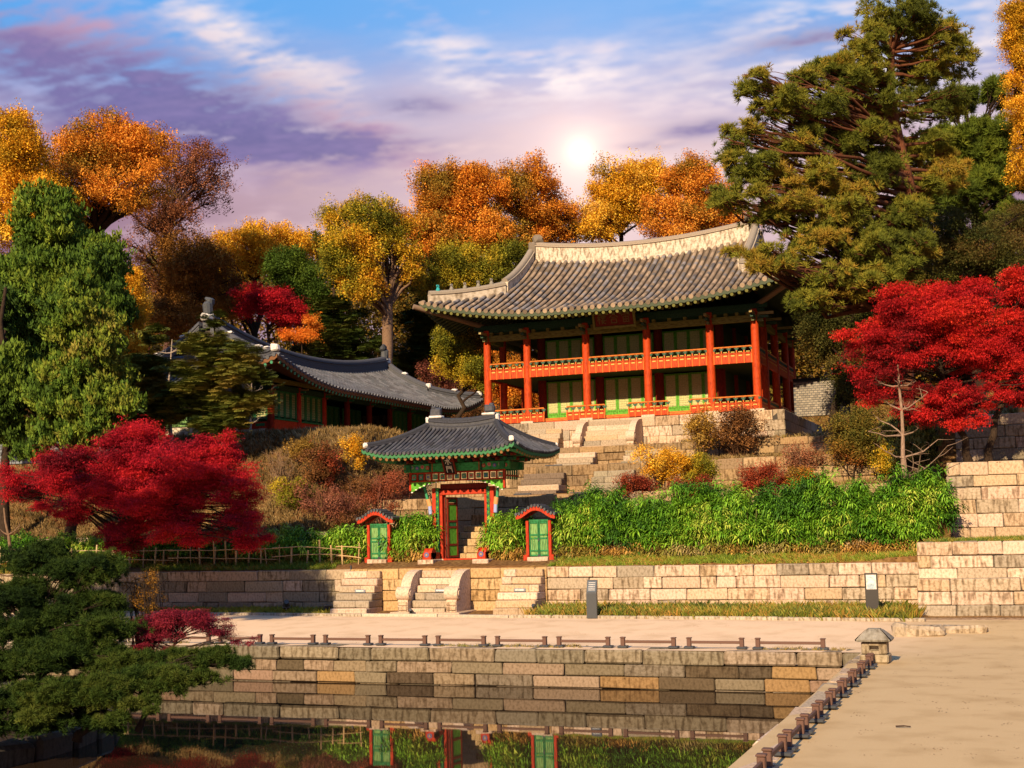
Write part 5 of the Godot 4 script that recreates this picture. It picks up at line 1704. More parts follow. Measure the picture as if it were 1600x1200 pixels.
	tree("oak_tree", "orange oak with open branches just left of the sun", "tree", "", Vector2(-30.101, -61.955), 0.45, [[Vector3(-29.39, 26.974, -61.283), Vector3(2.806, 1.871, 2.806), 18], [Vector3(-27.982, 24.836, -63.158), Vector3(2.457, 1.796, 2.457), 14], [Vector3(-30.335, 23.434, -60.267), Vector3(2.545, 1.666, 2.545), 12]], "broad", 6090, 0.374, ORANGE, dark, {"gap": -0.02, "limb": 1.5, "twigs": 6})
	tree("oak_tree", "bright yellow orange tree under the setting sun above the pavilion ridge", "tree", "", Vector2(-23.948, -67.511), 0.4, [[Vector3(-23.925, 27.007, -66.612), Vector3(2.316, 2.509, 2.316), 18], [Vector3(-21.891, 27.781, -68.378), Vector3(2.144, 2.534, 2.144), 16], [Vector3(-25.099, 24.988, -65.325), Vector3(1.815, 1.815, 1.815), 10]], "broad", 6380, 0.386, GOLD + [Color(0.72, 0.42, 0.08)], dark, {"gap": -0.12})
	tree("oak_tree", "orange tree between the sun and the big pine", "tree", "", Vector2(-18.112, -67.654), 0.4, [[Vector3(-18.246, 27.412, -66.589), Vector3(2.457, 2.174, 2.457), 18], [Vector3(-16.426, 24.785, -66.525), Vector3(2.338, 2.245, 2.338), 12], [Vector3(-19.472, 24.403, -64.323), Vector3(2.082, 2.082, 2.082), 10]], "broad", 5800, 0.378, ORANGE + [Color(0.7, 0.36, 0.06)], dark, {"gap": -0.12})
	tree("oak_tree", "olive green tree in the shade below the orange oaks", "tree", "", Vector2(-30.654, -52.471), 0.35, [[Vector3(-30.405, 19.493, -52.088), Vector3(2.54, 1.905, 2.54), 20], [Vector3(-28.34, 20.032, -54.973), Vector3(2.166, 1.733, 2.166), 14], [Vector3(-31.557, 17.912, -49.679), Vector3(1.489, 1.737, 1.489), 8]], "broad", 6670, 0.318, OLIVE, dark)
	tree("oak_tree", "yellow and green tree under the left eave of the pavilion", "tree", "", Vector2(-23.023, -34.554), 0.2, [[Vector3(-23.141, 11.577, -34.268), Vector3(1.365, 1.365, 1.365), 16], [Vector3(-21.835, 10.238, -33.852), Vector3(1.024, 1.088, 1.024), 10]], "broad", 5220, 0.227, OLIVE, dark, {"gap": -0.15})
	tree("oak_tree", "orange leaved tree seen through the pavilion's left columns", "tree", "", Vector2(-27.785, -54.136), 0.2, [[Vector3(-27.68, 12.473, -53.975), Vector3(2.032, 2.328, 2.032), 14], [Vector3(-25.785, 11.161, -54.86), Vector3(1.27, 1.693, 1.27), 8]], "broad", 3480, 0.296, [Color(0.3, 0.16, 0.02), Color(0.6, 0.22, 0.02), Color(0.7, 0.14, 0.02)], dark)
	tree("fir_tree", "dark layered fir behind the hall's ridge end", "tree", "", Vector2(-37.763, -47.942), 0.25, [[Vector3(-37.186, 18.671, -47.427), Vector3(0.827, 1.654, 0.827), 6], [Vector3(-37.519, 16.416, -47.568), Vector3(1.985, 1.406, 1.985), 14], [Vector3(-35.728, 14.257, -46.359), Vector3(2.422, 1.211, 1.938), 14], [Vector3(-37.964, 13.631, -46.653), Vector3(1.634, 1.226, 1.634), 8]], "fir", 4600, 0.372, FIR, dark, {"spire": true, "gap": -0.25})
	tree("fir_tree", "dark fir in deep shade left of the pavilion's eave", "tree", "", Vector2(-33.871, -53.76), 0.25, [[Vector3(-33.401, 18.004, -53.271), Vector3(1.213, 1.949, 1.213), 8], [Vector3(-33.872, 15.645, -53.373), Vector3(1.906, 1.56, 1.906), 12], [Vector3(-34.172, 13.596, -52.425), Vector3(2.141, 1.371, 2.141), 10]], "fir", 3800, 0.39, FIR, dark, {"spire": true, "gap": -0.25})
	tree("red_maple", "crimson maple behind the hall roof with orange lower leaves", "tree", "", Vector2(-39.056, -43.041), 0.2, [[Vector3(-39.399, 16.634, -42.509), Vector3(2.363, 1.103, 1.764), 20], [Vector3(-38.163, 15.819, -43.081), Vector3(1.575, 1.024, 1.575), 12], [Vector3(-40.477, 17.053, -42.045), Vector3(1.378, 0.709, 1.134), 6]], "maple", 3600, 0.295, RED, dark, {"gap": -0.14})
	tree("red_maple", "small orange maple along the hall's ridge", "tree", "", Vector2(-36.586, -41.893), 0.1, [[Vector3(-36.775, 14.369, -41.632), Vector3(1.613, 0.346, 0.553), 10], [Vector3(-35.792, 15.184, -41.912), Vector3(0.538, 0.614, 0.538), 6]], "maple", 1200, 0.269, [Color(0.6, 0.1, 0.015), Color(0.75, 0.2, 0.02), Color(0.7, 0.26, 0.03)], dark, {"gap": -0.1})
	# left: junipers
	tree("juniper_tree", "big bright green juniper at left, behind the red maple", "tree", "tall junipers at left", Vector2(-26.735, -9.943), 0.2, [[Vector3(-26.318, 8.592, -9.692), Vector3(1.343, 1.56, 1.343), 24], [Vector3(-26.917, 7.099, -9.64), Vector3(1.3, 1.386, 1.3), 20], [Vector3(-25.272, 6.654, -9.248), Vector3(1.058, 1.058, 1.058), 14], [Vector3(-26.413, 10.319, -9.449), Vector3(0.975, 1.083, 0.975), 14], [Vector3(-26.515, 5.737, -8.88), Vector3(1.27, 0.635, 1.016), 8]], "juniper", 9500, 0.206, JUNIPER, dark, {"spire": true, "gap": -0.14})
	tree("juniper_tree", "tall darker juniper rising to the orange oak's limbs", "tree", "tall junipers at left", Vector2(-31.768, -14.343), 0.25, [[Vector3(-31.173, 13.976, -13.65), Vector3(1.428, 1.625, 1.428), 20], [Vector3(-31.654, 11.784, -13.727), Vector3(1.723, 1.477, 1.723), 20], [Vector3(-29.513, 12.954, -14.41), Vector3(1.132, 1.477, 1.132), 16], [Vector3(-28.526, 10.937, -13.952), Vector3(0.844, 1.206, 0.844), 10], [Vector3(-31.799, 9.461, -13.95), Vector3(1.477, 1.477, 1.477), 12]], "juniper", 9000, 0.246, JUNIPER.slice(0, 3), dark, {"spire": true, "gap": -0.14})
	tree("juniper_tree", "deep green conifer cut by the left edge of the picture", "tree", "tall junipers at left", Vector2(-30.406, -10.668), 0.2, [[Vector3(-30.188, 7.807, -10.455), Vector3(0.951, 1.585, 0.951), 14], [Vector3(-31.644, 10.624, -11.714), Vector3(0.827, 1.418, 0.827), 10], [Vector3(-30.244, 6.231, -10.622), Vector3(0.906, 0.679, 0.906), 6]], "juniper", 4200, 0.226, GREENS, dark, {"spire": true})
	tree("oak_tree", "small yellow leaved tree between juniper and firs", "tree", "", Vector2(-32.378, -20.369), 0.12, [[Vector3(-32.233, 12.396, -19.899), Vector3(0.772, 1.378, 0.772), 14], [Vector3(-32.224, 10.476, -20.133), Vector3(0.827, 1.103, 0.827), 10]], "broad", 3770, 0.193, GOLD, dark, {"gap": -0.15})
	bare_tree("pale leaning bare trunk at the left edge among the junipers", Vector2(-26.575, -7.663), 3.411, 0.13, Color(0.22, 0.15, 0.1), -0.3, 8)
	tree("fir_tree", "small layered fir standing in front of the hall's roof corner", "tree", "young firs before the hall", Vector2(-23.352, -13.913), 0.09, [[Vector3(-23.421, 10.076, -13.321), Vector3(0.412, 0.504, 0.412), 6], [Vector3(-23.478, 9.166, -13.409), Vector3(1.373, 0.504, 0.806), 14], [Vector3(-23.325, 8.183, -13.585), Vector3(1.923, 0.549, 0.879), 20], [Vector3(-23.278, 7.225, -13.718), Vector3(2.06, 0.549, 0.879), 22], [Vector3(-23.648, 6.437, -13.67), Vector3(1.648, 0.412, 0.659), 14], [Vector3(-24.443, 8.542, -13.436), Vector3(1.198, 0.553, 0.885), 10], [Vector3(-24.829, 7.52, -13.41), Vector3(1.382, 0.599, 0.958), 12], [Vector3(-22.323, 8.771, -13.684), Vector3(0.775, 0.41, 0.656), 6]], "fir", 14000, 0.206, YOUNG_FIR, Color(0.15, 0.12, 0.1), {"spire": true, "clump": 0.34, "squash": 0.75, "bow": -0.1, "steep": -0.05, "gap": -0.08})
	tree("fir_tree", "thin reddish trunked fir left of the other young fir", "tree", "young firs before the hall", Vector2(-26.646, -13.676), 0.08, [[Vector3(-26.139, 9.712, -13.399), Vector3(0.514, 0.514, 0.514), 6], [Vector3(-26.417, 8.741, -13.408), Vector3(1.263, 0.514, 0.823), 12], [Vector3(-26.327, 7.739, -13.563), Vector3(1.543, 0.561, 0.898), 16], [Vector3(-26.603, 6.815, -13.568), Vector3(1.403, 0.468, 0.748), 14], [Vector3(-27.068, 8.106, -13.234), Vector3(0.935, 0.701, 0.935), 8], [Vector3(-25.491, 7.136, -13.956), Vector3(0.935, 0.561, 0.898), 8]], "fir", 10500, 0.21, YOUNG_FIR, red, {"spire": true, "clump": 0.34, "squash": 0.75, "bow": -0.1, "steep": -0.05, "gap": -0.04})
	bare_tree("pale bare tree with a straight grey trunk left of the hall's gable", Vector2(-27.148, -15.985), 4.184, 0.09, Color(0.42, 0.36, 0.29), 0.0, 22)
	bare_tree("pale bare branches standing before the crimson maple", Vector2(-25.921, -19.54), 3.522, 0.07, Color(0.42, 0.35, 0.28), 0.05, 34)
	# right: the great pine and its neighbours
	tree("pine_tree", "great spreading pine towering over the pavilion's right end", "tree", "", Vector2(-0.577, -19.862), 0.36, [[Vector3(0.127, 19.132, -18.586), Vector3(1.638, 0.76, 1.216), 8], [Vector3(1.41, 18.626, -19.14), Vector3(1.17, 0.643, 1.029), 8], [Vector3(-0.838, 18.106, -17.261), Vector3(0.914, 0.629, 0.914), 8], [Vector3(-1.101, 17.06, -17.285), Vector3(1.143, 0.629, 1.006), 8], [Vector3(0.79, 17.905, -20.066), Vector3(1.555, 0.718, 1.148), 8], [Vector3(-1.877, 17.29, -16.959), Vector3(0.823, 0.4, 0.64), 8], [Vector3(-2.518, 16.636, -15.714), Vector3(0.581, 0.391, 0.581), 8], [Vector3(-3.94, 16.198, -14.142), Vector3(0.567, 0.545, 0.567), 8], [Vector3(-3.507, 15.584, -14.382), Vector3(0.981, 0.545, 0.872), 8], [Vector3(-2.332, 15.602, -15.909), Vector3(1.228, 0.614, 0.983), 8], [Vector3(-0.664, 16.178, -18.636), Vector3(1.404, 0.702, 1.123), 8], [Vector3(1.23, 16.659, -20.384), Vector3(1.316, 0.658, 1.053), 8], [Vector3(-4.454, 14.604, -14.136), Vector3(0.872, 0.545, 0.872), 8], [Vector3(-3.099, 14.37, -15.223), Vector3(1.324, 0.607, 0.971), 8], [Vector3(-1.433, 14.898, -17.416), Vector3(1.372, 0.686, 1.097), 8], [Vector3(0.415, 15.203, -20.246), Vector3(1.435, 0.718, 1.148), 8], [Vector3(-4.201, 13.533, -14.361), Vector3(1.199, 0.49, 0.785), 8], [Vector3(-2.585, 13.151, -15.028), Vector3(1.308, 0.545, 0.872), 8], [Vector3(-0.914, 13.727, -17.756), Vector3(1.372, 0.686, 1.097), 8], [Vector3(0.752, 13.982, -20.521), Vector3(1.435, 0.718, 1.148), 8], [Vector3(-4.633, 12.539, -13.775), Vector3(1.077, 0.484, 0.775), 8], [Vector3(-3.438, 12.168, -14.818), Vector3(1.308, 0.545, 0.872), 8], [Vector3(-1.744, 12.125, -15.473), Vector3(1.308, 0.599, 0.959), 8], [Vector3(-0.209, 12.34, -18.193), Vector3(1.372, 0.686, 1.097), 8], [Vector3(-2.678, 11.041, -14.705), Vector3(1.184, 0.538, 0.861), 8], [Vector3(-1.16, 10.906, -15.843), Vector3(1.308, 0.599, 0.959), 8], [Vector3(-4.24, 10.722, -13.605), Vector3(0.893, 0.239, 0.383), 8], [Vector3(-3.579, 10.179, -13.385), Vector3(0.945, 0.236, 0.378), 8], [Vector3(-2.211, 9.946, -14.477), Vector3(1.063, 0.478, 0.766), 8], [Vector3(-1.03, 9.72, -14.958), Vector3(0.957, 0.478, 0.766), 8], [Vector3(-0.263, 10.18, -16.275), Vector3(0.872, 0.49, 0.785), 8], [Vector3(-2.682, 9.174, -14.389), Vector3(0.808, 0.425, 0.681), 8], [Vector3(0.288, 11.174, -17.445), Vector3(0.893, 0.502, 0.804), 8]], "pine", 21000, 0.212, PINE, red, {"fork": Vector3(-0.001, 18.704, -18.589), "limb": 0.8, "clump": 0.5, "gap": 0.0, "steep": 0.1, "bow": -0.05, "twigs": 6, "lowest": -0.45, "shell": 0.5, "squash": 0.8, "stray": 0.12, "ragged": 0.7})
	tree("pine_tree", "greener pine behind the great pine at upper right", "tree", "", Vector2(1.557, -33.242), 0.34, [[Vector3(1.606, 18.4, -32.177), Vector3(2.068, 0.882, 1.411), 12], [Vector3(3.174, 18.771, -32.735), Vector3(1.241, 0.827, 1.241), 8], [Vector3(2.275, 16.737, -32.633), Vector3(2.205, 0.937, 1.5), 12], [Vector3(0.722, 15.714, -31.081), Vector3(1.625, 0.812, 1.3), 9], [Vector3(2.943, 15.074, -33.089), Vector3(1.654, 0.937, 1.5), 9], [Vector3(1.468, 20.323, -31.894), Vector3(1.241, 0.551, 0.882), 7], [Vector3(3.291, 20.874, -33.606), Vector3(0.842, 0.842, 0.842), 6]], "pine", 8500, 0.303, [Color(0.05, 0.075, 0.012), Color(0.1, 0.14, 0.015), Color(0.17, 0.19, 0.02)], dark, {"gap": -0.05, "lowest": -0.5, "squash": 0.85, "stray": 0.12, "ragged": 0.7})
	tree("oak_tree", "golden tree cut by the upper right corner of the picture", "tree", "", Vector2(3.54, -27.63), 0.3, [[Vector3(4.073, 20.801, -26.37), Vector3(0.738, 1.625, 0.738), 14], [Vector3(4.089, 18.106, -26.698), Vector3(0.837, 1.477, 0.837), 12], [Vector3(4.242, 16.143, -26.992), Vector3(0.861, 1.231, 0.861), 9]], "broad", 6090, 0.172, GOLD, dark, {"gap": -0.06})
	tree("maple_tree", "shaded brown and green maple behind the red maples", "tree", "", Vector2(1.908, -23.973), 0.25, [[Vector3(2.008, 11.925, -23.405), Vector3(1.851, 0.925, 1.481), 18], [Vector3(3.368, 13.032, -24.873), Vector3(1.181, 0.945, 1.181), 12], [Vector3(0.972, 12.642, -22.922), Vector3(1.273, 0.925, 1.273), 12], [Vector3(3.477, 11.238, -22.974), Vector3(0.906, 0.566, 0.906), 8]], "maple", 6000, 0.208, [Color(0.04, 0.06, 0.015), Color(0.1, 0.09, 0.02), Color(0.18, 0.08, 0.03)], dark, {"gap": -0.08})
	tree("green_tree", "dark bushy tree beside the pavilion's right side", "tree", "", Vector2(-4.2, -31.21), 0.25, [[Vector3(-4.286, 10.593, -30.849), Vector3(1.103, 1.516, 1.103), 16], [Vector3(-3.265, 12.384, -32.104), Vector3(1.403, 1.403, 1.403), 14], [Vector3(-2.155, 10.128, -30.645), Vector3(1.3, 1.787, 1.3), 14], [Vector3(-3.518, 8.546, -30.311), Vector3(1.083, 1.083, 1.083), 8]], "broad", 7540, 0.221, [Color(0.03, 0.04, 0.01), Color(0.07, 0.07, 0.015), Color(0.14, 0.1, 0.02)], dark)
	tree("green_tree", "leafy green tree behind the trunks at the far right", "tree", "", Vector2(-0.09, -39.13), 0.25, [[Vector3(-0.189, 18.517, -40.097), Vector3(1.89, 1.89, 1.89), 14], [Vector3(-0.489, 14.001, -36.211), Vector3(1.772, 1.477, 1.772), 14], [Vector3(2.252, 12.983, -35.229), Vector3(1.999, 1.285, 1.999), 14], [Vector3(1.094, 10.183, -32.964), Vector3(2.481, 1.378, 2.205), 14], [Vector3(3.099, 9.309, -33.839), Vector3(1.654, 1.654, 1.654), 10]], "broad", 9425, 0.266, [Color(0.04, 0.05, 0.012), Color(0.08, 0.09, 0.015), Color(0.15, 0.13, 0.02)], dark)
	# the red maples
	var mo := {"clump": 0.36, "squash": 0.6, "gap": -0.12, "twigs": 4, "steep": 0.25, "limb": 0.9, "shell": 0.5, "stray": 0.2}
	tree("red_maple", "wide crimson maple spreading over the fence at left", "tree", "", Vector2(-25.337, -9.9), 0.13, [[Vector3(-24.154, 4.524, -6.698), Vector3(1.871, 0.827, 1.323), 18], [Vector3(-22.129, 5.327, -6.841), Vector3(1.283, 0.739, 1.182), 14], [Vector3(-19.769, 4.551, -6.762), Vector3(1.611, 0.872, 1.395), 18], [Vector3(-18.392, 3.66, -6.859), Vector3(0.973, 0.861, 0.973), 12], [Vector3(-20.497, 3.527, -6.067), Vector3(1.59, 0.748, 1.197), 16], [Vector3(-22.289, 3.861, -5.877), Vector3(1.327, 0.644, 1.031), 10], [Vector3(-17.559, 2.535, -6.236), Vector3(0.692, 0.656, 0.692), 9], [Vector3(-26.273, 4.109, -7.012), Vector3(1.11, 0.848, 1.11), 10], [Vector3(-21.52, 2.529, -5.793), Vector3(0.786, 0.599, 0.786), 8], [Vector3(-19.465, 2.668, -6.027), Vector3(1.181, 0.48, 0.768), 9], [Vector3(-19.222, 5.13, -7.442), Vector3(0.768, 0.461, 0.737), 6], [Vector3(-21.947, 4.33, -6.168), Vector3(1.181, 0.572, 0.914), 8], [Vector3(-20.885, 4.678, -6.426), Vector3(0.95, 0.532, 0.851), 7], [Vector3(-23.59, 3.329, -5.765), Vector3(0.955, 0.458, 0.733), 6]], "maple", 27000, 0.161, RED, dark, mo)
	tree("red_maple", "scarlet maple at right leaning over the terrace wall", "tree", "", Vector2(1.8, -12.3), 0.12, [[Vector3(0.805, 8.168, -11.536), Vector3(1.684, 0.815, 1.304), 18], [Vector3(0.118, 7.064, -10.866), Vector3(1.311, 0.629, 1.007), 14], [Vector3(1.405, 7.183, -11.885), Vector3(1.418, 0.709, 1.134), 15], [Vector3(-0.442, 5.948, -10.785), Vector3(0.874, 0.384, 0.615), 8], [Vector3(1.207, 5.773, -10.9), Vector3(0.896, 0.448, 0.717), 10], [Vector3(2.38, 6.894, -12.294), Vector3(1.063, 0.797, 1.063), 12], [Vector3(-0.902, 7.33, -10.981), Vector3(0.744, 0.532, 0.744), 7], [Vector3(2.16, 5.795, -11.802), Vector3(0.699, 0.384, 0.615), 6], [Vector3(1.802, 8.579, -12.409), Vector3(1.078, 0.539, 0.862), 8], [Vector3(1.65, 5.263, -11.346), Vector3(0.728, 0.381, 0.61), 7], [Vector3(0.512, 5.3, -11.013), Vector3(0.765, 0.348, 0.556), 6], [Vector3(-0.745, 6.488, -10.711), Vector3(0.771, 0.386, 0.617), 6], [Vector3(2.997, 6.173, -12.617), Vector3(0.78, 0.532, 0.78), 7]], "maple", 20000, 0.151, SCARLET, dark, mo)
	tree("red_maple", "second scarlet maple cut by the right edge of the picture", "tree", "", Vector2(2.289, -12.8), 0.12, [[Vector3(3.332, 8.895, -13.498), Vector3(0.729, 0.656, 0.729), 11], [Vector3(2.834, 7.729, -13.446), Vector3(1.002, 0.729, 1.002), 12], [Vector3(3.383, 6.99, -13.746), Vector3(0.729, 1.093, 0.729), 12], [Vector3(3.146, 5.909, -13.784), Vector3(0.656, 0.437, 0.656), 6]], "maple", 6500, 0.155, SCARLET, dark, mo)
	bare_tree("slender grey double trunk with bare branches before the scarlet maple", Vector2(0.168, -10.5), 5.139, 0.115, Color(0.34, 0.24, 0.17), 0.0, 16)
	bare_tree("second slender grey trunk close beside the first one", Vector2(0.306, -10.4), 2.658, 0.09, Color(0.3, 0.2, 0.14), -0.03, 8)
	shrub("conifer_bush", "dark green soft conifer bush at the foot of the grey trunks", "", Vector3(0.027, 4.91, -16.263), Vector3(0.913, 0.714, 0.73), "juniper", 2200, 0.15, [Color(0.06, 0.09, 0.02), Color(0.12, 0.14, 0.03), Color(0.2, 0.19, 0.05)], dark)
	shrub("autumn_bush", "orange and green bush on the slope right of the pavilion", "", Vector3(-2.013, 5.153, -19.007), Vector3(1.073, 0.901, 0.859), "broad", 2600, 0.17, [Color(0.05, 0.06, 0.012), Color(0.11, 0.11, 0.02), Color(0.22, 0.15, 0.025), Color(0.36, 0.13, 0.03)], dark)
	shrub("autumn_bush", "dark orange brown bush behind the grey trunks", "", Vector3(-1.009, 4.575, -19.031), Vector3(0.851, 0.638, 0.681), "broad", 1500, 0.16, BROWN + OLIVE, dark)
	shrub("autumn_bush", "dark brown drying bush before the pavilion platform", "", Vector3(-6.555, 6.04, -21.899), Vector3(1.087, 0.709, 0.87), "sparse", 1200, 0.22, BROWN, Color(0.12, 0.06, 0.03), 34)
	shrub("autumn_bush", "golden bush left of the drying bush below the pavilion", "", Vector3(-7.795, 5.977, -21.431), Vector3(0.709, 0.709, 0.567), "sparse", 900, 0.2, [Color(0.36, 0.2, 0.03), Color(0.55, 0.34, 0.06), Color(0.6, 0.42, 0.12)], Color(0.25, 0.16, 0.08), 26)
	shrub("autumn_bush", "yellow flowering shrub on the second terrace", "", Vector3(-7.759, 4.424, -15.163), Vector3(0.868, 0.538, 0.695), "sparse", 1500, 0.16, GOLD, dark)
	shrub("autumn_bush", "yellow green shrub next to the yellow one on the terrace", "", Vector3(-6.708, 4.253, -15.587), Vector3(0.579, 0.579, 0.463), "broad", 1100, 0.14, OLIVE, dark)
	shrub("autumn_bush", "dark red shrub above the left end of the bamboo hedge", "", Vector3(-8.426, 3.732, -14.559), Vector3(0.696, 0.451, 0.557), "sparse", 1400, 0.15, DARKRED, Color(0.16, 0.06, 0.04), 26)
	shrub("autumn_bush", "dusky red shrub above the middle of the bamboo hedge", "", Vector3(-6.494, 3.587, -14.563), Vector3(0.805, 0.362, 0.644), "sparse", 1100, 0.15, DARKRED, Color(0.16, 0.07, 0.05), 26)
	shrub("autumn_bush", "wide crimson shrub on the terrace above the hedge", "", Vector3(-4.378, 3.795, -14.597), Vector3(0.91, 0.475, 0.728), "sparse", 1700, 0.15, DARKRED + [Color(0.4, 0.05, 0.03)], Color(0.16, 0.06, 0.04), 30)
	shrub("autumn_bush", "orange shrub right of the crimson one above the hedge", "", Vector3(-3.157, 3.75, -14.532), Vector3(0.508, 0.391, 0.407), "sparse", 1000, 0.14, ORANGE, dark)
	shrub("autumn_bush", "faded pinkish brown shrub below the pavilion's right corner", "", Vector3(-3.711, 4.616, -18.851), Vector3(0.78, 0.433, 0.624), "sparse", 700, 0.15, RUST, Color(0.2, 0.12, 0.08), 26)
	# slope at left
	shrub("autumn_bush", "round red brown bush below the hall on the dry slope", "", Vector3(-19.372, 4.783, -13.678), Vector3(0.706, 0.706, 0.565), "sparse", 1500, 0.17, DARKRED + BROWN, dark, 26)
	shrub("autumn_bush", "yellowing bush close to the hall's red sill", "", Vector3(-18.722, 5.344, -14.938), Vector3(0.496, 0.586, 0.397), "sparse", 700, 0.16, GOLD, Color(0.2, 0.13, 0.06), 22)
	shrub("autumn_bush", "rosy twiggy bush left of the gate on the slope", "", Vector3(-18.897, 3.554, -13.037), Vector3(1.21, 0.475, 0.968), "sparse", 1300, 0.14, [Color(0.26, 0.09, 0.05), Color(0.36, 0.14, 0.08)], Color(0.3, 0.13, 0.09), 46)
	shrub("autumn_bush", "reddish twiggy bush directly left of the gate", "", Vector3(-17.22, 3.893, -14.503), Vector3(0.924, 0.616, 0.739), "sparse", 1300, 0.14, [Color(0.26, 0.07, 0.03), Color(0.38, 0.11, 0.05)], Color(0.3, 0.11, 0.07), 46)
	shrub("autumn_bush", "pale bare shrub on the slope under the hall", "", Vector3(-20.77, 4.72, -13.472), Vector3(0.71, 0.755, 0.568), "sparse", 60, 0.16, BROWN, Color(0.3, 0.2, 0.12), 40)
	shrub("autumn_bush", "straw coloured shrub behind the gate roof's left corner", "", Vector3(-18.12, 4.714, -16.323), Vector3(0.783, 0.507, 0.627), "sparse", 800, 0.15, DRYGRASS, Color(0.3, 0.2, 0.1), 36)
	shrub("autumn_bush", "brown thicket between the hall and the pavilion", "", Vector3(-28.787, 9.899, -47.391), Vector3(1.812, 0.945, 1.449), "sparse", 1500, 0.24, BROWN, Color(0.2, 0.11, 0.07), 46)
	shrub("autumn_bush", "dull red thicket above the brown one by the pavilion", "", Vector3(-30.396, 12.113, -48.664), Vector3(1.615, 0.888, 1.292), "sparse", 1500, 0.26, [Color(0.2, 0.06, 0.04), Color(0.28, 0.1, 0.06)], Color(0.2, 0.09, 0.07), 36)
	shrub("autumn_bush", "brown bramble on the dry slope above the left side gate", "", Vector3(-18.375, 3.998, -14.586), Vector3(0.89, 0.49, 0.712), "sparse", 1000, 0.16, BROWN, Color(0.24, 0.14, 0.08), 40)
	shrub("autumn_bush", "dark green low bush on the slope beside the crimson maple's right end", "", Vector3(-20.04, 3.911, -12.879), Vector3(0.696, 0.479, 0.557), "broad", 1000, 0.15, OLIVE.slice(0, 3), dark, 20)
	shrub("autumn_bush", "rusty bush on the slope below the hall's dark porch", "", Vector3(-18.471, 5.302, -17.303), Vector3(0.849, 0.424, 0.679), "sparse", 900, 0.17, RUST, Color(0.2, 0.11, 0.07), 30)
	shrub("autumn_bush", "yellow brown bush at the foot of the hall's left posts", "", Vector3(-20.67, 5.436, -14.61), Vector3(0.682, 0.455, 0.546), "sparse", 900, 0.16, [Color(0.12, 0.08, 0.02), Color(0.3, 0.18, 0.03), Color(0.4, 0.24, 0.05)], dark, 24)
	shrub("autumn_bush", "grey brown thorny shrub low on the slope over the bamboo fence", "", Vector3(-18.328, 2.894, -13.55), Vector3(0.955, 0.391, 0.764), "sparse", 800, 0.14, BROWN, Color(0.26, 0.17, 0.11), 46)
	# the island in the pond
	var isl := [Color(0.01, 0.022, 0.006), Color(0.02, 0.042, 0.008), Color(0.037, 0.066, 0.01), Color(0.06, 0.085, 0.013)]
	tree("island_pine", "low spreading dark pine on the pond's island at lower left", "tree", "", Vector2(-12.011, 8.537), 0.11, [[Vector3(-11.955, 2.119, 8.808), Vector3(0.682, 0.227, 0.364), 10], [Vector3(-11.017, 1.978, 8.863), Vector3(0.771, 0.243, 0.389), 12], [Vector3(-11.796, 1.645, 9.122), Vector3(0.669, 0.203, 0.325), 9], [Vector3(-10.632, 1.477, 8.87), Vector3(0.542, 0.221, 0.353), 9], [Vector3(-10.574, 1.111, 9.235), Vector3(0.729, 0.217, 0.347), 10], [Vector3(-11.584, 1.136, 9.626), Vector3(0.551, 0.256, 0.41), 9], [Vector3(-10.96, 0.723, 9.768), Vector3(0.733, 0.232, 0.371), 10], [Vector3(-9.974, 0.65, 9.381), Vector3(0.618, 0.212, 0.34), 8], [Vector3(-12.834, 1.956, 9.126), Vector3(0.517, 0.248, 0.397), 5], [Vector3(-12.969, 1.342, 9.105), Vector3(0.517, 0.248, 0.397), 5], [Vector3(-11.985, 0.608, 9.717), Vector3(0.492, 0.295, 0.473), 6], [Vector3(-10.426, 0.222, 9.826), Vector3(0.855, 0.209, 0.334), 9], [Vector3(-11.143, 0.098, 10.087), Vector3(0.57, 0.228, 0.365), 7], [Vector3(-10.525, -0.184, 10.247), Vector3(0.651, 0.149, 0.238), 7], [Vector3(-9.808, -0.172, 9.865), Vector3(0.561, 0.131, 0.21), 6], [Vector3(-11.06, -0.201, 10.558), Vector3(0.37, 0.185, 0.296), 5], [Vector3(-11.916, 1.603, 9.27), Vector3(0.606, 0.222, 0.355), 7], [Vector3(-11.154, 1.405, 9.278), Vector3(0.497, 0.179, 0.286), 6], [Vector3(-10.957, 0.875, 9.354), Vector3(0.591, 0.177, 0.284), 7]], "pine", 28000, 0.09, isl, Color(0.045, 0.03, 0.022), {"y": -0.45, "clump": 0.46, "squash": 0.85, "gap": -0.16, "steep": 0.2, "limb": 1.0, "twigs": 4, "lowest": -0.4, "shell": 0.5, "stray": 0.18})
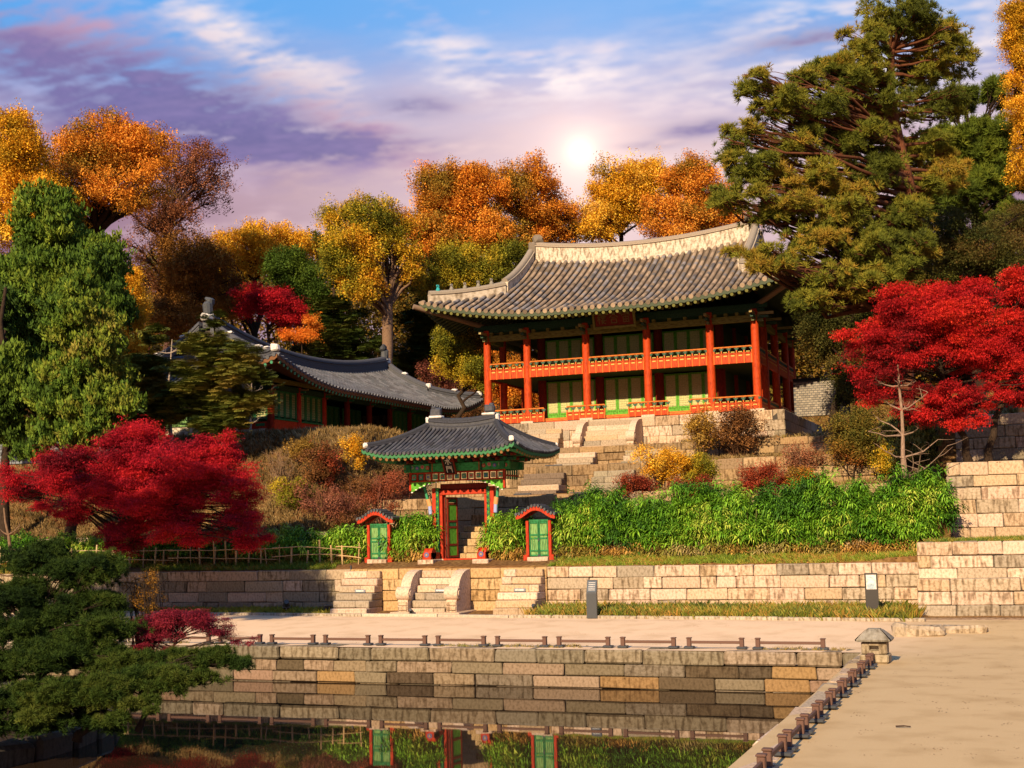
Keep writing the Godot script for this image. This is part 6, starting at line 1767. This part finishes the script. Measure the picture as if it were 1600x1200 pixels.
	tree("island_pine", "drooping green pine bough reaching out over the water", "tree", "", Vector2(-10.412, 9.551), 0.07, [[Vector3(-9.041, 0.649, 9.238), Vector3(0.573, 0.153, 0.244), 9], [Vector3(-8.298, 0.699, 9.174), Vector3(0.52, 0.151, 0.242), 9], [Vector3(-9.073, 0.415, 9.653), Vector3(0.673, 0.168, 0.269), 10], [Vector3(-8.458, 0.464, 9.423), Vector3(0.561, 0.131, 0.21), 8], [Vector3(-9.648, 0.27, 10.072), Vector3(0.611, 0.167, 0.267), 9], [Vector3(-8.928, 0.097, 9.991), Vector3(0.33, 0.128, 0.205), 6], [Vector3(-7.876, 0.625, 9.111), Vector3(0.263, 0.122, 0.196), 5], [Vector3(-10.255, 0.24, 10.302), Vector3(0.703, 0.185, 0.296), 9], [Vector3(-9.3, -0.06, 10.222), Vector3(0.364, 0.109, 0.175), 5], [Vector3(-10.302, -0.005, 10.506), Vector3(0.458, 0.128, 0.205), 5]], "pine", 11500, 0.084, isl.slice(1) + [Color(0.1, 0.12, 0.02)], Color(0.04, 0.028, 0.022), {"y": -0.5, "clump": 0.46, "squash": 0.8, "gap": -0.1, "steep": -0.05, "limb": 1.0, "twigs": 5, "lowest": -0.35, "first": 0.3, "shell": 0.5, "stray": 0.2})
	tree("unseen_island_pine", "unseen tall pine on the pond island, out of view, its crown shading the stained wall", "tree", "", Vector2(-19.6, 11.5), 0.2, [[Vector3(-19.6, 11.2, 11.5), Vector3(2.6, 1.3, 2.0), 12], [Vector3(-21.6, 9.8, 11.8), Vector3(2.0, 1.0, 1.8), 9], [Vector3(-17.8, 9.9, 11.2), Vector3(1.8, 1.0, 1.8), 8], [Vector3(-19.4, 12.4, 11.6), Vector3(1.6, 0.8, 1.5), 6]], "pine", 9000, 0.22, PINE, red, {"y": -0.4, "clump": 0.4, "gap": -0.2, "lowest": -0.5, "stray": 0.2})  # out of view to the left, placed to shade the left retaining wall
	tree("unseen_island_pine", "second unseen tall pine nearer the western edge of the pond island, shading the stained wall", "tree", "", Vector2(-22.6, 12.4), 0.2, [[Vector3(-23.2, 11.6, 12.3), Vector3(2.4, 1.4, 2.0), 12], [Vector3(-25.2, 10.2, 12.4), Vector3(2.0, 1.0, 1.8), 9], [Vector3(-21.4, 11.2, 12.4), Vector3(1.6, 1.0, 1.6), 8]], "pine", 7000, 0.22, PINE, red, {"y": -0.4, "clump": 0.4, "gap": -0.2, "lowest": -0.5, "stray": 0.2})  # also out of view; its crown darkens the same stretch of wall
	tree("island_maple", "small dark wine red maple behind the island's pine bough", "tree", "", Vector2(-9.852, 8.844), 0.05, [[Vector3(-9.749, 1.114, 8.595), Vector3(0.5, 0.22, 0.352), 10], [Vector3(-9.184, 1.199, 8.388), Vector3(0.6, 0.16, 0.256), 10], [Vector3(-8.762, 1.048, 8.316), Vector3(0.338, 0.139, 0.223), 6], [Vector3(-9.717, 0.844, 8.874), Vector3(0.453, 0.177, 0.284), 8], [Vector3(-8.244, 0.885, 8.313), Vector3(0.197, 0.079, 0.126), 3]], "maple", 4600, 0.075, WINE, dark, {"y": -0.45, "clump": 0.4, "squash": 0.6, "gap": -0.02, "steep": 0.2, "stray": 0.3})
	shrub("island_shrub", "thin orange leaved shrub behind the island's wine red maple", "", Vector3(-10.173, 1.592, 8.276), Vector3(0.369, 0.328, 0.295), "sparse", 480, 0.072, [Color(0.14, 0.08, 0.02), Color(0.34, 0.16, 0.02), Color(0.42, 0.22, 0.03)], dark, 24, {"gap": 0.05})

func make_hedges() -> void:
	# clipped bamboo along the terrace, with poles and rails in front
	var g := thing("bamboo_hedge", "long dense bright green bamboo hedge on top of the right retaining wall", "hedge", Vector3(-4.4, 1.6, -9.9))
	var cl := []
	var x := -9.05
	while x < 1.1:
		var t := (x + 9.05) / 10.1
		var top := lerpf(3.22, 3.5, t) + 0.16 * sin(x * 2.1) + 0.1 * sin(x * 5.3)
		cl.append([Vector3(x, top - 0.45, -9.9) - g.position, Vector3(0.55, 0.48, 0.5)])
		cl.append([Vector3(x + 0.2, top - 0.85, -9.62) - g.position, Vector3(0.5, 0.45, 0.4)])
		cl.append([Vector3(x - 0.1, 2.25 + rng.randf_range(-0.1, 0.1), -9.55) - g.position, Vector3(0.4, 0.38, 0.3)])
		x += 0.34
	foliage(g, "leaves", cl, 12500, 0.215, "bamboo", BAMBOO, {"gap": -0.16, "flat": true, "shell": 0.33})
	var s := Shape.new()
	for i in 240:
		s.col = [Color(0.2, 0.15, 0.05), Color(0.3, 0.18, 0.06), Color(0.14, 0.16, 0.04)][i % 3]
		var a := Vector3(rng.randf_range(-9.1, 1.1), 1.55, rng.randf_range(-10.2, -9.4)) - g.position
		s.bar(a, a + Vector3(rng.randf_range(-0.15, 0.15), rng.randf_range(0.7, 1.5), rng.randf_range(-0.1, 0.1)), 0.013, 4)
	part(g, "canes", s.mesh(), M.paint)
	var dry := []
	x = -9.0
	while x < 1.0:
		dry.append([Vector3(x, 1.78, -9.42) - g.position, Vector3(0.4, 0.2, 0.24)])
		x += 0.45
	foliage(g, "dry_leaves", dry, 1300, 0.2, "bamboo", [Color(0.3, 0.16, 0.03), Color(0.46, 0.26, 0.06), Color(0.2, 0.2, 0.03), Color(0.4, 0.3, 0.12)], {"gap": -0.5, "flat": true, "shell": 0.6})
	for q in [[-11.35, -10.5, "narrow bamboo clump between the painted gate and the right side gate", 900], [-14.42, -13.4, "narrow bamboo clump between the left side gate and the painted gate", 1000], [-20.5, -15.6, "low bamboo hedge left of the small side gate", 2600], [-31.0, -20.5, "shaded bamboo hedge behind the fence under the crimson maple", 3600]]:
		var c := Vector3((q[0] + q[1]) * 0.5, 1.55, -9.75)
		var h := thing("bamboo_hedge", q[2], "hedge", c)
		var k := []
		x = q[0]
		while x < q[1]:
			var tp := 1.25 + 0.1 * sin(x * 4.0) if q[0] > -15.0 else 0.95 + 0.12 * sin(x * 3.0)
			k.append([Vector3(x, 0, -9.75) - Vector3(c.x, 0, c.z) + Vector3(0, tp - 0.25, 0), Vector3(0.35, 0.3, 0.4)])
			k.append([Vector3(x, 0, -9.6) - Vector3(c.x, 0, c.z) + Vector3(0, tp * 0.5, 0), Vector3(0.35, 0.35, 0.35)])
			x += 0.26
		foliage(h, "leaves", k, q[3], 0.24, "bamboo", BAMBOO, {"gap": -0.3, "flat": true})
		var d := []
		for i in k.size() / 2: d.append([k[i * 2][0] * Vector3(1, 0, 1) + Vector3(0, 0.25, 0.32), Vector3(0.3, 0.25, 0.15)])
		foliage(h, "dry_leaves", d, q[3] / 4, 0.17, "bamboo", [Color(0.3, 0.16, 0.03), Color(0.46, 0.26, 0.06), Color(0.2, 0.2, 0.03)], {"gap": -0.4, "flat": true})
		var sc := Shape.new()
		for i in 40:
			sc.col = [Color(0.3, 0.2, 0.08), Color(0.24, 0.13, 0.05), Color(0.14, 0.16, 0.04)][i % 3]
			var a := Vector3(rng.randf_range(q[0], q[1]) - c.x, 0, rng.randf_range(-0.2, 0.35))
			sc.bar(a, a + Vector3(rng.randf_range(-0.1, 0.1), rng.randf_range(0.5, 0.9), 0), 0.013, 4)
		part(h, "canes", sc.mesh(), M.paint)
	# pole fences
	for q in [[-20.6, -15.55, "pale bamboo pole fence left of the small side gate", Color(0.5, 0.34, 0.16)], [-31.0, -20.6, "bamboo pole fence in the shade below the crimson maple", Color(0.42, 0.32, 0.18)]]:
		var fz := -9.0
		var o := thing("bamboo_fence", q[2], "fence", Vector3(q[0], 1.5, fz))
		var n := int((q[1] - q[0]) / 0.42)
		for i in n + 1:
			var p := Shape.new()
			p.col = q[3] * rng.randf_range(0.7, 1.15)
			var px: float = (q[1] - q[0]) * i / n
			px += rng.randf_range(-0.12, 0.12)
			p.bar(Vector3(px, -0.05, 0), Vector3(px + rng.randf_range(-0.07, 0.07), rng.randf_range(0.5, 0.86), rng.randf_range(-0.05, 0.05)), rng.randf_range(0.016, 0.035), 6)
			part(o, "pole", p.mesh(), M.paint)
		for y in [0.3, 0.56]:
			var l := 0.0
			while l < q[1] - q[0] - 0.2:
				var e := minf(l + 2.2, q[1] - q[0])
				var p := Shape.new()
				p.col = q[3] * rng.randf_range(0.8, 1.1)
				limb(p, Vector3(l, y + rng.randf_range(-0.05, 0.05), 0.03), Vector3(e + 0.2, y + rng.randf_range(-0.05, 0.05), 0.03), 0.02, 0.013, 6, rng.randf_range(-0.03, 0.05), 5, 0.015)
				part(o, "rail", p.mesh(), M.paint)
				l = e

func sow(called: String, label: String, n: int, kind: String, x0: float, x1: float, z0: float, z1: float, size: float, pal: Array, thin := -1.0, lift := 0.0) -> void:
	var o := Node3D.new()
	o.name = numbered(called)
	add_child(o)
	tag(o, label, kind if kind == "grass" else "leaves", "", "stuff")
	var xs: Array[Transform3D] = []
	var cs := PackedColorArray()
	for i in n:
		var x := rng.randf_range(x0, x1)
		var z := rng.randf_range(z0, z1)
		if shade_noise.get_noise_2d(x * 0.7, z * 0.7) < thin: continue
		if z > -8.5 and z < -5.0 and z > curb_z(x) - 0.16 and kind == "grass": continue
		if kind == "grass" and z > -8.0 and (absf(x + 14.73) < 0.75 and z > -9 or absf(x + 9.78) < 0.75 or x > -15.0 and x < -9.6): continue
		if kind == "grass" and z < -8.0 and z > -9.4 and x > -15.5 and x < -9.2: continue
		var s := size * rng.randf_range(0.6, 1.3)
		xs.append(Transform3D(Basis(Vector3.UP, rng.randf() * TAU).scaled(Vector3(s, s, s)), Vector3(x, ground_y(x, z) + lift if lift > -0.5 else lift, z)))
		var u := clampf(0.5 + 0.6 * shade_noise.get_noise_2d(x * 1.5, z * 1.5) + rng.randf_range(-0.4, 0.4), 0, 0.999) * (pal.size() - 1)
		var c: Color = pal[int(u)].lerp(pal[int(u) + 1], u - int(u)) * rng.randf_range(0.8, 1.15)
		c.a = 1.0
		cs.append(c)
	scatter(o, "tufts", leaf_mesh(kind), M.bamboo, xs, cs)

func make_ground_cover() -> void:
	var lawn := [Color(0.04, 0.06, 0.01), Color(0.1, 0.13, 0.015), Color(0.2, 0.2, 0.025), Color(0.36, 0.2, 0.04), Color(0.13, 0.17, 0.02)]
	sow("grass", "tufted green and rusty grass strip at the foot of the right retaining wall", 5200, "grass", -9.3, 0.5, -7.9, -5.4, 0.36, lawn)
	sow("grass", "mossy yellow green grass strip at the foot of the left retaining wall", 5000, "grass", -31.0, -15.4, -7.9, -6.4, 0.22, [Color(0.14, 0.15, 0.015), Color(0.26, 0.25, 0.02), Color(0.32, 0.26, 0.04)])
	sow("grass", "green grass along the top edge of the retaining wall", 4200, "grass", -30.0, 0.5, -9.3, -8.25, 0.18, [Color(0.08, 0.14, 0.012), Color(0.18, 0.24, 0.02), Color(0.34, 0.2, 0.04)], -0.3)
	sow("grass", "long dry straw grass on the slope below the hall", 9000, "grass", -34.0, -17.8, -21.2, -11.0, 0.34, DRYGRASS)
	sow("grass", "dry grass on the terraces right of the steps", 5000, "grass", -9.0, 2.0, -31.0, -14.6, 0.26, DRYGRASS + [Color(0.2, 0.16, 0.03)], -0.15)
	sow("grass", "low green plants on the ledge at the right edge", 1500, "grass", 0.8, 6.0, -10.4, -8.3, 0.16, [Color(0.05, 0.1, 0.012), Color(0.12, 0.17, 0.02), Color(0.4, 0.26, 0.05)], -0.2)
	sow("grass", "brown undergrowth on the hill behind the buildings", 9000, "grass", -50.0, 14.0, -70.0, -43.0, 0.7, [Color(0.1, 0.06, 0.02), Color(0.22, 0.11, 0.03), Color(0.14, 0.13, 0.03)])
	sow("fallen_leaves", "orange fallen leaves on the right-hand terrace and ledges", 2600, "litter", -9.0, 4.0, -15.5, -8.3, 0.24, [Color(0.3, 0.13, 0.03), Color(0.5, 0.24, 0.06), Color(0.42, 0.3, 0.1)], -0.4)
	sow("fallen_leaves", "scattered dark fallen leaves and bits on the sand", 420, "litter", 0.5, 9.0, -5.0, 14.0, 0.07, [Color(0.1, 0.06, 0.03), Color(0.25, 0.14, 0.06), Color(0.06, 0.04, 0.03)], -1.0, 0.012)
	sow("fallen_leaves", "few brown leaves floating on the dark pond", 260, "litter", -13.0, -0.3, 0.2, 16.0, 0.06, [Color(0.2, 0.12, 0.05), Color(0.34, 0.2, 0.07)], 0.0, -0.775)
	sow("grass", "sparse dry grass between the low rails and the pond coping", 700, "grass", -20.0, -0.3, -0.75, -0.3, 0.1, [Color(0.2, 0.16, 0.04), Color(0.34, 0.24, 0.08), Color(0.16, 0.17, 0.03)], -0.1)
	sow("fallen_leaves", "rusty leaves gathered at the foot of the right-hand walls", 420, "litter", -9.0, 5.0, -7.1, -6.2, 0.08, [Color(0.3, 0.14, 0.04), Color(0.46, 0.26, 0.08)], -0.3, 0.02)
	sow("fallen_leaves", "pale fallen leaves along the path kerb", 130, "litter", -20.0, 0.0, -6.4, -0.6, 0.08, [Color(0.5, 0.36, 0.16), Color(0.4, 0.2, 0.06)], -1.0, 0.012)


# ------------------------------------------------------------------ small things
func rail_section(label: String, a: Vector3, b: Vector3, group: String) -> void:   # two short posts and the rail between them
	var d := (b - a).normalized()
	var o := thing("low_rail", label, "railing", (a + b) * 0.5, 0.0, group)
	var bs := Basis(d, Vector3.UP, d.cross(Vector3.UP))
	var h := a.distance_to(b) * 0.5
	for s in [-1.0, 1.0]:
		var p := Shape.new()
		p.stone(d * h * s + Vector3(0, 0.105, 0), Vector3(0.085, 0.18, 0.085), 0.008, 0.0, rng)
		p.stone(d * h * s + Vector3(0, 0.207, 0), Vector3(0.104, 0.025, 0.104), 0.006, 0.0, rng)
		var m := part(o, "post", p.mesh(), M.brown_metal)
		var f := Shape.new()
		f.stone(d * h * s + Vector3(0, 0.022, 0), Vector3(0.2, 0.045, 0.17), 0.01, 0.0, rng)
		part(m, "foot", f.mesh(), M.iron)
	var r := Shape.new()
	r.stone(Vector3(0, 0.125, 0), Vector3(h * 2.0 - 0.08, 0.055, 0.035), 0.006, 0.0, rng)
	part(o, "rail", r.mesh(), M.brown_metal, Transform3D(bs, Vector3.ZERO))

func floodlight(label: String, at: Vector3, turn: float, size := 1.0) -> void:
	var o := thing("garden_floodlight", label, "light fixture", at, turn)
	var s := Shape.new()
	s.bar(Vector3(0, 0, 0), Vector3(0, 0.1, 0) * size, 0.015 * size, 6)
	s.box(Vector3(0, 0.11, 0) * size, Vector3(0.16, 0.02, 0.03) * size)
	part(o, "stand", s.mesh(), M.iron)
	var b := Basis(Vector3.RIGHT, -0.5)
	var h := Shape.new()
	h.tube(PackedVector3Array([b * Vector3(0, 0, 0.1) * size + Vector3(0, 0.17, 0) * size, b * Vector3(0, 0, -0.06) * size + Vector3(0, 0.17, 0) * size, b * Vector3(0, 0, -0.1) * size + Vector3(0, 0.17, 0) * size]), PackedFloat32Array([0.045 * size, 0.07 * size, 0.072 * size]), 12, true)
	part(o, "lamp_head", h.mesh(), M.iron)

const ORDER := ["first", "second", "third", "fourth", "fifth", "sixth", "seventh", "eighth", "ninth", "tenth", "eleventh", "twelfth", "thirteenth", "fourteenth", "fifteenth"]

func make_small_things() -> void:
	for i in 14:   # far side, counted from the stone lantern
		var xa := -0.2 - 1.39 * i - (0.36 if i > 0 else 0.36)
		if i == 0: xa = -0.22
		var xb := -1.39 * (i + 1) - 0.04
		rail_section("%s low brown rail along the far pond edge, counting left from the stone lantern" % ORDER[i], Vector3(xb + -0.6, 0.02, -0.4), Vector3((-1.39 * i - 0.36 if i > 0 else -0.16) + -0.6, 0.02, -0.4), "low rails round the pond")
	for i in 15:
		var za := 1.62 + 1.23 * i
		rail_section("%s low brown rail beside the sandy bank, counting towards the viewer from the stone lantern" % ORDER[i], Vector3(0.44, 0.03, za), Vector3(0.44, 0.03, za + 0.9), "low rails round the pond")
	# stone lantern
	var o := thing("stone_lantern", "squat grey stone lantern with sloped cap at the pond's corner", "lantern", Vector3(0.444, 0, 1.763) , 0.0)
	stone_part(o, "base", Vector3(0, 0.09, 0), Vector3(0.5, 0.16, 0.46), grey_tones[1], Basis.IDENTITY, 0.025, 0.008)
	var s := Shape.new()
	s.col = Color(0.34, 0.28, 0.19)
	for q in [[-0.15, 0.14], [0.15, 0.14]]:
		s.stone(Vector3(q[0], 0.28, 0), Vector3(q[1], 0.22, 0.4), 0.02, 0.004, rng)
	s.stone(Vector3(0, 0.2, 0), Vector3(0.18, 0.07, 0.4), 0.01, 0.003, rng)
	s.stone(Vector3(0, 0.355, 0), Vector3(0.18, 0.07, 0.4), 0.01, 0.003, rng)
	part(o, "light_chamber", s.mesh(), M.stone)
	var k := Shape.new()
	k.col = Color(0.6, 0.55, 0.42)
	k.box(Vector3(0, 0.28, 0.02), Vector3(0.16, 0.1, 0.02))
	part(o, "inner_light", k.mesh(), M.paint)
	var c := Shape.new()
	c.col = Color(0.3, 0.28, 0.23)
	var w := [[0.3, 0.4], [0.31, 0.43], [0.24, 0.5], [0.15, 0.58], [0.11, 0.6]]
	for i in 4:
		for j in 4:
			var a := Vector3(w[i][0], w[i][1], w[i][0] * 0.92).rotated(Vector3.UP, j * PI / 2)
			var b := Vector3(w[i][0], w[i][1], -w[i][0] * 0.92).rotated(Vector3.UP, j * PI / 2)
			var d := Vector3(w[i + 1][0], w[i + 1][1], -w[i + 1][0] * 0.92).rotated(Vector3.UP, j * PI / 2)
			var e := Vector3(w[i + 1][0], w[i + 1][1], w[i + 1][0] * 0.92).rotated(Vector3.UP, j * PI / 2)
			c.quad(a, b, d, e)
	c.box(Vector3(0, 0.6, 0), Vector3(0.215, 0.012, 0.215))
	c.box(Vector3(0, 0.4, 0), Vector3(0.58, 0.014, 0.55))
	part(o, "cap_stone", c.mesh(), M.stone)
	# information posts
	o = thing("information_post", "dark grey post with slanted top before the right-hand steps", "sign", Vector3(-7.236, 0.22, -6.008), 0.1)
	var p := Shape.new()
	p.prism(PackedVector2Array([Vector2(0.12, 0), Vector2(0.12, 0.62), Vector2(-0.06, 0.95), Vector2(-0.1, 0.95), Vector2(-0.02, 0.62), Vector2(-0.02, 0)]), -0.13, 0.13, Basis(Vector3(0, 0, 1), Vector3.UP, Vector3(-1, 0, 0)))
	part(o, "slab", p.mesh(), M.iron)
	var pb := Basis(Vector3.RIGHT, -0.5)
	bx(o, "plate", Vector3(0, 0.79, 0.035), Vector3(0.22, 0.3, 0.006), mat("plate", lin(0.09, 0.11, 0.13), 0.5, {"tint": false}), pb)
	for i in 5:
		bx(o, "text_line", Vector3(0, 0.79, 0.035) + pb * Vector3(0, 0.1 - 0.05 * i, 0.005), Vector3(0.17, 0.012, 0.003), M.white, pb)
	o = thing("information_post", "dark grey post with a white panel at the path's right end", "sign", Vector3(-0.408, 0.12, -6.369), 0.12)
	bx(o, "slab", Vector3(0, 0.57, 0), Vector3(0.3, 1.14, 0.07), mat("slab", lin(0.05, 0.045, 0.04), 0.5, {"tint": false}))
	bx(o, "foot_plate", Vector3(0, 0.015, 0), Vector3(0.34, 0.03, 0.12), M.iron)
	bx(o, "panel", Vector3(0, 0.93, 0.037), Vector3(0.23, 0.34, 0.006), M.white)
	for i in 5:
		bx(o, "text_line", Vector3(-0.01, 0.87 - 0.022 * i, 0.042), Vector3(0.17, 0.012, 0.003), mat("print", lin(0.12, 0.3, 0.42), 0.7, {"tint": false}) if i == 0 else M["print"])
	bx(o, "text_line", Vector3(-0.03, 1.04, 0.042), Vector3(0.1, 0.012, 0.003), M["print"])
	# floodlights and lamps
	for q in [[Vector3(-16.844, 0.26, -7.187), "angled black floodlight in the mossy grass at left", 0.6, 1.5], [Vector3(-20.478, 0.26, -10.123), "small lamp half hidden in grass below the stained wall", 0.0, 0.7], [Vector3(-12.599, 0.2, -6.604), "small blue grey lamp on the sand before the central steps", 0.2, 0.9], [Vector3(-9.127, 0.25, -6.937), "dark lamp in the grass right of the right-hand steps", -0.3, 1.1], [Vector3(-5.07, 0.25, -6.545), "first small round lamp in the grass strip right of the slanted post", 0.0, 0.7], [Vector3(-3.177, 0.25, -7.508), "small round lamp midway along the right grass strip", 0.0, 0.7], [Vector3(-0.975, 0.25, -6.857), "small round lamp in grass left of the white-panelled post", 0.0, 0.7]]:
		floodlight(q[1], q[0], q[2], q[3])
	o = thing("light_box", "dark box-shaped floodlight beside the foot of the left steps", "light fixture", Vector3(-15.62, 0.24, -7.499), 0.3)
	bx(o, "housing", Vector3(0, 0.13, 0), Vector3(0.28, 0.22, 0.2), M.iron)
	bx(o, "front", Vector3(0, 0.13, 0.105), Vector3(0.23, 0.17, 0.012), M.black)
	for q in [[-14.6, "left"], [-12.1, "central"], [-9.75, "right"]]:
		o = thing("step_light", "flat grey lamp lying on the %s flight of steps" % q[1], "light fixture", Vector3(q[0], 0.81, -7.5))
		bx(o, "housing", Vector3(0, 0.045, 0), Vector3(0.34, 0.09, 0.12), mat("lamp_grey_" + q[1], lin(0.2, 0.22, 0.25), 0.5, {"tint": false}))
		bx(o, "lens", Vector3(0, 0.05, 0.064), Vector3(0.24, 0.04, 0.008), M.white)
	o = thing("marker_post", "thin blue grey stake at the head of the left steps", "post", Vector3(-15.282, 1.371, -8.2))
	bx(o, "stake", Vector3(0, 0.08, 0), Vector3(0.05, 0.22, 0.05), M.iron)
	for q in [[Vector3(-12.526, 3.582, -15.2), 0.62, "left, on the lowest terrace above the side gate"], [Vector3(-10.494, 3.562, -15.2), 0.7, "above the hedge's left end on the lowest terrace"], [Vector3(-12.818, 4.705, -19.3), 0.66, "on the second terrace beside the gate roof"], [Vector3(-10.305, 4.676, -19.3), 0.8, "on the second terrace by the yellow shrub"], [Vector3(-13.026, 5.535, -23.5), 0.95, "below the curved side stones"], [Vector3(-10.374, 5.507, -23.5), 0.95, "below the pavilion, right of the main steps"], [Vector3(-6.537, 4.9, -23.5), 0.9, "below the drying brown bush"]]:
		o = thing("bar_light", "black bar light lying " + q[2], "light fixture", q[0])
		bx(o, "bar", Vector3(0, 0.05, 0), Vector3(q[1], 0.1, 0.1), M.iron)
	# patterned walls far behind
	for q in [[Vector3(-5.448, 7.522, -37.237), 2.6, 1.7, "pale patterned wall behind the pavilion's right side", Color(0.26, 0.23, 0.18)], [Vector3(-30.383, 5.261, -11.763), 6.0, 1.2, "grey patterned wall under the junipers at left", Color(0.16, 0.18, 0.2)], [Vector3(-27.773, 5.471, -13.818), 3.0, 1.1, "grey patterned wall end behind the crimson maple's top", Color(0.2, 0.22, 0.24)]]:
		o = thing("patterned_wall", q[3], "wall", q[0])
		bx(o, "wall", Vector3(0, q[2] * 0.5, 0), Vector3(q[1], q[2], 0.25), M.iron)
		var br := Shape.new()
		var rows := int(q[2] / 0.11)
		var cols := int(q[1] / 0.19)
		for j in rows:
			for i in cols:
				br.col = q[4] * rng.randf_range(0.75, 1.2)
				br.box(Vector3(-q[1] * 0.5 + 0.19 * (i + 0.5 + 0.5 * (j % 2)), 0.055 + 0.11 * j, 0.13), Vector3(0.165, 0.085, 0.03))
		var bm := part(o, "bricks", br.mesh(), M.paint)
		bm.set_meta("kind", "stuff")
		bx(o, "coping", Vector3(0, q[2] + 0.06, 0), Vector3(q[1], 0.12, 0.5), M.black)
	# the island's stone edge
	o = thing("island_edge", "dark stones edging the pond's island at lower left", "wall")
	for i in 46:
		var a := i * TAU / 46.0
		var cc := Vector3(-17.8, -0.72, 10.2)
		stone_part(o, "stone", cc + Vector3(cos(a) * 6.6, 0.0, sin(a) * 6.6), Vector3(0.86, 0.5, 0.5), Color(0.08, 0.07, 0.05), Basis(Vector3.UP, -a + PI / 2), 0.05, 0.04)
	var isl := Shape.new()
	isl.col = Color(0.05, 0.035, 0.02)
	isl.lathe(Vector3(-17.8, -0.72, 10.2), [[6.5, -0.7], [6.4, 0.15], [5.4, 0.3], [2.5, 0.45], [0.0, 0.5]], 40)
	structure("island_ground", isl.mesh(), M.soil)
	# bits on the sand
	o = thing("twig", "small dark twig lying on the sand at lower right", "twig", Vector3(1.487, 0.02, 9.18))
	var tw := Shape.new()
	tw.col = Color(0.05, 0.03, 0.02)
	tw.bar(Vector3(-0.08, 0.01, 0), Vector3(0.02, 0.02, 0.02), 0.01, 5)
	tw.bar(Vector3(0.02, 0.02, 0.02), Vector3(0.09, 0.01, -0.01), 0.008, 5)
	part(o, "stick", tw.mesh(), M.paint)


func _ready() -> void:
	var cam := Camera3D.new()
	cam.name = "camera"
	add_child(cam)
	cam.fov = 32.911
	cam.near = 0.1
	cam.far = 1500.0
	cam.transform = Transform3D(Basis(Vector3(0.932, -0.024, -0.361), Vector3(0.062, 0.994, 0.095), Vector3(0.356, -0.111, 0.928)).orthonormalized(), Vector3(2.937, 2.5, 25.77))
	cam.current = true
	var env := Environment.new()
	env.background_mode = Environment.BG_SKY
	var pano := PanoramaSkyMaterial.new()
	pano.panorama = sky_panorama()
	env.sky = Sky.new()
	env.sky.sky_material = pano
	env.tonemap_mode = Environment.TONE_MAPPER_LINEAR
	env.tonemap_exposure = 1.65
	env.sdfgi_enabled = true
	env.ssao_enabled = true
	env.ssil_enabled = true
	var we := WorldEnvironment.new()
	we.name = "world_environment"
	we.environment = env
	add_child(we)
	var sun := DirectionalLight3D.new()
	sun.name = "sun"
	add_child(sun)
	sun.light_color = Color(1.0, 0.88, 0.72)
	sun.light_energy = 1.6
	sun.light_angular_distance = 0.5
	sun.shadow_enabled = true
	sun.rotation = Vector3(deg_to_rad(-27), deg_to_rad(-2), 0)
	rng.seed = 20
	shade_noise.seed = 3
	shade_noise.frequency = 0.25
	gap_noise.seed = 8
	gap_noise.frequency = 0.45
	pile_noise.seed = 6
	pile_noise.frequency = 0.3
	make_materials()
	ground_sheet()
	make_stonework()
	make_pavilion()
	make_hall()
	make_gate()
	side_gate("small side gate with green double door left of the painted gate", Vector3(-14.901, 1.6, -9.3))
	side_gate("small side gate with green double door at the head of the right steps", Vector3(-9.822, 1.6, -9.3))
	make_trees()
	make_hedges()
	make_ground_cover()
	make_small_things()
